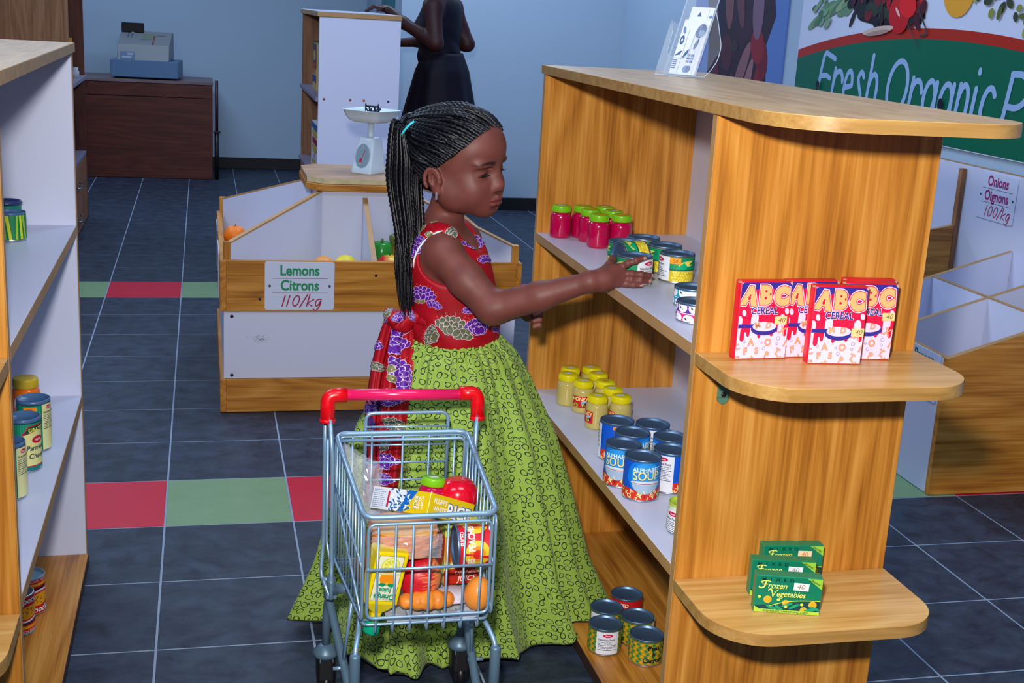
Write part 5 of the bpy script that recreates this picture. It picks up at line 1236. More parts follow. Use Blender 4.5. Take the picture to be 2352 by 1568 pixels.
# ================================================================ SMOOTH BODIES (distance fields turned into one surface)
class Field:
    def __init__(s, xs, ys, zs):
        s.x, s.y, s.z = (np.asarray(a, np.float32) for a in (xs, ys, zs))
        s.f = np.full((len(xs), len(ys), len(zs)), .08, np.float32)
    def sub(s, lo, hi):
        i = [(max(np.searchsorted(a, l) - 1, 0), min(np.searchsorted(a, h) + 1, len(a))) for a, l, h in zip((s.x, s.y, s.z), lo, hi)]
        if any(b - a < 1 for a, b in i): return None
        sl = tuple(slice(a, b) for a, b in i)
        return sl, s.x[sl[0]][:, None, None], s.y[sl[1]][None, :, None], s.z[sl[2]][None, None, :]
    def op(s, fn, lo, hi, k=.01, mode='add'):
        r = s.sub(np.array(lo) - k - .012, np.array(hi) + k + .012)
        if r is None: return
        sl, X, Y, Z = r
        d = fn(X, Y, Z).astype(np.float32); a = s.f[sl]
        if mode == 'add':
            h = np.maximum(k - np.abs(a - d), 0) / k; s.f[sl] = np.minimum(a, d) - h * h * k * .25
        else:
            d = -d; h = np.maximum(k - np.abs(a - d), 0) / k; s.f[sl] = np.maximum(a, d) + h * h * k * .25
    def ell(s, c, r, k=.01, M=None, mode='add'):
        c = np.array(c, float); r = np.array(r, float); R_ = np.eye(3) if M is None else np.array(M, float)
        ext = np.sqrt(((R_ * r) ** 2).sum(1))
        def fn(X, Y, Z):
            px, py, pz = X - c[0], Y - c[1], Z - c[2]
            q = [px * R_[0, i] + py * R_[1, i] + pz * R_[2, i] for i in range(3)]
            k0 = np.sqrt((q[0] / r[0]) ** 2 + (q[1] / r[1]) ** 2 + (q[2] / r[2]) ** 2); k1 = np.sqrt((q[0] / r[0] ** 2) ** 2 + (q[1] / r[1] ** 2) ** 2 + (q[2] / r[2] ** 2) ** 2)
            return k0 * (k0 - 1) / np.maximum(k1, 1e-6)
        s.op(fn, c - ext, c + ext, k, mode)
    def cone(s, a, b, r1, r2, k=.01, mode='add', flat=None):
        """capsule from a to b whose radius goes from r1 to r2"""
        a = np.array(a, float); b = np.array(b, float); m = max(r1, r2); ba = b - a; L = max((ba * ba).sum(), 1e-10)
        def fn(X, Y, Z):
            px, py, pz = X - a[0], Y - a[1], Z - a[2]
            t = np.clip((px * ba[0] + py * ba[1] + pz * ba[2]) / L, 0, 1)
            return np.sqrt((px - ba[0] * t) ** 2 + (py - ba[1] * t) ** 2 + (pz - ba[2] * t) ** 2) - (r1 + (r2 - r1) * t)
        s.op(fn, np.minimum(a, b) - m, np.maximum(a, b) + m, k, mode)
    def chain(s, pts, rad, k=.008, mode='add'):
        for i in range(len(pts) - 1): s.cone(pts[i], pts[i + 1], rad[i], rad[i + 1], k, mode)
    def surface(s):
        f = s.f; I = f < 0; nx, ny, nz = f.shape
        c = np.zeros((nx - 1, ny - 1, nz - 1), np.int8)
        for i in (0, 1):
            for j in (0, 1):
                for k in (0, 1): c += I[i:nx - 1 + i, j:ny - 1 + j, k:nz - 1 + k]
        act = np.argwhere((c > 0) & (c < 8)); idx = -np.ones(c.shape, np.int64); idx[tuple(act.T)] = np.arange(len(act))
        P = np.zeros((len(act), 3)); W = np.zeros(len(act)); ax = (s.x, s.y, s.z)
        for d in range(3):
            o1, o2 = [q for q in range(3) if q != d]
            for a in (0, 1):
                for b in (0, 1):
                    p = act.copy(); p[:, o1] += a; p[:, o2] += b; q = p.copy(); q[:, d] += 1
                    fa = f[tuple(p.T)]; fb = f[tuple(q.T)]; m = (fa < 0) != (fb < 0)
                    t = np.where(m, fa / np.where(m, fa - fb, 1), 0); pos = np.zeros((len(act), 3))
                    pos[:, d] = ax[d][p[:, d]] + t * (ax[d][q[:, d]] - ax[d][p[:, d]]); pos[:, o1] = ax[o1][p[:, o1]]; pos[:, o2] = ax[o2][p[:, o2]]
                    P[m] += pos[m]; W += m
        P /= W[:, None]; F = []
        for d in range(3):
            o1, o2 = [(1, 2), (2, 0), (0, 1)][d]
            sh = [slice(None)] * 3; sh2 = [slice(None)] * 3; sh[d] = slice(0, -1); sh2[d] = slice(1, None)
            A, B = I[tuple(sh)], I[tuple(sh2)]; e = np.argwhere(A != B); e = e[(e[:, o1] > 0) & (e[:, o2] > 0) & (e[:, o1] < f.shape[o1] - 1) & (e[:, o2] < f.shape[o2] - 1)]
            flip = A[tuple(e.T)]
            def cell(a, b): q = e.copy(); q[:, o1] -= a; q[:, o2] -= b; return idx[tuple(q.T)]
            Q = np.stack([cell(1, 1), cell(0, 1), cell(0, 0), cell(1, 0)], 1); Q[~flip] = Q[~flip][:, ::-1]; F.append(Q)
        return P, np.concatenate(F)
def smooth_pts(P, F, n=2, lam=.5):
    E = np.concatenate([F[:, [0, 1]], F[:, [1, 2]], F[:, [2, 3]], F[:, [3, 0]]]); N = len(P)
    deg = np.bincount(E.ravel(), minlength=N).clip(1)[:, None]
    for it in range(n):
        for l in (lam, -lam * 1.02):
            S_ = np.stack([np.bincount(E[:, 0], P[E[:, 1], i], N) + np.bincount(E[:, 1], P[E[:, 0], i], N) for i in range(3)], 1)
            P = P + l * (S_ / deg - P)
    return P
def np_mesh(name, P, F, m, parent=None, smooth=True, tint=None):
    off = np.array(parent_loc(parent)) if parent is not None else 0
    me = bpy.data.meshes.new(name); P2 = (P - off).astype(np.float32); F = np.asarray(F, np.int32)
    me.vertices.add(len(P2)); me.vertices.foreach_set('co', P2.ravel()); k = F.shape[1]
    me.loops.add(F.size); me.loops.foreach_set('vertex_index', F.ravel()); me.polygons.add(len(F))
    me.polygons.foreach_set('loop_start', np.arange(0, F.size, k, dtype=np.int32)); me.polygons.foreach_set('loop_total', np.full(len(F), k, np.int32))
    me.polygons.foreach_set('use_smooth', np.full(len(F), smooth)); me.materials.append(m); me.update(); me.validate()
    if tint is not None:
        at = me.color_attributes.new('tint', 'FLOAT_COLOR', 'POINT'); at.data.foreach_set('color', np.concatenate([tint, np.ones((len(P), 1))], 1).astype(np.float32).ravel())
    o = bpy.data.objects.new(name, me); COL.objects.link(o)
    if parent is not None: o.parent = parent
    return o
def grade(*seg):
    """axis samples: (start, end, step) pieces joined"""
    out = []
    for a, b, st in seg: out += list(np.arange(a, b, st))
    return np.array(sorted(set(np.round(out, 6))))
def skin_mat(name, base, lip):
    m, nt, b = nm(name); N = nt.nodes.new; L = nt.links.new
    at = N('ShaderNodeAttribute'); at.attribute_name = 'tint'; tc = N('ShaderNodeTexCoord')
    n = N('ShaderNodeTexNoise'); n.inputs['Scale'].default_value = 26; n.inputs['Detail'].default_value = 4; L(tc.outputs['Object'], n.inputs['Vector'])
    r = ramp(nt, [(.3, tuple(v * .93 for v in base)), (.7, tuple(min(255, v * 1.06) for v in base))]); L(n.outputs['Fac'], r.inputs['Fac'])
    mx = N('ShaderNodeMix'); mx.data_type = 'RGBA'; mx.blend_type = 'MULTIPLY'; mx.inputs[0].default_value = 1.0
    L(r.outputs['Color'], mx.inputs[6]); L(at.outputs['Color'], mx.inputs[7]); L(mx.outputs[2], b.inputs['Base Color'])
    n2 = N('ShaderNodeTexNoise'); n2.inputs['Scale'].default_value = 900; L(tc.outputs['Object'], n2.inputs['Vector'])
    bp = N('ShaderNodeBump'); bp.inputs['Strength'].default_value = .10; bp.inputs['Distance'].default_value = .0006; L(n2.outputs['Fac'], bp.inputs['Height']); L(bp.outputs['Normal'], b.inputs['Normal'])
    b.inputs['Roughness'].default_value = .52; b.inputs['Specular IOR Level'].default_value = .36
    b.inputs['Subsurface Weight'].default_value = .06; b.inputs['Subsurface Radius'].default_value = (.006, .002, .001); b.inputs['Subsurface Scale'].default_value = .5
    return m
# ---------------------------------------------------------------- head in its own frame: x forward, y to the person's left, z up
class Frame:
    def __init__(s, loc, yaw, pitch, roll, scale):
        cy, sy, cp, sp, cr, sr = math.cos(yaw), math.sin(yaw), math.cos(pitch), math.sin(pitch), math.cos(roll), math.sin(roll)
        s.M = np.array([[cy, -sy, 0], [sy, cy, 0], [0, 0, 1]]) @ np.array([[cp, 0, sp], [0, 1, 0], [-sp, 0, cp]]) @ np.array([[1, 0, 0], [0, cr, -sr], [0, sr, cr]])
        s.t = np.array(loc, float); s.s = scale
    def p(s, *l): return s.M @ (np.array(l, float) * s.s) + s.t
    def v(s, *l): return s.M @ np.array(l, float)
    def inv(s, P): return (P - s.t) @ s.M / s.s
def put_head(F, H, ears=True):
    S_ = H.s
    def E(c, r, k=.01, mode='add', R=None): F.ell(H.p(*c), np.array(r) * S_, k * S_, H.M if R is None else H.M @ R, mode)
    def C(a, b, r1, r2, k=.01, mode='add'): F.cone(H.p(*a), H.p(*b), r1 * S_, r2 * S_, k * S_, mode)
    E((-.010, 0, .025), (.092, .073, .0735))                    # skull
    E((.043, 0, .046), (.054, .056, .050), .03)                # forehead
    E((.030, 0, -.018), (.054, .053, .058), .025)              # face
    for s_ in (-1, 1):
        E((.046, s_ * .032, -.034), (.034, .027, .031), .022)   # cheeks
        C((-.002, s_ * .048, -.030), (.012, s_ * .043, -.046), .018, .016, .03); C((.012, s_ * .043, -.046), (.056, s_ * .012, -.068), .016, .014, .03)   # jaw
    E((.062, 0, -.0705), (.0155, .017, .0135), .02)             # chin
    E((.0655, 0, -.050), (.020, .028, .021), .018)             # muzzle
    for s_ in (-1, 1):
        E((.0905, s_ * .033, .001), (.012, .020, .011), .022, 'sub')   # sockets
        E((.0745, s_ * .029, .0165), (.011, .020, .006), .014)        # brow
    C((.080, 0, .006), (.0885, 0, -.022), .0070, .0080, .016); E((.0895, 0, -.0275), (.0105, .0115, .0090), .010)   # nose
    for s_ in (-1, 1): E((.0820, s_ * .0130, -.0320), (.0088, .0068, .0068), .006)
    C((.0885, 0, -.0395), (.0895, 0, -.0455), .0022, .0022, .006, 'sub')     # philtrum hint
    for s_ in (-1, 1): E((.0868, s_ * .0065, -.0372), (.0040, .0030, .0026), .003, 'sub')
    # lips
    for s_ in (-1, 1):
        F.chain([H.p(*q) for q in ((.0725, s_ * .0265, -.0560), (.0795, s_ * .0195, -.0540), (.0845, s_ * .012, -.0515), (.0878, s_ * .0048, -.0495), (.0875, 0, -.0502))], [S_ * q for q in (.0016, .0036, .0048, .0056, .0054)], .0035 * S_)
        F.chain([H.p(*q) for q in ((.0720, s_ * .0255, -.0570), (.0785, s_ * .0185, -.0590), (.0830, s_ * .010, -.0612), (.0845, 0, -.0618))], [S_ * q for q in (.0016, .0040, .0056, .0062)], .0035 * S_)
        F.chain([H.p(*q) for q in ((.0745, s_ * .0270, -.0562), (.0830, s_ * .0195, -.0562), (.0890, s_ * .011, -.0560), (.0935, 0, -.0560))], [S_ * q for q in (.0006, .0009, .0011, .0012)], .0030 * S_, 'sub')
    E((.083, 0, -.0690), (.0050, .011, .0022), .008, 'sub')     # fold under the lip
    for s_ in (-1, 1):   # lids over the eyeball, then the narrow opening of a lowered gaze
        E((.0655, s_ * .0305, .0), (.0142, .0150, .0138), .005)
        E((.0812, s_ * .0312, .0080), (.0050, .0165, .0012), .0035, 'sub')       # lid crease
        E((.0815, s_ * .0312, -.0045), (.0100, .0132, .0036), .0016, 'sub')
    if ears:
        for s_ in (-1, 1):
            R = np.array([[math.cos(.35), s_ * -math.sin(.35), 0], [s_ * math.sin(.35), math.cos(.35), 0], [0, 0, 1]])
            E((-.006, s_ * .0720, -.013), (.0150, .0075, .0245), .006, 'add', R)
            E((-.003, s_ * .0828, -.009), (.0090, .0062, .0150), .004, 'sub', R)
            n = 12; pts = [(-.007 + .0138 * math.cos(t), s_ * (.0765 + .004 * (1 - math.cos(t))), -.010 + .0205 * math.sin(t)) for t in np.linspace(-.2, PI * 1.25, n)]
            F.chain([H.p(*q) for q in pts], [.0030 * S_] * n, .004 * S_)
            pts = [(-.006 + .0075 * math.cos(t), s_ * .0785, -.009 + .0135 * math.sin(t)) for t in np.linspace(.4, PI * 1.3, 8)]
            F.chain([H.p(*q) for q in pts], [.0020 * S_] * 8, .004 * S_)
            E((.006, s_ * .0735, -.014), (.0042, .0045, .0055), .004)       # tragus
            E((-.001, s_ * .0735, -.0335), (.0078, .0048, .0078), .006)     # lobe
def head_tint(P, H, lipc=(1.25, .9, 1.0)):
    """pigment: lips, brows and hairline down; plus painted shade between the lips"""
    q = H.inv(P); t = np.ones((len(P), 3))
    sm = lambda x, a, b: np.clip((x - a) / (b - a), 0, 1)
    ay = np.abs(q[:, 1])
    lipw = sm(q[:, 0], .068, .073) * (1 - sm(ay, .022, .027)) * sm(q[:, 2], -.0680 + ay * .30, -.0660 + ay * .30) * (1 - sm(q[:, 2], -.0462 - ay * .28, -.0440 - ay * .28))
    for i, c in enumerate(lipc): t[:, i] *= 1 + (c - 1) * lipw
    # brows: a tapering arc
    u = (ay - .011) / .043; zc = .0165 + .0075 * np.sin(np.clip(u, 0, 1) * 2.3) - .006 * u
    hw = .0048 * (1 - .55 * np.clip(u, 0, 1)); br = (1 - sm(np.abs(q[:, 2] - zc) / hw, .45, 1.15)) * sm(u, -.02, .12) * (1 - sm(u, .85, 1.05)) * (q[:, 0] > .04)
    t *= (1 - .80 * br)[:, None]
    ln = (1 - sm(np.abs(q[:, 2] + .0561) - .0, .0004, .0012)) * lipw; t *= (1 - .5 * ln)[:, None]  # shade of the mouth crease painted into the tint
    return t
def eyes(H, parent, iris=(30, 14, 10)):
    out = []
    for s_ in (-1, 1):
        q = MB(); c = Vector(H.p(.0655, s_ * .0305, 0)); r = .0126 * H.s
        look = H.M @ np.array([math.cos(.36), -.10, -math.sin(.36)]); lk = Vector(look).normalized()
        M = Matrix.Translation(c) @ lk.to_track_quat('Z', 'Y').to_matrix().to_4x4()
        w_m = mat('eye_white', (196, 186, 188), .2); i_m = mat('eye_iris', iris, .08); 
        pr = [(r * math.sin(a), -r * math.cos(a)) for a in np.linspace(0, PI * .80, 14)]; pr[0] = (0, -r)
        q.lathe(pr, w_m, 24, M); pr2 = [(r * math.sin(a), -r * math.cos(a)) for a in np.linspace(PI * .80, PI, 8)]; pr2[-1] = (0, r * 1.02)
        q.lathe(pr2, i_m, 24, M); o = q.build('eye', parent); out.append(o)
        q = MB(); lm = mat('lash', (12, 8, 10), .6); base = []
        for t in np.linspace(-1, 1, 15):
            y = s_ * .0312 + .0128 * t; z = -.0022 - .0036 * t * t + .0006; x = .0655 + math.sqrt(max(.0150 ** 2 - (.0128 * t) ** 2 - z * z, 1e-6)) * .985
            base.append(Vector(H.p(x, y, z)))
        q.tube(base, [.0004 + .0007 * (1 - abs(t) ** 2) for t in np.linspace(-1, 1, 15)], lm, 6)
        fw = Vector(H.v(1, 0, 0)); up = Vector(H.v(0, 0, 1)); sd = Vector(H.v(0, 1, 0))
        for i in range(29):
            t = -1 + 2 * i / 28; k = (t + 1) / 2 * 14; a = int(min(k, 13)); p = base[a].lerp(base[a + 1], k - a)
            l = .0075 * H.s * (.6 + .4 * (1 - t * t)); d1 = (fw * .8 + sd * t * .55 - up * .35).normalized(); d2 = (fw * .7 + sd * t * .6 + up * .25).normalized()
            q.tube([p, p + d1 * l * .55, p + d1 * l * .55 + d2 * l * .5], [.0004, .0003, .0001], lm, 4, False, False)
        q.build('eyelashes', o)
    return out
def finger(F, pts, r0, r1, k=.003):
    n = len(pts); F.chain(pts, [r0 + (r1 - r0) * i / (n - 1) for i in range(n)], k)
# ================================================================ THE GIRL
girl = thing('person', 'girl with braided ponytail in red bodice and green ringed skirt reaching to the shelf', 'person', (.53, 2.62, 0))
HG = Frame((.5150, 2.600, 1.033), -.737, -.017, .0943, 1.093)
CANX, CANY = .847, 2.393
SH = (.4790, 2.534, .8640); EL = (.5690, 2.440, .7690); WR = (.7440, 2.3540, .8440)
LSH = (.560, 2.700, .860); LEL = (.610, 2.690, .690); LWR = (.655, 2.580, .735)
fy = math.radians(-28); FD = np.array([math.cos(fy), math.sin(fy), 0]); LD = np.array([-math.sin(fy), math.cos(fy), 0]); TB = np.stack([FD, LD, np.array([0, 0, 1.])], 1)
TORSO = [((.500, 2.618, .850), (.068, .096, .060)), ((.513, 2.616, .795), (.080, .094, .075)), ((.524, 2.615, .730), (.083, .088, .075)), ((.529, 2.617, .670), (.088, .092, .070))]
F = Field(grade((.335, .40, .004), (.40, .67, .0017), (.67, .72, .0022), (.72, .90, .0014)), grade((2.31, 2.40, .0014), (2.40, 2.46, .0019), (2.46, 2.66, .0017), (2.66, 2.78, .0032)),
          grade((-.004, .60, .009), (.60, .72, .003), (.72, .81, .0022), (.81, .905, .0014), (.905, 1.12, .0014), (1.12, 1.18, .004)))
for c, r in TORSO: F.ell(c, r, .05, TB)
F.ell((.525, 2.625, .590), (.085, .100, .080), .05, TB)
for s_ in (-1, 1):   # legs and feet under the skirt
    h = np.array([.525, 2.625, .55]) + LD * s_ * .05; k = np.array([.530, 2.625, .29]) + LD * s_ * .05; a = np.array([.520, 2.625, .06]) + LD * s_ * .05
    F.cone(h, k, .055, .038, .03); F.cone(k, a, .038, .026, .02); F.cone(a - (0, 0, .032), a + FD * .10 - (0, 0, .036), .024, .019, .02)
F.cone((.488, 2.618, .880), HG.p(-.016, 0, -.050), .040, .037, .03); F.cone((.485, 2.612, .905), (.480, 2.545, .878), .026, .030, .03); F.cone((.485, 2.622, .905), (.545, 2.690, .872), .026, .030, .03)
put_head(F, HG)
# right arm stretched to the can
F.cone(SH, (.520, 2.486, .8175), .0385, .0375, .02); F.cone((.520, 2.486, .8175), EL, .0375, .0330, .012); F.cone(EL, (.655, 2.395, .805), .0325, .0290, .014); F.cone((.655, 2.395, .805), WR, .0285, .0195, .012)
# left arm folded in front
F.cone(LSH, LEL, .036, .031, .02); F.cone(LEL, LWR, .030, .020, .012)
# right hand: palm, four fingers round the can, thumb behind it
FG = dict(i=[(.8055, 2.3605, .8720), (.8185, 2.3520, .8815), (.8345, 2.3475, .8885), (.8500, 2.3478, .8930)], m=[(.8105, 2.3575, .8600), (.8280, 2.3490, .8615), (.8470, 2.3462, .8605), (.8690, 2.3525, .8580)],
          r=[(.8085, 2.3580, .8490), (.8270, 2.3490, .8490), (.8455, 2.3462, .8485), (.8650, 2.3510, .8465)], p=[(.8040, 2.3610, .8400), (.8180, 2.3530, .8395), (.8330, 2.3485, .8393), (.8475, 2.3478, .8392)])
for k, (r0, r1) in dict(i=(.0072, .0053), m=(.0074, .0055), r=(.0070, .0052), p=(.0062, .0047)).items():
    P = FG[k]
    F.cone((.7700, 2.3530, .8440 + (P[0][2] - .852) * .55), P[0], .0125, .0092, .010)      # back of the hand
    finger(F, P, r0, r1)
    for q in (P[1], P[2]): F.ell((q[0], q[1] - .0004, q[2]), (.0050, .0058, r0 * 1.0), .004)
F.cone(WR, (.7750, 2.3520, .8500), .0205, .0180, .012); F.ell((.792, 2.3565, .8545), (.020, .0105, .0215), .010)
F.chain([(.768, 2.357, .858), (.790, 2.378, .872), (.803, 2.402, .878), (.8075, 2.420, .880)], [.0130, .0085, .0070, .0058], .008)
# left hand, loosely closed before the waist
F.cone(LWR, (.668, 2.556, .742), .019, .018, .01); F.ell((.672, 2.548, .738), (.018, .022, .024), .008)
for i_, z in enumerate((.757, .744, .731, .719)): finger(F, [(.680, 2.545, z), (.694, 2.530, z - .002), (.690, 2.515, z - .005), (.678, 2.514, z - .008)], .0066, .0052)
finger(F, [(.664, 2.556, .752), (.662, 2.548, .770), (.664, 2.545, .784)], .0085, .0062)
P, Fq = F.surface(); P = smooth_pts(P, Fq, 2, .4)
tint = head_tint(P, HG, (1.22, .98, 1.12))
skin_g = skin_mat('girl_skin', (108, 58, 49), None)
body = np_mesh('body', P, Fq, skin_g, girl, True, tint); BODY_TRIS = len(Fq) * 2
eyes(HG, girl)
# nails
q = MB(); nail = mat('nail', (176, 122, 116), .22)
for k in 'imrp':
    a, b = np.array(FG[k][2]), np.array(FG[k][3]); d_ = Vector(b - a).normalized(); out = (Vector(b) - Vector((CANX, CANY, b[2]))); out.z = 0; out = (out.normalized() + Vector((0, -.5, .25))).normalized(); out = (out - d_ * out.dot(d_)).normalized()
    M = Matrix.Translation(Vector(b) + out * .0041 + d_ * .0008); X_ = d_; Y_ = out.cross(d_)
    M = M @ Matrix(((X_.x, Y_.x, out.x, 0), (X_.y, Y_.y, out.y, 0), (X_.z, Y_.z, out.z, 0), (0, 0, 0, 1)))
    q.ball((0, 0, 0), (.0046, .0036, .0014), nail, 12, 8) if False else q.lathe([(math.sin(PI * i / 8), -math.cos(PI * i / 8)) if 0 < i < 8 else (0, -1 if i == 0 else 1) for i in range(9)], nail, 12, M @ Matrix.Diagonal((.0048, .0037, .0014, 1)))
q.build('nails', girl)

# ---------------------------------------------------------------- dress
def fabric_rings():
    m, nt, b = nm('ringed_cotton'); N = nt.nodes.new; L = nt.links.new
    uv = N('ShaderNodeUVMap'); uv.uv_map = 'uv'
    n0 = N('ShaderNodeTexNoise'); n0.inputs['Scale'].default_value = 60; L(uv.outputs[0], n0.inputs['Vector'])
    vm = N('ShaderNodeVectorMath'); vm.operation = 'MULTIPLY_ADD'; vm.inputs[1].default_value = (.006,) * 3; L(n0.outputs['Color'], vm.inputs[0]); L(uv.outputs[0], vm.inputs[2])
    sc2 = N('ShaderNodeVectorMath'); sc2.operation = 'SCALE'; sc2.inputs['Scale'].default_value = 53; L(vm.outputs[0], sc2.inputs[0])
    vo = N('ShaderNodeTexVoronoi'); vo.voronoi_dimensions = '2D'; vo.inputs['Scale'].default_value = 1; vo.inputs['Randomness'].default_value = .5; L(sc2.outputs[0], vo.inputs['Vector'])
    df = N('ShaderNodeVectorMath'); df.operation = 'SUBTRACT'; L(sc2.outputs[0], df.inputs[0]); L(vo.outputs['Position'], df.inputs[1])
    cs = N('ShaderNodeSeparateColor'); L(vo.outputs['Color'], cs.inputs[0])
    an = N('ShaderNodeMath'); an.operation = 'MULTIPLY'; an.inputs[1].default_value = 6.283; L(cs.outputs[0], an.inputs[0])
    ro = N('ShaderNodeVectorRotate'); ro.rotation_type = 'Z_AXIS'; L(df.outputs[0], ro.inputs['Vector']); L(an.outputs[0], ro.inputs['Angle'])
    st = N('ShaderNodeVectorMath'); st.operation = 'MULTIPLY'; st.inputs[1].default_value = (1, 1.35, 0); L(ro.outputs[0], st.inputs[0])
    ln = N('ShaderNodeVectorMath'); ln.operation = 'LENGTH'; L(st.outputs[0], ln.inputs[0])
    rr = N('ShaderNodeMath'); rr.operation = 'MULTIPLY_ADD'; rr.inputs[1].default_value = .13; rr.inputs[2].default_value = .315; L(cs.outputs[1], rr.inputs[0])
    sb_ = N('ShaderNodeMath'); sb_.operation = 'SUBTRACT'; L(ln.outputs['Value'], sb_.inputs[0]); L(rr.outputs[0], sb_.inputs[1])
    ab = N('ShaderNodeMath'); ab.operation = 'ABSOLUTE'; L(sb_.outputs[0], ab.inputs[0])
    wn = N('ShaderNodeTexNoise'); wn.inputs['Scale'].default_value = 3.0; L(sc2.outputs[0], wn.inputs['Vector'])
    wd = N('ShaderNodeMath'); wd.operation = 'MULTIPLY_ADD'; wd.inputs[1].default_value = .105; wd.inputs[2].default_value = .010; L(wn.outputs['Fac'], wd.inputs[0])
    k1 = N('ShaderNodeMath'); k1.operation = 'LESS_THAN'; L(ab.outputs[0], k1.inputs[0]); L(wd.outputs[0], k1.inputs[1])
    h2 = N('ShaderNodeMath'); h2.operation = 'SUBTRACT'; h2.inputs[1].default_value = .055; L(sb_.outputs[0], h2.inputs[0]); h3 = N('ShaderNodeMath'); h3.operation = 'ABSOLUTE'; L(h2.outputs[0], h3.inputs[0])
    k2 = N('ShaderNodeMath'); k2.operation = 'LESS_THAN'; k2.inputs[1].default_value = .022; L(h3.outputs[0], k2.inputs[0])
    m1 = N('ShaderNodeMix'); m1.data_type = 'RGBA'; m1.inputs[6].default_value = (*lin((142, 172, 66)), 1); m1.inputs[7].default_value = (*lin((196, 214, 140)), 1); L(k2.outputs[0], m1.inputs[0])
    m2 = N('ShaderNodeMix'); m2.data_type = 'RGBA'; m2.inputs[7].default_value = (*lin((22, 40, 24)), 1); L(m1.outputs[2], m2.inputs[6]); L(k1.outputs[0], m2.inputs[0])
    L(m2.outputs[2], b.inputs['Base Color']); b.inputs['Roughness'].default_value = .62; b.inputs['Sheen Weight'].default_value = .12; b.inputs['Specular IOR Level'].default_value = .25
    return m
ring_m = fabric_rings()
ZS = [.676, .660, .588, .49, .44, .30, .157, .02]
XL = [.440, .428, .388, .346, .320, .292, .264, .222]; XR_ = [.622, .632, .690, .737, .758, .800, .840, .905]
YF = [2.530, 2.520, 2.485, 2.455, 2.440, 2.410, 2.385, 2.365]; YBk = [2.705, 2.712, 2.75, 2.79, 2.81, 2.85, 2.88, 2.91]
NT, NR = 560, 120
R_ = random.Random(21)
FOLD = [(k, R_.uniform(0, 2 * PI), R_.uniform(.4, 1)) for k in (5, 7, 9, 12, 16, 21)]
PLEAT = [(k, R_.uniform(0, 2 * PI)) for k in (34, 47)]
th = np.linspace(0, 2 * PI, NT, endpoint=False) + .3
V = np.zeros((NR, NT, 3))
big = sum(w_ * np.cos(k * th + p) for k, p, w_ in FOLD) / 2.4; big = np.sign(big) * np.abs(big) ** .8
pl = sum(np.cos(k * th + p + .5 * np.sin(3 * th)) for k, p in PLEAT) / 2
for i in range(NR):
    t = i / (NR - 1); z = ZS[0] + (ZS[-1] - ZS[0]) * t ** 1.05
    g = lambda A: np.interp(-z, [-q_ for q_ in ZS], A)
    cx, rx = (g(XL) + g(XR_)) / 2, (g(XR_) - g(XL)) / 2; cy, ry = (g(YF) + g(YBk)) / 2, (g(YBk) - g(YF)) / 2
    sag = 1 + (.045 + .120 * t) * min(1, t * 6) * big + .030 * np.exp(-t * 5) * pl + .012 * np.sin(t * 5 + 2 * th) * t
    puff = .012 * np.exp(-((t - .07) / .05) ** 2)
    V[i, :, 0] = cx + (rx + puff) * np.cos(th) * sag; V[i, :, 1] = cy + (ry + puff) * np.sin(th) * sag
    V[i, :, 2] = z + .010 * t * np.cos(9 * th + 1) * (t > .8) * (t - .8) * 5
# keep clear of the shelf: lift the hem where it lies on the bottom board, keep it off the cart
lift = np.clip((V[:, :, 0] - .755) / .04, 0, 1); V[:, :, 2] = np.maximum(V[:, :, 2], .0045 + .0325 * lift)
fr_ = np.clip((.20 - V[:, :, 2]) / .17, 0, 1) ** 1.3 * np.exp(-((V[:, :, 0] - .395) / .085) ** 4) * (V[:, :, 1] < 2.60)
V[:, :, 1] -= .085 * fr_ * (1 + .25 * np.cos(V[:, :, 0] * 90)); V[:, :, 1] = np.maximum(V[:, :, 1], 2.352 - .10 * fr_)
s_arc = np.concatenate([np.zeros((NR, 1)), np.cumsum(np.linalg.norm(np.diff(np.concatenate([V, V[:, :1]], 1), axis=1), axis=2), 1)], 1)
v_arc = np.concatenate([[0], np.cumsum(np.linalg.norm(np.diff(V, axis=0), axis=2).mean(1))])
idx = np.arange(NR * NT).reshape(NR, NT); nx = np.roll(idx, -1, 1)
Fq = np.stack([idx[:-1], idx[1:], nx[1:], nx[:-1]], -1).reshape(-1, 4)
skirt = np_mesh('skirt', V.reshape(-1, 3), Fq, ring_m, girl)
NPAN = 14; pan = (np.arange(NT) * NPAN) // NT; cen = ((pan + .5) * NT / NPAN).astype(int)
S0 = np.take_along_axis(s_arc, np.broadcast_to(cen, (NR, NT)), 1)
U = np.zeros((NR - 1, NT, 4, 2)); off_ = (pan * .37)[None, :]
for k, (di, dj) in enumerate(((0, 0), (1, 0), (1, 1), (0, 1))):
    U[:, :, k, 0] = s_arc[di:NR - 1 + di, dj:NT + dj] - S0[di:NR - 1 + di] + off_; U[:, :, k, 1] = v_arc[di:NR - 1 + di][:, None] + off_ * .7
uvl = skirt.data.uv_layers.new(name='uv'); uvl.data.foreach_set('uv', U.reshape(-1).astype(np.float32))
so = skirt.modifiers.new('cloth', 'SOLIDIFY'); so.thickness = .0016; so.offset = -1
# hem overlock
q = MB(); q.tube([tuple(V[-1, j]) for j in range(0, NT, 4)], .0016, mat('hem_thread', (24, 28, 22), .8), 5, True); q.build('hem', skirt)

red_m = mat('red_wax_print', (160, 6, 24), .55, 0, .3, 0, (500, .08), vary=(22, .18))
FB = Field(grade((.37, .66, .0026)), grade((2.46, 2.78, .0026)), grade((.64, .945, .0026)))
for c, r in TORSO: FB.ell(c, tuple(v + .0065 for v in r), .05, TB)
FB.cone((.480, 2.610, .902), (.478, 2.548, .884), .031, .034, .03); FB.cone((.486, 2.626, .902), (.540, 2.688, .878), .031, .034, .03)
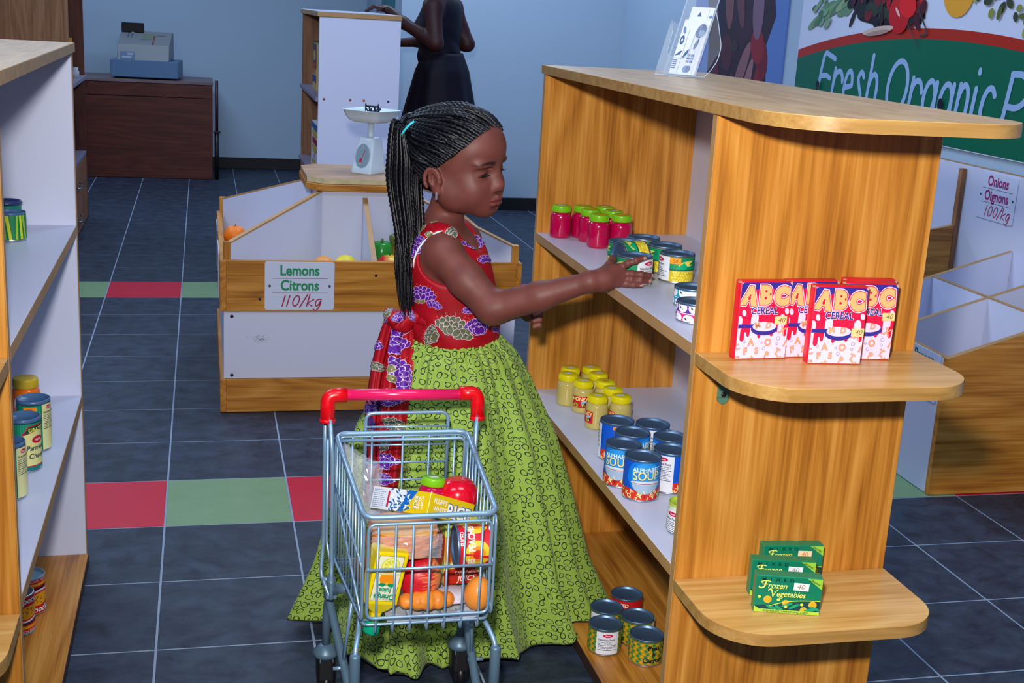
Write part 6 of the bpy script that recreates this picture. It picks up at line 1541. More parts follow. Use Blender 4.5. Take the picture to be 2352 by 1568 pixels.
# gathered creases at the waist
def crease(X, Y, Z):
    a = np.arctan2(Y - 2.615, X - .522); return .0025 * np.sin(a * 9 + Z * 60) * np.exp(-((Z - .70) / .03) ** 2)
sl = FB.sub((.30, 2.4, .6), (.7, 2.9, .8)); FB.f[sl[0]] += crease(*sl[1:]).astype(np.float32)
# arm holes and neck opening
for S_, E_, d_ in ((SH, EL, -1), (LSH, LEL, 1)):
    S_, E_ = np.array(S_), np.array(E_); ax = (E_ - S_) / np.linalg.norm(E_ - S_); o_ = S_ + LD * d_ * .030
    FB.cone(S_ + LD * d_ * .014 + (0, 0, -.012), o_ + ax * .10 + LD * d_ * .03, .0475, .044, .006, 'sub'); FB.cone(S_ + LD * d_ * .05, S_ + LD * d_ * .09, .06, .07, .004, 'sub')
FB.cone(np.array((.484, 2.617, .90)), HG.p(-.012, 0, -.06), .0475, .06, .008, 'sub')
FB.cone(np.array((.505, 2.605, .925)), np.array((.595, 2.560, .905)), .040, .050, .012, 'sub')
FB.op(lambda X, Y, Z: Z - .6655 + X * 0 + Y * 0, (.3, 2.4, .60), (.7, 2.8, .70), .002, 'sub') if False else None
PB, FBq = FB.surface(); PB = smooth_pts(PB, FBq, 3, .4)
keep = (PB[FBq][:, :, 2].min(1) > .655); FBq = FBq[keep]
u_ = np.unique(FBq); rm = -np.ones(len(PB), int); rm[u_] = np.arange(len(u_)); PB = PB[u_]; FBq = rm[FBq]
bod = np_mesh('bodice', PB, FBq, red_m, girl)
BVB = BVHTree.FromPolygons([tuple(p) for p in PB], [tuple(f) for f in FBq])
# ---- wax-print flowers, laid on the cloth
PUR, OLV, WHT, DPU, DOL = (92, 20, 150), (92, 98, 66), (216, 196, 212), (48, 10, 96), (58, 62, 44)
def petal(d, x, y, l, w_, a, c, dc, L):
    pts = [(0, 0), (l * .25, w_ * .42), (l * .6, w_ * .5), (l * .86, w_ * .3), (l, 0), (l * .86, -w_ * .3), (l * .6, -w_ * .5), (l * .25, -w_ * .42)]
    ca, sa = math.cos(a), math.sin(a); tr = lambda k: [(x + ca * (p[0] * k + l * (1 - k) * .5) - sa * p[1] * k, y + sa * (p[0] * k + l * (1 - k) * .5) + ca * p[1] * k) for p in pts]
    d.poly(tr(1.0), WHT, L); d.poly(tr(.88), c, L + .3)
    if l > .013: tip = tr(.86)[4]; d.stroke([(tip[0] - ca * l * .06, tip[1] - sa * l * .06), (tip[0] - ca * l * .30, tip[1] - sa * l * .30)], w_ * .06, dc, L + .55)
def bloom(d, x, y, R, a0, spread, c, dc, rows=3, L0=1, spikes=True):
    """scaly flower head opening along a0"""
    L = L0
    if spikes:
        for i in range(13):
            a = a0 - spread * .95 + 1.9 * spread * i / 12; r0, r1 = R * .8, R * (1.04 + .07 * (i % 2)); d.stroke([(x + r0 * math.cos(a), y + r0 * math.sin(a)), (x + r1 * math.cos(a), y + r1 * math.sin(a))], R * .018, (226, 96, 84), L)
    for k in range(rows):
        n = (9, 7, 5, 3)[k]; rr = R * (.56, .34, .12, -.06)[k]; sp = spread * (1 - .05 * k)
        for i in range(n):
            a = a0 - sp + 2 * sp * (i + .5) / n
            petal(d, x + rr * math.cos(a), y + rr * math.sin(a), R * (.42, .44, .46, .4)[k], R * .31, a, c, dc, L + 1 + k * 1.4 + (i % 2) * .6)
def leafp(d, x, y, l, w_, a, L): petal(d, x, y, l, w_, a, (120, 122, 60), DOL, L)
VD = Vector((.2359, .9387, -.2514))
def lay(mb, d, bvh, lift=.0009, dl=.00032, g=.0032, max_drop=.03):
    """u, v are positions in the vertical plane facing the aisle; the print is dropped onto the cloth along the aisle direction"""
    EX = Vector((.9717, -.2293, .0555)); EY = Vector((.0055, .2574, .9663)); O = Vector((.52, 2.6, .80))
    groups = {}
    for vs, fs, col, layer in d.items: groups.setdefault((col, round(layer, 3)), []).append((vs, fs))
    for (col, layer), lst in groups.items():
        bm = bmesh.new()
        for it_, (vs, fs) in enumerate(lst):
            bv = [bm.verts.new((v[0], v[1], (it_ % 16) * 4e-6)) for v in vs]
            for f in fs:
                try: bm.faces.new([bv[i] for i in f])
                except ValueError: pass
        for ax_ in (0, 1):
            xs = [v.co[ax_] for v in bm.verts]; k = math.floor(min(xs) / g); no = (1, 0, 0) if ax_ == 0 else (0, 1, 0)
            while k * g < max(xs):
                co = [0, 0, 0]; co[ax_] = k * g; sel = [f for f in bm.faces if min(v.co[ax_] for v in f.verts) < co[ax_] < max(v.co[ax_] for v in f.verts)]
                if sel: bmesh.ops.bisect_plane(bm, geom=list({v for f in sel for v in f.verts}) + list({e for f in sel for e in f.edges}) + sel, plane_co=co, plane_no=no, dist=1e-7)
                k += 1
        for f in bm.faces:
            f.normal_update()
            if f.normal.z < 0: f.normal_flip()
        bm.verts.index_update(); vs = [(v.co.x, v.co.y, v.co.z) for v in bm.verts]; fs = [[v.index for v in f.verts] for f in bm.faces]; bm.free()
        hit = []
        for u, v, e_ in vs:
            p = O + EX * u + EY * v - VD * .5; r = bvh.ray_cast(p, VD)
            hit.append(None if r[0] is None else r[0] + (r[1] * -1 if r[1].dot(VD) > 0 else r[1]) * (lift + dl * layer + e_))
        out = []
        for f in fs:
            h = [hit[i] for i in f]
            if any(q_ is None for q_ in h) or max((a - b).length for a in h for b in h) > max_drop: continue
            out.append(f)
        if out:
            used = sorted({i for f in out for i in f}); mp_ = {i: k for k, i in enumerate(used)}
            mb.add([hit[i] for i in used], [tuple(mp_[i] for i in f) for f in out], paint(col, .55))
PXM = 1 / 1098.
def uvp(px, py): return ((px - 1052.5) * PXM, (626 - py) * PXM)   # drawing measure: one unit of the sketch = 0.91 mm
d = Decal()
for px, py, R, a, sp, c, dc, rows in ((978, 688, 34, PI / 2, 1.35, PUR, DPU, 3), (1004, 708, 22, 1.2, .9, PUR, DPU, 2), (1044, 770, 46, 1.15, 1.2, OLV, DOL, 3), (1022, 772, 34, 2.75, .7, OLV, DOL, 3), (1112, 768, 40, 1.75, .75, PUR, DPU, 3), (1146, 762, 16, 1.2, .9, PUR, DPU, 2),
                                      (950, 590, 40, 1.35, .8, PUR, DPU, 3), (946, 548, 34, 1.3, .8, PUR, DPU, 3), (955, 525, 26, .9, .9, PUR, DPU, 2), (1062, 545, 26, 2.5, .6, OLV, DOL, 3), (1106, 568, 34, 1.9, .9, PUR, DPU, 3), (1128, 604, 24, 1.8, .8, PUR, DPU, 2), (938, 625, 28, 1.5, .7, PUR, DPU, 2), (972, 562, 22, 1.2, .8, PUR, DPU, 2), (1000, 512, 26, 2.6, .9, PUR, DPU, 2), (1085, 690, 22, -1.4, .8, PUR, DPU, 2), (1100, 500, 18, 1.6, .9, OLV, DOL, 2)):
    u, v = uvp(px, py); bloom(d, u, v, R * PXM * 1.18, a, sp, c, dc, rows)
for px, py, l, w_, a in ((976, 690, 14, 9, 2.2), (978, 690, 15, 9, .7), (985, 512, 20, 8, -2.0), (1000, 508, 18, 9, .2), (975, 530, 24, 9, .75), (990, 538, 20, 9, .25)): u, v = uvp(px, py); leafp(d, u, v, l * PXM, w_ * PXM, a, 7)
for k in range(34):   # fine woven lines
    y = 640 + k * 4; u0, v0 = uvp(1018, y); u1, v1 = uvp(1075, y); d.stroke([(u0 + (u1 - u0) * j / 12, v0 + .0006 * math.sin(j * 1.7 + k)) for j in range(13)], .0008, (120, 6, 22), .3)
mb = MB(); lay(mb, d, BVB); fp_ = mb.build('floral_print', bod); fp_['kind'] = 'stuff'
# white lining showing at the arm hole
pts = []
for px, py in ((962, 610), (963, 594), (968, 579), (976, 565), (987, 552), (1001, 541), (1016, 533), (1030, 529)):
    u, v = uvp(px, py); p = Vector((.52, 2.6, .80)) + Vector((.9717, -.2293, .0555)) * u + Vector((.0055, .2574, .9663)) * v
    r = BVB.ray_cast(p - VD * .5, VD)
    if r[0] is not None: pts.append(r[0] - VD * .002)
if len(pts) > 3:
    q = MB(); q.tube(pts, [.0009] + [.0020] * (len(pts) - 2) + [.0009], mat('white_lining', (220, 232, 232), .6), 8); q.build('lining', bod)
# ---- sash: bow at the back of the waist and two hanging tails
bpy.context.view_layer.update()
BVS = BVHTree.FromPolygons([tuple(p) for p in V.reshape(-1, 3)], [tuple(f) for f in idx_f] if False else [tuple(f) for f in np.stack([idx[:-1], idx[1:], nx[1:], nx[:-1]], -1).reshape(-1, 4)])
def skirt_y(x, z):
    r = BVS.ray_cast(Vector((x, 2.0, z)), Vector((0, 1, 0))); return r[0].y if r[0] is not None else 2.60
def ribbon(path, widths, folds, lift, seed):
    """path of (x, z): cloth band hanging over the skirt, folded lengthwise"""
    n, mseg = 60, 24; P_ = [Vector((p[0], p[1], 0)) for p in path]; C_ = []
    for i in range(n):
        t = i / (n - 1) * (len(P_) - 1); k = min(int(t), len(P_) - 2); f_ = t - k
        p0, p1, p2, p3 = P_[max(k - 1, 0)], P_[k], P_[k + 1], P_[min(k + 2, len(P_) - 1)]
        C_.append(.5 * ((2 * p1) + (p2 - p0) * f_ + (2 * p0 - 5 * p1 + 4 * p2 - p3) * f_ * f_ + (3 * p1 - p0 - 3 * p2 + p3) * f_ ** 3))
    vs = []; yprev = None
    for i in range(n):
        t = i / (n - 1); w_ = np.interp(t, np.linspace(0, 1, len(widths)), widths); dd = (C_[min(i + 1, n - 1)] - C_[max(i - 1, 0)]).normalized(); nn = Vector((dd.y, -dd.x, 0)) * -1
        row = []
        for j in range(mseg + 1):
            s_ = j / mseg * 2 - 1; x = C_[i].x + nn.x * s_ * w_ / 2; z = C_[i].y + nn.y * s_ * w_ / 2
            row.append((x, z, s_))
        yb = min([skirt_y(a, b) for a, b, _ in row[::4]])
        yb = yb if yprev is None else yprev * .75 + yb * .25; yprev = yb
        for x, z, s_ in row:
            y = yb - lift - .006 * math.cos(s_ * folds + seed + t * 2) - .004 * math.cos(s_ * folds * 2.3 + seed * 2 - t * 3) + .012 * s_ * s_
            vs.append((x, y, z))
    k = mseg + 1
    return np.array(vs), [(i * k + j, (i + 1) * k + j, (i + 1) * k + j + 1, i * k + j + 1) for i in range(n - 1) for j in range(mseg)]
sash = None
tails = [([(.392, .716), (.380, .665), (.366, .59), (.352, .50), (.345, .42), (.342, .345)], [.026, .036, .040, .040, .040, .036], 4.0, .010, 1.1, .5),
         ([(.420, .712), (.408, .665), (.394, .60), (.383, .52), (.374, .43), (.366, .35), (.358, .27)], [.030, .050, .060, .056, .050, .046, .038], 3.2, .020, 2.4, 0)]
for i_, (path, wd_, fo, li, sd_, dark) in enumerate(tails):
    vs, fs = ribbon(path, wd_, fo, li, sd_)
    q = MB(); q.add([tuple(v) for v in vs], fs, red_m, True); o = q.build('sash_tail', girl)
    so = o.modifiers.new('cloth', 'SOLIDIFY'); so.thickness = .0014; so.offset = 1
    bv = BVHTree.FromPolygons([tuple(v) for v in vs], fs); d = Decal()
    spots = [((876, 745, 26, 1.6, .9, OLV), (862, 800, 30, 1.5, 1.2, PUR), (868, 850, 26, 1.3, 1.0, OLV), (858, 890, 28, -1.5, 1.3, PUR), (856, 950, 28, 1.4, 1.2, PUR), (852, 1010, 28, 1.6, .9, OLV), (852, 1070, 26, 1.2, 1.0, PUR)), ((920, 775, 48, PI / 2, .75, PUR), (912, 815, 50, PI / 2, .85, PUR), (908, 862, 52, .3, 1.35, PUR), (906, 880, 48, -1.5, .75, PUR), (922, 722, 28, 1.4, .9, PUR), (908, 985, 36, 1.1, 1.0, OLV), (896, 1030, 26, 2.2, .9, OLV), (892, 1075, 44, 1.5, .9, PUR), (888, 1110, 34, 1.4, 1.0, PUR))][i_]
    for px, py, R, a, sp, c in spots: u, v = uvp(px, py); bloom(d, u, v, R * PXM, a, sp, c, DPU if c == PUR else DOL, 3)
    if i_: [leafp(d, *uvp(905, 852), 22 * PXM, 13 * PXM, a_, 7) for a_ in (1.2, -1.2)]
    else: [d.ell(*uvp(px, py), 9 * PXM, 22 * PXM, (56, 16, 96), .5) for px, py in ((860, 915), (872, 925), (858, 975))]
    mb = MB(); lay(mb, d, bv, .0030, .00042, .0019); fp_ = mb.build('floral_print', o); fp_['kind'] = 'stuff'
# bow loops and knot
FK = Field(grade((.35, .47, .0022)), grade((2.50, 2.68, .0022)), grade((.62, .78, .0022)))
FK.ell((.420, 2.590, .716), (.021, .024, .019), .01); FK.ell((.398, 2.586, .706), (.034, .026, .020), .012, np.array([[.80, 0, .60], [0, 1, 0], [-.60, 0, .80]])); FK.ell((.402, 2.618, .700), (.036, .028, .019), .012, np.array([[.75, 0, .66], [0, 1, 0], [-.66, 0, .75]])); FK.cone((.432, 2.585, .718), (.455, 2.555, .712), .016, .011, .01)
FK.cone((.410, 2.566, .724), (.385, 2.562, .690), .003, .004, .006, 'sub'); FK.cone((.425, 2.566, .700), (.440, 2.560, .725), .002, .002, .006, 'sub'); FK.cone((.376, 2.560, .722), (.408, 2.556, .712), .0025, .002, .006, 'sub'); FK.cone((.372, 2.562, .704), (.402, 2.556, .698), .0025, .002, .006, 'sub'); FK.ell((.374, 2.572, .690), (.012, .012, .016), .004, None, 'sub')
PK, FKq = FK.surface(); PK = smooth_pts(PK, FKq, 3, .4); bow = np_mesh('bow', PK, FKq, red_m, girl)
d = Decal()
for px, py, R, a, sp, c in ((930, 735, 26, 1.9, .9, PUR), (905, 722, 22, 2.2, .8, OLV), (890, 745, 22, 2.0, .9, PUR), (945, 722, 18, .4, .9, PUR)): u, v = uvp(px, py); bloom(d, u, v, R * PXM, a, sp, c, DPU, 3)
mb = MB(); lay(mb, d, BVHTree.FromPolygons([tuple(v) for v in PK], [tuple(f) for f in FKq]), .0008, .00035, .0022); fp_ = mb.build('floral_print', bow); fp_['kind'] = 'stuff'

# ---------------------------------------------------------------- hair
hair_m = mat('braid_hair', (9, 8, 14), .42, 0, .4)
FH_ = Field(grade((.40, .64, .0028)), grade((2.49, 2.71, .0028)), grade((.93, 1.18, .0028)))
FH_.ell(HG.p(-.010, 0, .027), np.array((.0945, .0755, .0770)) * HG.s, .01, HG.M); FH_.ell(HG.p(.040, 0, .044), np.array((.0600, .0585, .0535)) * HG.s, .03, HG.M)
def below(X, Y, Z):
    q = np.stack(np.broadcast_arrays(X, Y, Z), -1) - HG.t; q = q @ HG.M / HG.s
    x = q[..., 0]; ay = np.abs(q[..., 1])
    line = np.interp(x, [-.10, -.045, -.022, -.004, .016, .035, .055, .075, .12], [-.055, -.046, -.014, .010, .022, .034, .056, .082, .12])
    return (q[..., 2] - line) * HG.s * .8
FH_.op(below, (.38, 2.47, .90), (.66, 2.73, 1.2), .004, 'sub')
PH, FHq = FH_.surface(); PH = smooth_pts(PH, FHq, 2, .4)
hair = np_mesh('hair', PH, FHq, mat('scalp_hair', (12, 10, 16), .7, bump=(900, .6)), girl)
Tl = HG.inv(np.array([.4130, 2.640, 1.108]))
def braid(mb, pts, r, seg=6, step=.0032, tw=0.0115, ph=0.0):
    P_ = [Vector(p) for p in pts]; Q = []
    for i in range(len(P_) - 1):
        p0, p1, p2, p3 = P_[max(i - 1, 0)], P_[i], P_[i + 1], P_[min(i + 2, len(P_) - 1)]; n = max(2, int((p2 - p1).length / step))
        for j in range(n):
            t = j / n; Q.append(.5 * ((2 * p1) + (p2 - p0) * t + (2 * p0 - 5 * p1 + 4 * p2 - p3) * t * t + (3 * p1 - p0 - 3 * p2 + p3) * t ** 3))
    Q.append(P_[-1]); n = len(Q); A = np.array(Q); T = np.gradient(A, axis=0); T /= np.linalg.norm(T, axis=1)[:, None] + 1e-12
    u = np.cross(T, (0.31, .95, .05)); u /= np.linalg.norm(u, axis=1)[:, None] + 1e-12; w_ = np.cross(T, u)
    s_ = np.concatenate([[0], np.cumsum(np.linalg.norm(np.diff(A, axis=0), axis=1))]); phi = 2 * PI * s_ / tw + ph
    rr = np.full(n, r); k = min(10, n // 3); rr[-k:] *= np.linspace(1, .35, k)
    ang = 2 * PI * np.arange(seg) / seg
    rad = rr[:, None] * (1 + .30 * np.cos(2 * (ang[None, :] - phi[:, None] / 2)))
    ring = A[:, None, :] + rad[..., None] * (np.cos(ang)[None, :, None] * u[:, None, :] + np.sin(ang)[None, :, None] * w_[:, None, :])
    o = len(mb.v); mb.v += [tuple(v) for v in ring.reshape(-1, 3)]; sl_ = mb.slot(hair_m)
    fs = [(o + i * seg + j, o + i * seg + (j + 1) % seg, o + (i + 1) * seg + (j + 1) % seg, o + (i + 1) * seg + j) for i in range(n - 1) for j in range(seg)]
    mb.f += fs; mb.mi += [sl_] * len(fs); mb.sm += [True] * len(fs)
R_ = random.Random(4); C0 = np.array([-.006, 0, .030])
def rad_cap(dv):
    r1 = 1 / math.sqrt((dv[0] / .0960) ** 2 + (dv[1] / .0770) ** 2 + (dv[2] / .0785) ** 2)
    if dv[0] > 0: r1 += .004 * dv[0] + .013 * dv[0] * max(dv[2], 0)
    return r1
def scalp_path(start, layer, wob):
    a = np.array(start) - C0; a /= np.linalg.norm(a); b_ = Tl - C0; b_ /= np.linalg.norm(b_)
    om = math.acos(np.clip(a @ b_, -1, 1)); out = []
    for t in np.linspace(0, 1, 9):
        v = (math.sin((1 - t) * om) * a + math.sin(t * om) * b_) / math.sin(om); sd_ = np.cross(a, b_); sd_ /= np.linalg.norm(sd_)
        v = v + sd_ * wob * math.sin(PI * t); v /= np.linalg.norm(v)
        l = rad_cap(v) + layer * min(1, t * 6) + .0035 + .010 * max(0, t - .55) * 2.2
        out.append(HG.p(*(C0 + v * l)))
    return out
mb = MB()
HL = []   # hairline from the front middle to behind the ear
for t in np.linspace(0, 1, 40):
    x = np.interp(t, [0, .25, .45, .62, .75, .88, 1], [.077, .068, .050, .028, .006, -.030, -.050]); z = np.interp(t, [0, .25, .45, .62, .75, .88, 1], [.084, .071, .050, .033, .016, -.014, -.040])
    y = .0775 * math.sqrt(max(0.0, 1 - ((x + .006) / .0965) ** 2 - ((z - .028) / .084) ** 2)) if t > .03 else 0.0
    HL.append((x, y, z))
for i, (x, y, z) in enumerate(HL):
    for s_ in ((-1, 1) if y > .002 else (1,)): braid(mb, scalp_path((x, s_ * y, z), .0015, R_.uniform(-.05, .05)), R_.uniform(.0034, .0042), 6, .003, .0105, R_.uniform(0, 6))
for i in range(64):
    t = R_.uniform(.0, .8); x, y, z = HL[int(t * 39)]; f_ = R_.uniform(.08, .5); s_ = -1 if R_.random() < .62 else 1
    st = np.array((x, s_ * y, z)) * (1 - f_) + Tl * f_
    braid(mb, scalp_path(st, .0060 + R_.uniform(0, .003), R_.uniform(-.10, .10)), R_.uniform(.0034, .0044), 6, .003, .0105, R_.uniform(0, 6))
o = mb.build('scalp_braids', hair); o['kind'] = 'stuff'
mb = MB()
for i in range(135):
    a = R_.uniform(0, 2 * PI); rr_ = math.sqrt(R_.random()); ux, uy = rr_ * math.cos(a), rr_ * math.sin(a)
    tie = Vector((.4200, 2.630, 1.100)) + Vector((.014 * ux, .018 * uy, .010 * R_.uniform(-1, 1))); pre = Vector((.452, 2.612 + .016 * uy, 1.092 + .012 * ux))
    ex = .406 + .036 * ux; ey = 2.612 + .036 * uy
    apex = Vector((.398 + .020 * ux, 2.618 + .030 * uy, 1.098 - .016 * ux + .010 * R_.random()))
    zt_ = R_.uniform(.735, .83) - (.03 if R_.random() < .15 else 0)
    lo = Vector((.416 + .030 * ux, 2.592 + .022 * uy, .90)); en = Vector((.417 + .020 * ux + R_.uniform(-.006, .006), 2.575 + .016 * uy, zt_))
    braid(mb, [pre, tie, apex, Vector((ex - .002, ey, 1.045)), Vector((ex, ey, .99)), lo, (lo + en) / 2 + Vector((R_.uniform(-.004, .004), 0, 0)), en], R_.uniform(.0030, .0040) if zt_ > .76 else .0026, 5, .0038, .0105, R_.uniform(0, 6))
for i in range(9):   # loose thin ends
    x0 = R_.uniform(.385, .430); braid(mb, [Vector((x0, 2.575, .86)), Vector((x0 + R_.uniform(-.004, .01), 2.568, .79)), Vector((x0 + R_.uniform(.0, .022), 2.562, .725 + R_.uniform(-.01, .01)))], .0011, 4, .005, .01)
o = mb.build('ponytail_braids', hair); o['kind'] = 'stuff'
q = MB(); q.tube([HG.p(*(Tl + np.array((.006, 0, 0)) + .024 * np.array((0.25 * math.cos(t), math.cos(t), math.sin(t))))) for t in np.linspace(0, 2 * PI, 24, endpoint=False)], .005, black_m, 8, True); q.build('hair_tie', hair)
q = MB(); q.tube([(.3925, 2.5905, 1.0935), (.3965, 2.584, 1.104), (.4020, 2.580, 1.1125), (.4090, 2.5775, 1.1205), (.4165, 2.576, 1.1265)], .0024, mat('cyan_clip', (60, 206, 214), .25), 8); q.build('hair_clip', hair)
# ear ring
q = MB(); p = Vector(HG.p(.001, -.0795, -.0400)); q.box((-.0022, -.0018, -.0085), (.0022, .0018, .0075), mat('silver', (226, 230, 236), .15, .9), .0006, 1, Matrix.Translation(p) @ Matrix.Rotation(HG.M[1, 0] * 0, 4, 'Z')); q.build('earring', girl)
# ================================================================ TOY SHOPPING CART
cart = thing('shopping_cart', 'small wire shopping cart with pink handle filled with toy groceries', 'cart', (.376, 2.17, 0))
zinc = mat('zinc_wire', (148, 182, 208), .34, .55); zinc_d = mat('painted_tube', (92, 118, 136), .42, .3, bump=(300, .1)); pink_m = mat('handle_pink', (222, 28, 92), .22, 0, .5, .3); redp = mat('handle_red', (216, 4, 18), .3, 0, .5, .2)
def mir(p): c = .3705 + (2.3 - p[1]) * .043; return (2 * c - p[0], p[1], p[2])
def rod(name, pts, r, parent, m=zinc, f=.012, seg=8, closed=False):
    q = MB(); q.tube(fillet(pts, f, 5, closed) if len(pts) > 2 else pts, r, m, seg, closed); return q.build(name, parent)
# handle
q = MB(); q.tube([(.245, 2.300, .6345), (.496, 2.300, .6305)], .0112, pink_m, 20); q.build('handle_bar', cart)
for s_ in (0, 1):
    g = (lambda p: mir(p)) if s_ else (lambda p: p)
    q = MB(); q.tube(fillet([g(p) for p in ((.262, 2.300, .6335), (.226, 2.300, .6335), (.2255, 2.294, .582))], .02, 7), .0138, redp, 18)
    q.tube([g((.2255, 2.2945, .588)), g((.2255, 2.2935, .581))], .0150, redp, 18); q.build('handle_corner', cart)
    # upright pair running down to the pivot
    rod('upright', [g(p) for p in ((.2225, 2.307, .590), (.2240, 2.315, .50), (.2245, 2.315, .335), (.2190, 2.300, .268), (.2340, 2.252, .236))], .0042, cart)
    rod('upright', [g(p) for p in ((.2295, 2.284, .590), (.2340, 2.272, .520), (.2365, 2.270, .300), (.2350, 2.250, .236))], .0044, cart)
    rod('upright', [g(p) for p in ((.2275, 2.300, .545), (.2290, 2.300, .335), (.2350, 2.275, .300))], .0030, cart)
    # lower frame
    pv = rod('pivot_plate', [g((.229, 2.270, .262)), g((.243, 2.270, .262))], .016, cart, zinc_d, 0, 14)
    rod('pivot_bolt', [g((.219, 2.286, .262)), g((.246, 2.286, .262))], .0042, pv); rod('pivot_bolt', [g((.226, 2.255, .238)), g((.246, 2.255, .238))], .0042, pv)
    rod('rear_leg', [g(p) for p in ((.262, 2.220, .272), (.240, 2.270, .245), (.233, 2.306, .200), (.233, 2.312, .098))], .0085, cart, zinc_d, .03, 12)
    rod('side_rail', [g(p) for p in ((.234, 2.306, .222), (.240, 2.270, .196), (.258, 2.120, .118), (.262, 2.030, .075))], .0085, cart, zinc_d, .03, 12)
    rod('brace', [g(p) for p in ((.2520, 2.170, .142), (.2640, 2.150, .288))], .0040, cart)
    rod('front_leg_rod', [g(p) for p in ((.272, 2.100, .285), (.264, 2.050, .268), (.2555, 2.022, .246), (.2552, 2.020, .210))], .0050, cart)
    q = MB(); q.lathe([(0, .07), (.0100, .07), (.0100, .236), (.0085, .241), (0, .241)], zinc_d, 16, Matrix.Translation(g((.2552, 2.020, 0)))); q.build('front_sleeve', cart)
    rod('side_bolt', [g((.232, 2.160, .138)), g((.262, 2.160, .138))], .0036, cart)
    for wn_, (wx, wy, ztop) in (('rear', (.233, 2.312, .098)), ('front', (.2552, 2.020, .07))):
        c = thing_ = None
        cx, cy, _ = g((wx, wy, 0))
        q = MB(); q.lathe([(0, ztop - .014), (.0235, ztop - .014), (.0255, ztop - .008), (.0245, ztop - .002), (.016, ztop + .006), (.010, ztop + .012), (0, ztop + .012)], zinc_d, 22, Matrix.Translation((cx, cy, 0))); o = q.build('caster', cart)
        q = MB(); vs, fs = fr([(.022, .0165, .024, .006, -.006), (.045, .0185, .026, .008, -.004), (ztop - .0145, .0195, .022, .012, 0)], black_m, Matrix.Translation((cx, cy, 0))); q.add(vs, fs, black_m); q.build('hood', o)
        q = MB()
        for dx in (-.0125, .0125): q.box((cx + dx - .0012, cy - .022, .020), (cx + dx + .0012, cy + .012, ztop - .0122), zinc_d, .0006)
        q.box((cx - .0125, cy - .014, ztop - .016), (cx + .0125, cy + .012, ztop - .0125), zinc_d); q.build('fork', o)
        q = MB(); q.lathe([(0, -.009), (.020, -.009), (.0262, -.007), (.0278, 0), (.0262, .007), (.020, .009), (0, .009)], black_m, 24, Matrix.Translation((cx, cy - .008, .0279)) @ Matrix.Rotation(PI / 2, 4, 'Y')); q.build('wheel', o)
q = MB(); q.tube([(.238, 2.290, .242), mir((.238, 2.290, .242))], .0075, zinc_d, 12); q.build('cross_tube', cart)
# basket
YF_, YR_ = 2.022, 2.300
RL = lambda y: .2655 + (y - 2.022) * (-.0225 / .278); RRt = lambda y: 2 * (.3705 + (2.3 - y) * .043) - RL(y)
RZ = lambda y: .4985 + (y - 2.022) * (.0575 / .278)
BZ_ = .302
fb = rod('rim_rod', [(RL(YR_), YR_, RZ(YR_)), (RRt(YR_), YR_, RZ(YR_)), (RRt(YF_), YF_, RZ(YF_)), (RL(YF_), YF_, RZ(YF_))], .0050, cart, zinc, .022, 10, True)
rod('rim_rod', [(RL(YR_) + .002, YR_ - .004, RZ(YR_) - .013), (RRt(YR_) - .004, YR_ - .004, RZ(YR_) - .013), (RRt(YR_) - .006, YR_ - .004, .33)], .0032, cart, zinc, .012)
def grid(name): 
    t = bpy.data.objects.new(name, bpy.data.meshes.new(name)); return t
def panel(name, frame_pts, r, wires):
    o = rod(name, frame_pts, r, cart, zinc, .014, 8, True)
    for a, rr in wires: rod('wire', a, rr, o, zinc, .006, 6)
    return o
xl, xr = RL(YF_) + .008, RRt(YF_) - .008
fw = []
for k in range(7):
    x = xl + (xr - xl) * (k + .55) / 7.1
    fw.append(([(x, YF_, RZ(YF_) - .014), (x, YF_ + .001, BZ_ - .012), (x, YF_ + .006, BZ_ - .026), (x, YF_ + .03, BZ_ - .012), (x + (x - .3765) * .08, YR_ - .01, BZ_ - .008)], .0021))
fw.append(([(xl - .003, YF_ - .003, .402), (xr + .003, YF_ - .003, .402)], .0028))
panel('basket_front', [(xl, YF_, RZ(YF_) - .013), (xr, YF_, RZ(YF_) - .013), (xr, YF_, BZ_ + .006), (xl, YF_, BZ_ + .006)], .0030, fw)
bw = [([(RL(y) + .004, y, BZ_ - .010), (RRt(y) - .004, y, BZ_ - .010)], .0024) for y in (2.05, 2.11, 2.17, 2.23, 2.285)]
panel('basket_floor', [(RL(YF_) + .004, YF_ + .012, BZ_ - .012), (RRt(YF_) - .004, YF_ + .012, BZ_ - .012), (RRt(YR_) - .004, YR_ - .006, BZ_ - .010), (RL(YR_) + .004, YR_ - .006, BZ_ - .010)], .0028, bw)
for s_ in (0, 1):
    X = RRt if s_ else RL; e = .003 if s_ else -.003
    sw = [([(X(y), y, RZ(y) - .003), (X(y) - e * .6, y, BZ_ - .010)], .0019) for y in np.linspace(2.045, 2.285, 10)]
    sw.append(([(X(2.295), 2.295, .45), (X(2.15) - e * .2, 2.15, .37), (X(2.03), 2.03, .312)], .0028))
    sw.append(([(X(YF_), YF_ + .004, .40), (X(2.16), 2.16, .43), (X(YR_), YR_ - .003, .455)], .0024))
    panel('basket_side', [(X(YF_), YF_ + .003, RZ(YF_) - .010), (X(YR_), YR_ - .003, RZ(YR_) - .010), (X(YR_), YR_ - .003, BZ_), (X(YF_), YF_ + .003, BZ_)], .0026, sw)
bk = [([(x, YR_, RZ(YR_) - .004), (x, YR_, BZ_ - .008)], .0022) for x in (.275, .312, .372, .4235, .474, .494)]
panel('basket_back', [(RL(YR_) + .003, YR_ + .001, RZ(YR_) - .007), (RRt(YR_) - .003, YR_ + .001, RZ(YR_) - .007), (RRt(YR_) - .003, YR_ + .001, BZ_ - .006), (RL(YR_) + .003, YR_ + .001, BZ_ - .006)], .0026, bk)
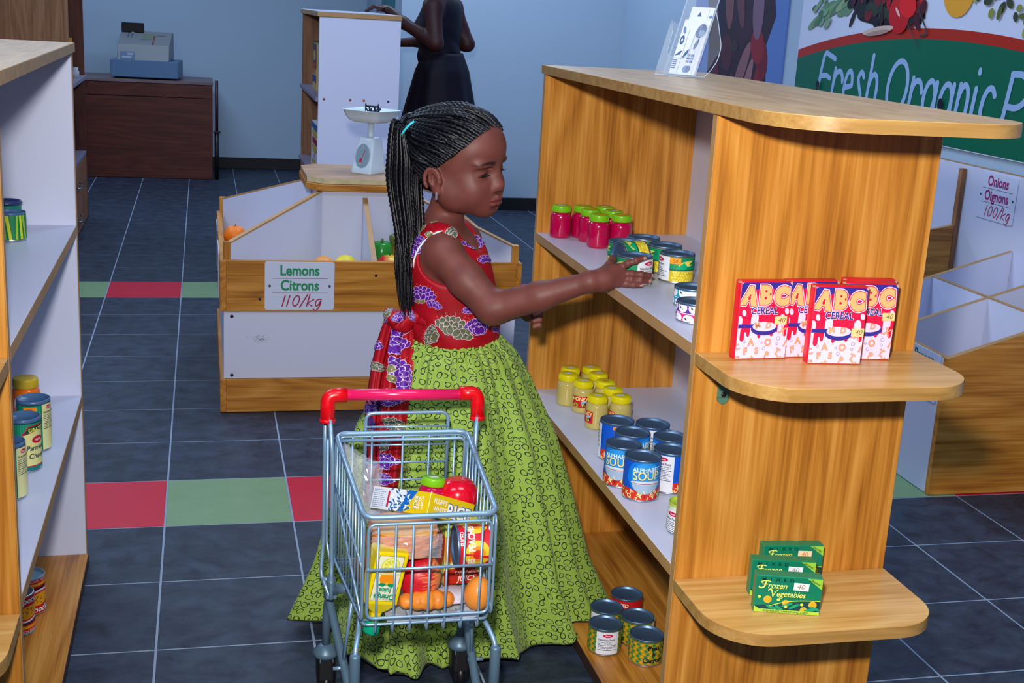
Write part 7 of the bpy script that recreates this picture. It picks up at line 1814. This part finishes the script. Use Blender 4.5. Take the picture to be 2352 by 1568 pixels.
st0 = rod('seat_frame', [(.300, 2.3065, .440), (.300, 2.3065, .594), (.4605, 2.3065, .594), (.4605, 2.3065, .440)], .0036, cart, zinc, .016)
for z in (.567, .530, .494, .458): rod('wire', [(.300, 2.3045, z), (.4605, 2.3045, z - .001)], .0022, st0, zinc, .006, 6)

# ---------------------------------------------------------------- groceries in the cart
film = mat('clear_film', (226, 232, 244), .10, 0, 1.0, 0, None, 0, 1.45, .20); film2 = mat('milky_film', (214, 220, 236), .25, 0, .6, 0, None, 0, 1.45, .62)
def crumple(t, name, path, m, seed, amp=.006, n=22, k=16):
    """thin creased film: path(u, v) -> point"""
    R = random.Random(seed); H_ = [(R.uniform(3, 14), R.uniform(3, 14), R.uniform(0, 6), R.uniform(.3, 1)) for _ in range(9)]
    vs = []
    for i in range(n + 1):
        for j in range(k + 1):
            u, v = i / n, j / k; p = Vector(path(u, v)); h = sum(w_ * abs(math.sin(a * u + b * v + c)) for a, b, c, w_ in H_) / 5 - .4
            vs.append(p + Vector((R.uniform(-1, 1) * .0012, -h * amp, R.uniform(-1, 1) * .0012)))
    q = MB(); q.add(vs, [(i * (k + 1) + j, (i + 1) * (k + 1) + j, (i + 1) * (k + 1) + j + 1, i * (k + 1) + j + 1) for i in range(n) for j in range(k)], m, False); return q.build(name, t)
pb = thing('plastic_bag', 'clear crumpled plastic bag drooping in the left rear corner of the cart', 'bag', (.29, 2.25, .40))
crumple(pb, 'front_film', lambda u, v: (.254 + .07 * u * (1 - .25 * v) + .02 * v, 2.285 - .03 * v - .01 * math.sin(u * 3), .545 - .155 * v - .055 * u * (1 - v)), film, 3, .016)
crumple(pb, 'back_film', lambda u, v: (.258 + .075 * u * (1 - .3 * v) + .015 * v, 2.292 - .02 * v, .542 - .150 * v - .05 * u * (1 - v)), film, 5, .012)
crumple(pb, 'gathered_film', lambda u, v: (.296 + .030 * u + .012 * v, 2.262 - .03 * u, .47 - .075 * v), film, 8, .018)
# white bag lining the bottom
wb = thing('white_bag', 'thin white plastic sheet under the croissant at the bottom of the cart', 'bag', (.39, 2.08, .297))
crumple(wb, 'sheet', lambda u, v: (.312 + .165 * u, 2.034 + .15 * v, .2985 - .008 * math.sin(PI * u) * (1 - v) - .004 * (1 - v)), film2, 12, .0)
cj = dup(pink0, (.412, 2.205, .4190), .3, 'pink jam jar with lime lid lying among the groceries in the cart'); cj.rotation_euler = (-.10, .14, .3); del cj['group']
tm = fruit('tomato', 'large shiny red tomato at the right rear of the cart', 'tomato', (.466, 2.208, .4600), .040, mat('tomato_skin', (206, 4, 34), .18, 0, .5, .4), .93, None, None, 32)
# three slices of bread
def slice_pts(w_, h, n=40):
    p = []
    for i in range(n):
        a = 2 * PI * i / n; r = (abs(math.cos(a)) ** 3.2 + abs(math.sin(a)) ** 3.2) ** (-1 / 3.2); p.append((w_ / 2 * r * math.cos(a), h / 2 * r * math.sin(a)))
    return p
crust = mat('bread_crust', (206, 116, 24), .6, bump=(90, .5), vary=(40, .28)); crumb = mat('bread_crumb', (228, 168, 80), .7, bump=(200, .4))
br0 = None
for i, (z, a, dx, lab) in enumerate(((.4010, .10, -.004, 'lowest of three toast slices stacked in the cart'), (.4155, .04, .004, 'middle of three toast slices stacked in the cart'), (.4300, -.03, .002, 'top toast slice under cling film in the cart'))):
    if br0 is None:
        br0 = thing('bread_slice', lab, 'bread', (0, 0, 0), 0, 'toast slices stacked in the cart')
        q = MB(); q.prism(slice_pts(.124, .106), 0, .0136, crust, .002); q.build('crust', br0, False)
        q = MB(); q.prism(slice_pts(.112, .094), .0134, .0142, crumb, .0002); q.build('crumb', br0, False); o = br0
    else: o = dup(br0, (0, 0, 0), 0, lab)
    o.location = (.345 + dx, 2.115, z); o.rotation_euler = (.05, 0.02, a)
cf = thing('cling_film', 'crinkled clear film wrapped over the bread slices', 'film', (.345, 2.11, .445))
crumple(cf, 'film_top', lambda u, v: (.284 + .122 * u, 2.063 + .10 * v, .4485 + .003 * math.sin(u * 9) + .004 * v), film, 21, .0)
crumple(cf, 'film_front', lambda u, v: (.284 + .126 * u, 2.0585 - .002 * v, .4480 - .044 * v), film, 22, .005)
# rice carton
rc = thing('rice_box', 'yellow fluffy white rice carton lying tilted across the cart', 'box', (.40, 2.14, .46))
e1 = Vector((.79, .48, -.42)).normalized(); e2 = Vector((-.50, .83, -.24)); e2 = (e2 - e1 * e2.dot(e1)).normalized(); e3 = e1.cross(e2)
L1, L2, L3 = .122, .150, .042
O = Vector((.398, 2.118, .503)) - e3 * L3
RM = Matrix(((e1.x, e2.x, e3.x, O.x), (e1.y, e2.y, e3.y, O.y), (e1.z, e2.z, e3.z, O.z), (0, 0, 0, 1)))
q = MB(); q.box((0, 0, 0), (L1, L2, L3), mat('rice_yellow', (218, 186, 6), .35), .0008, 1, RM); q.build('carton', rc)
d = Decal(clip=(.0005, .0005, L1 - .0005, L3 - .0005)); d.text('FLUFFY', .012, .025, .0125, (236, 232, 216), 2, .03, .9, 0, 0, 'l'); d.text('WHITE', .012, .011, .0125, (236, 232, 216), 2, .03, .9, 0, 0, 'l')
d.text('RICE', .050, .006, .034, (30, 90, 160), 2, .07, .92, 0, 0, 'l'); d.text('RICE', .050, .006, .034, (238, 236, 226), 3, .03, .92, 0, 0, 'l')
q = MB(); d.into(q, on_plane(RM @ Vector((0, 0, 0)), e1, e3)); q.build('front_print', rc)
d = Decal(clip=(.0005, .0005, L2 - .0005, L3 - .0005)); R_ = random.Random(8)
d.poly([(0, 0), (L2 * .52, 0), (L2 * .62, L3), (0, L3)], (214, 220, 230), 1); d.poly([(L2 * .50, 0), (L2 * .57, 0), (L2 * .78, L3), (L2 * .62, L3)], (10, 96, 190), 2)
for i in range(60): d.ell(R_.uniform(.05, .10), R_.uniform(0, L3), .0052, .0018, ((236, 240, 246), (40, 100, 150))[i % 2], 3 + i % 2, R_.uniform(-1, 1), 10)
d.rect(.042, .006, .047, L3 - .006, (196, 30, 50), 5); d.lines(.004, L3 - .006, .034, 10, .0036, (110, 120, 140), 3, .0012, 3)
d.text('RICE', L2 - .038, L3 / 2, .013, (60, 60, 60), 4, .05, .9, 0, -PI / 2); d.text('RICE', L2 - .038, L3 / 2, .013, (236, 232, 216), 5, .02, .9, 0, -PI / 2)
d.text('FLUFFY', L2 - .020, L3 / 2, .0085, (236, 232, 216), 5, .02, .9, 0, -PI / 2); d.text('WHITE', L2 - .029, L3 / 2, .0085, (236, 232, 216), 5, .02, .9, 0, -PI / 2)
q = MB(); d.into(q, on_plane(RM @ Vector((0, L2, 0)), -e2, e3)); q.build('side_print', rc)
# peach can on its side
def peach_art(d, r, h):
    for c in (0, 1.75 * r, -1.75 * r):
        d.ell(c, h * .45, r * .70, h * .36, (226, 196, 40), 2, 0, 28); d.ell(c, h * .45, r * .42, h * .22, (236, 140, 30), 3, 0, 24); d.ell(c, h * .45, r * .24, h * .13, (214, 40, 24), 4, 0, 20); d.poly([(c - .003, h * .45), (c - .010, h * .1), (c - .002, h * .12)], (206, 24, 40), 5); d.poly([(c - .002, h * .8), (c + .003, h * .8), (c, h * .45)], (206, 24, 40), 5)
        d.text('PEACHES', c + .87 * r, h * .52, .0175, (250, 232, 220), 6, .03, .72); d.text('SLICED', c + .80 * r, h * .80, .0115, (250, 232, 220), 6, .03, .72)
pc = can_proto('peach_can', 'red peach can lying on its side at the right of the cart', 'can', None, .0375, .066, peach_art, (206, 16, 36))
pc.rotation_euler = (Matrix.Rotation(-PI / 2, 3, 'Y') @ Matrix.Rotation(math.radians(-4), 3, 'Z')).to_euler(); pc.location = (.5035, 2.084, .4120)
# small orange juice box
ob = thing('juice_box', 'orange juice carton standing under the peach can in the cart', 'box', (.466, 2.17, .330))
BM = Matrix.Translation((.468, 2.159, .3125)) @ Matrix.Rotation(.10, 4, 'Z')
q = MB(); q.box((-.041, -.026, 0), (.036, .024, .116), mat('oj_card', (190, 206, 80), .4), .001, 1, BM); q.build('carton', ob)
q = MB(); d = Decal(clip=(-.0405, .0005, .0355, .0975)); d.rect(-.041, 0, .036, .098, (196, 206, 90), 1); d.poly([(-.041, 0), (-.041, .03), (-.01, .034), (.02, .030), (.033, .012), (.033, 0)], (190, 40, 20), 2); d.rect(-.041, .036, .036, .042, (226, 232, 236), 3)
d.text('ORANGE', .001, .0195, .0115, (240, 214, 200), 4, .01, .92, .2); d.text('JUICE', .003, .006, .0155, (240, 214, 200), 4, .02, .95, .2); d.ell(-.03, .075, .03, .03, (226, 110, 20), 2); d.text('Orange Juice', 0, .0375, .0055, (40, 60, 50), 5, 0)
d.into(q, on_plane(BM @ Vector((0, -.026, 0)), BM.to_3x3() @ Vector((1, 0, 0)), (0, 0, 1))); q.build('front_print', ob)
q = MB(); d = Decal(); d.rect(.001, .001, .049, .097, (206, 70, 20), 1); d.poly([(.02, .002), (.048, .002), (.048, .06)], (206, 214, 120), 2); d.into(q, on_plane(BM @ Vector((-.041, .024, 0)), BM.to_3x3() @ Vector((0, -1, 0)), (0, 0, 1))); q.build('side_print', ob)
# yellow juice carton, upside down
yc = thing('orange_juice_carton', 'yellow orange juice carton standing upside down at the front of the cart', 'carton', (.305, 2.052, .30))
YM = Matrix.Translation((.3065, 2.058, .366)) @ Matrix.Rotation(math.radians(11), 4, 'Y') @ Matrix.Rotation(.18, 4, 'Z')
yel = mat('carton_yellow', (232, 204, 0), .3)
vs, fs = fr([(-.086, .009, .009, .005, 0), (-.062, .010, .010, .005, 0), (-.052, .022, .014, .005, 0), (-.040, .0305, .019, .004, 0), (.056, .0305, .019, .003, 0), (.060, .029, .018, .003, 0)], yel, YM)
q = MB(); q.add(vs, fs, yel); q.build('carton', yc)
q = MB(); q.lathe([(0, -.104), (.0145, -.104), (.0152, -.101), (.0146, -.082), (.0135, -.080), (0, -.080)], mat('cap_teal', (0, 156, 118), .35), 24, YM); q.build('cap', yc)
d = Decal(); d.rect(-.0245, -.034, .0225, .053, (40, 52, 40), 1); d.rect(-.0238, -.0333, .0218, .0523, (226, 222, 190), 2)
d.ell(0, .034, .0175, .0155, (206, 206, 60), 3); d.ell(0, .034, .015, .013, (236, 232, 150), 4)
for k in range(9): a = 2 * PI * k / 9; d.poly([(0 + .002 * math.cos(a), .034 + .002 * math.sin(a)), (.013 * math.cos(a - .27), .034 + .0115 * math.sin(a - .27)), (.013 * math.cos(a + .27), .034 + .0115 * math.sin(a + .27))], (206, 200, 30), 5)
d.ell(0, .010, .0155, .0135, (236, 140, 0), 5); d.rect(-.0238, .0172, .0218, .0205, (206, 206, 150), 6)
d.poly([(0, .000), (-.012, .002), (-.016, -.003), (-.006, -.006)], (0, 140, 96), 7); d.poly([(0, .000), (.012, .001), (.015, -.005), (.005, -.006)], (0, 140, 96), 7); d.ell(0, .001, .002, .003, (214, 196, 40), 8)
d.text('Juice', 0, -.0085, .0135, (0, 140, 104), 8, .035, .9, 0, PI); d.text('Orange', 0, -.0205, .0145, (0, 140, 104), 8, .035, .9, 0, PI); d.text('MADE FROM ORANGES', 0, -.0285, .0042, (150, 130, 90), 8, 0, 1, 0, PI)
q = MB(); d.into(q, on_plane(YM @ Vector((0, -.0190, 0)), YM.to_3x3() @ Vector((1, 0, 0)), YM.to_3x3() @ Vector((0, 0, 1))), None, .00015); q.build('front_print', yc)
# apple, egg, croissant, packet, roll
def apple_mat():
    m, nt, b = nm('striped_apple'); N = nt.nodes.new; L = nt.links.new; tc = N('ShaderNodeTexCoord'); mp = N('ShaderNodeMapping'); mp.inputs['Scale'].default_value = (60, 60, 320); mp.inputs['Rotation'].default_value = (.3, .2, 0); L(tc.outputs['Object'], mp.inputs['Vector'])
    n = N('ShaderNodeTexNoise'); n.inputs['Scale'].default_value = 1; n.inputs['Detail'].default_value = 3; L(mp.outputs['Vector'], n.inputs['Vector'])
    sx = N('ShaderNodeSeparateXYZ'); L(tc.outputs['Object'], sx.inputs[0]); ma = N('ShaderNodeMath'); ma.operation = 'MULTIPLY_ADD'; ma.inputs[1].default_value = 8.0; L(sx.outputs[0], ma.inputs[0]); L(n.outputs['Fac'], ma.inputs[2])
    r = ramp(nt, [(.30, (196, 8, 36)), (.56, (206, 36, 40)), (.66, (226, 120, 70)), (.86, (226, 150, 80))]); L(ma.outputs[0], r.inputs['Fac']); L(r.outputs['Color'], b.inputs['Base Color']); b.inputs['Roughness'].default_value = .42
    return m
fruit('apple', 'large red and yellow streaked apple behind the front wires of the cart', 'apple', (.3785, 2.104, .3475), .0415, apple_mat(), 1.05, stem_m, None, 32)
eg = thing('egg', 'brown egg at the right front corner of the cart', 'egg', (.482, 2.064, .29)); q = MB()
q.lathe([(.0255 * math.sin(a) * (1 - .10 * math.cos(a) * -1 if False else 1 + .09 * math.cos(a)), -.0325 * math.cos(a)) if 0 < a < PI - 1e-6 else (0, -.0325 * math.cos(a)) for a in np.linspace(0, PI, 18)], mat('egg_shell', (226, 138, 48), .38), 28, Matrix.Translation((.482, 2.064, .3255)) @ Matrix.Rotation(.12, 4, 'Y')); q.build('shell', eg)
cr = thing('croissant', 'golden croissant lying at the bottom front of the cart', 'croissant', (.39, 2.06, .30))
FC = Field(grade((.325, .455, .0022)), grade((2.02, 2.12, .0022)), grade((.28, .345, .0022)))
for i in range(7):
    t = i / 6 * 2 - 1; r = .0185 * (1 - .62 * t * t) + .003; x = .389 + .056 * t; y = 2.062 + .022 * t * t; FC.ell((x, y, .3005 + r * .80), (.0130 + .003 * (1 - abs(t)), r, r * .84), .0045)
PC, FCq = FC.surface(); PC = smooth_pts(PC, FCq, 1, .4)
np_mesh('pastry', PC, FCq, mat('pastry_crust', (226, 132, 40), .45, bump=(120, .4), vary=(60, .3)), cr)
wp_ = thing('white_packet', 'white sealed food packet lying between the apple and the egg', 'packet', (.435, 2.10, .315))
FW_ = Field(grade((.39, .49, .0025)), grade((2.06, 2.16, .0025)), grade((.30, .36, .0025))); FW_.ell((.440, 2.092, .3140), (.034, .026, .0105), .01); FW_.ell((.438, 2.090, .3085), (.040, .031, .0030), .004)
PW, FWq = FW_.surface(); np_mesh('pouch', smooth_pts(PW, FWq, 1), FWq, mat('packet_white', (198, 188, 200), .35, bump=(120, .8)), wp_)
ro = thing('bread_roll', 'brown bread roll behind the left side wires of the cart', 'bread', (.288, 2.20, .297)); q = MB(); q.ball((.289, 2.205, .3185), (.024, .036, .0225), mat('roll_crust', (206, 120, 60), .55, bump=(70, .4)), 20, 12); q.build('crust', ro)
# ================================================================ THE WOMAN IN THE BACKGROUND
wom = thing('person', 'woman in a dark navy dress seen from behind, resting a hand on the white shelf', 'person', (1.27, 7.0, 0))
yw = math.radians(150); FW2 = np.array([math.cos(yw), math.sin(yw), 0]); LW = np.array([-math.sin(yw), math.cos(yw), 0]); TW = np.stack([FW2, LW, np.array([0, 0, 1.])], 1)
WC = np.array([1.265, 6.98, 0])
def wp3(f, l, z): return tuple(WC + FW2 * f + LW * l + np.array([0, 0, z]))
HW = Frame(wp3(.035, 0, 1.585), yw, .10, 0, 1.10)
G = Field(grade((.84, 1.62, .0062)), grade((6.62, 7.42, .0062)), grade((-.004, 1.47, .0075), (1.47, 1.72, .0042)))
WT = [((.005, 0, 1.335), (.085, .165, .085)), ((.030, 0, 1.235), (.112, .165, .085)), ((.012, 0, 1.10), (.100, .150, .10)), ((-.010, 0, .955), (.125, .185, .105))]
for (f, l, z), r in WT: G.ell(wp3(f, l, z), r, .07, TW)
G.cone(wp3(.005, 0, 1.39), HW.p(-.014, 0, -.05), .055, .050, .04)
for s_ in (-1, 1):
    G.cone(wp3(0, s_ * .085, .92), wp3(.005, s_ * .085, .50), .085, .052, .04); G.cone(wp3(.005, s_ * .085, .50), wp3(-.015, s_ * .085, .09), .050, .034, .03); G.cone(wp3(-.03, s_ * .085, .038), wp3(.14, s_ * .09, .030), .036, .026, .03)
    G.cone(wp3(.0, s_ * .10, 1.385), wp3(.0, s_ * .155, 1.36), .045, .052, .04)
put_head(G, HW, True)
WEL = (1.195, 6.775, 1.170); WEL2 = (1.425, 7.080, 1.165)
G.cone(wp3(0, .165, 1.352), WEL, .047, .040, .03); G.cone(WEL, (1.045, 6.930, 1.262), .039, .030, .02); G.cone((1.045, 6.930, 1.262), (.972, 6.990, 1.322), .030, .025, .02)
G.cone(wp3(0, -.165, 1.352), WEL2, .047, .040, .03); G.cone(WEL2, (1.19, 7.245, 1.160), .039, .030, .02); G.cone((1.19, 7.245, 1.160), (1.085, 7.27, 1.150), .029, .024, .02)
G.ell((.940, 7.005, 1.333), (.036, .030, .019), .012)
for k, (dy, l) in enumerate(((-.026, .052), (-.009, .060), (.009, .058), (.026, .048))): finger(G, [(.915, 7.005 + dy, 1.336), (.890, 7.008 + dy * 1.1, 1.338), (.890 - l * .5, 7.010 + dy * 1.2, 1.322), (.886 - l * .6, 7.010 + dy * 1.2, 1.314)], .0095, .0075, .004)
finger(G, [(.950, 6.985, 1.335), (.928, 6.960, 1.330), (.905, 6.952, 1.320)], .010, .008, .006)
G.ell((1.050, 7.275, 1.150), (.036, .020, .030), .012)
for k, dz in enumerate((.026, .009, -.009, -.025)): finger(G, [(1.025, 7.275, 1.150 + dz), (1.0, 7.272, 1.147 + dz), (.992, 7.255, 1.142 + dz), (1.004, 7.240, 1.140 + dz)], .0095, .0075, .004)
finger(G, [(1.055, 7.262, 1.170), (1.030, 7.245, 1.180), (1.008, 7.243, 1.174)], .010, .008, .006)
PWm, FWm = G.surface(); PWm = smooth_pts(PWm, FWm, 2, .4)
np_mesh('body', PWm, FWm, skin_mat('woman_skin', (58, 26, 26), None), wom, True, head_tint(PWm, HW)); eyes(HW, wom)
navy = mat('navy_dress', (15, 11, 30), .65, 0, .3, 0, (160, .15))
GB = Field(grade((1.02, 1.52, .006)), grade((6.74, 7.24, .006)), grade((.86, 1.44, .006)))
for (f, l, z), r in WT: GB.ell(wp3(f, l, z), tuple(v + .010 for v in r), .07, TW)
for s_ in (1, -1): GB.cone(wp3(0, s_ * .165, 1.352), wp3(0, s_ * .26, 1.33), .068, .09, .01, 'sub')
GB.cone(wp3(.01, 0, 1.40), wp3(.02, 0, 1.50), .075, .09, .01, 'sub')
def fold_(X, Y, Z): return .0035 * np.sin((X * .8 + Z * 1.1) * 62) * np.exp(-((Z - 1.10) / .10) ** 2)
sl = GB.sub((1.0, 6.7, .9), (1.6, 7.3, 1.3)); GB.f[sl[0]] += fold_(*sl[1:]).astype(np.float32)
PD, FD_ = GB.surface(); PD = smooth_pts(PD, FD_, 2, .4); np_mesh('bodice', PD, FD_, navy, wom)
q = MB(); n_, m_ = 120, 40; vs = []
for i in range(m_ + 1):
    t = i / m_; z = 1.115 - .595 * t; rx = np.interp(t, [0, .16, .5, 1], [.146, .196, .215, .265]); ry = np.interp(t, [0, .16, .5, 1], [.098, .138, .190, .26])
    for j in range(n_):
        a = 2 * PI * j / n_; k = 1 + (.01 + .06 * t) * (math.cos(7 * a + 1) * .6 + math.cos(11 * a) * .4); c = WC + FW2 * (-.012 + .02 * t)
        p = c + LW * rx * k * math.cos(a) + FW2 * ry * k * math.sin(a); vs.append((p[0], p[1], z))
q.add(vs, [(i * n_ + j, (i + 1) * n_ + j, (i + 1) * n_ + (j + 1) % n_, i * n_ + (j + 1) % n_) for i in range(m_) for j in range(n_)], navy, True); o = q.build('skirt', wom); so = o.modifiers.new('cloth', 'SOLIDIFY'); so.thickness = .003
GH = Field(grade((1.08, 1.42, .005)), grade((6.85, 7.20, .005)), grade((1.50, 1.74, .005))); GH.ell(HW.p(-.014, 0, .032), np.array((.098, .080, .084)) * HW.s, .01, HW.M); GH.ell(HW.p(-.10, 0, .02), (.04, .045, .04), .02)
def bl2(X, Y, Z):
    q = (np.stack(np.broadcast_arrays(X, Y, Z), -1) - HW.t) @ HW.M / HW.s; return (q[..., 2] - np.interp(q[..., 0], [-.10, -.03, .0, .035, .07, .12], [-.06, -.02, .02, .045, .075, .12])) * HW.s * .8
GH.op(bl2, (1.05, 6.8, 1.45), (1.45, 7.25, 1.75), .004, 'sub'); PHh, FHh = GH.surface(); np_mesh('hair', smooth_pts(PHh, FHh, 2), FHh, mat('scalp_hair', (12, 10, 16), .7), wom)
for s_ in (-1, 1):
    q = MB(); q.box((-.06, -.038, .001), (.165, .042, .012), black_m, .004, 1, Matrix.Translation(wp3(0, s_ * .087, 0)) @ Matrix.Rotation(yw, 4, 'Z')); q.build('shoe_sole', wom)
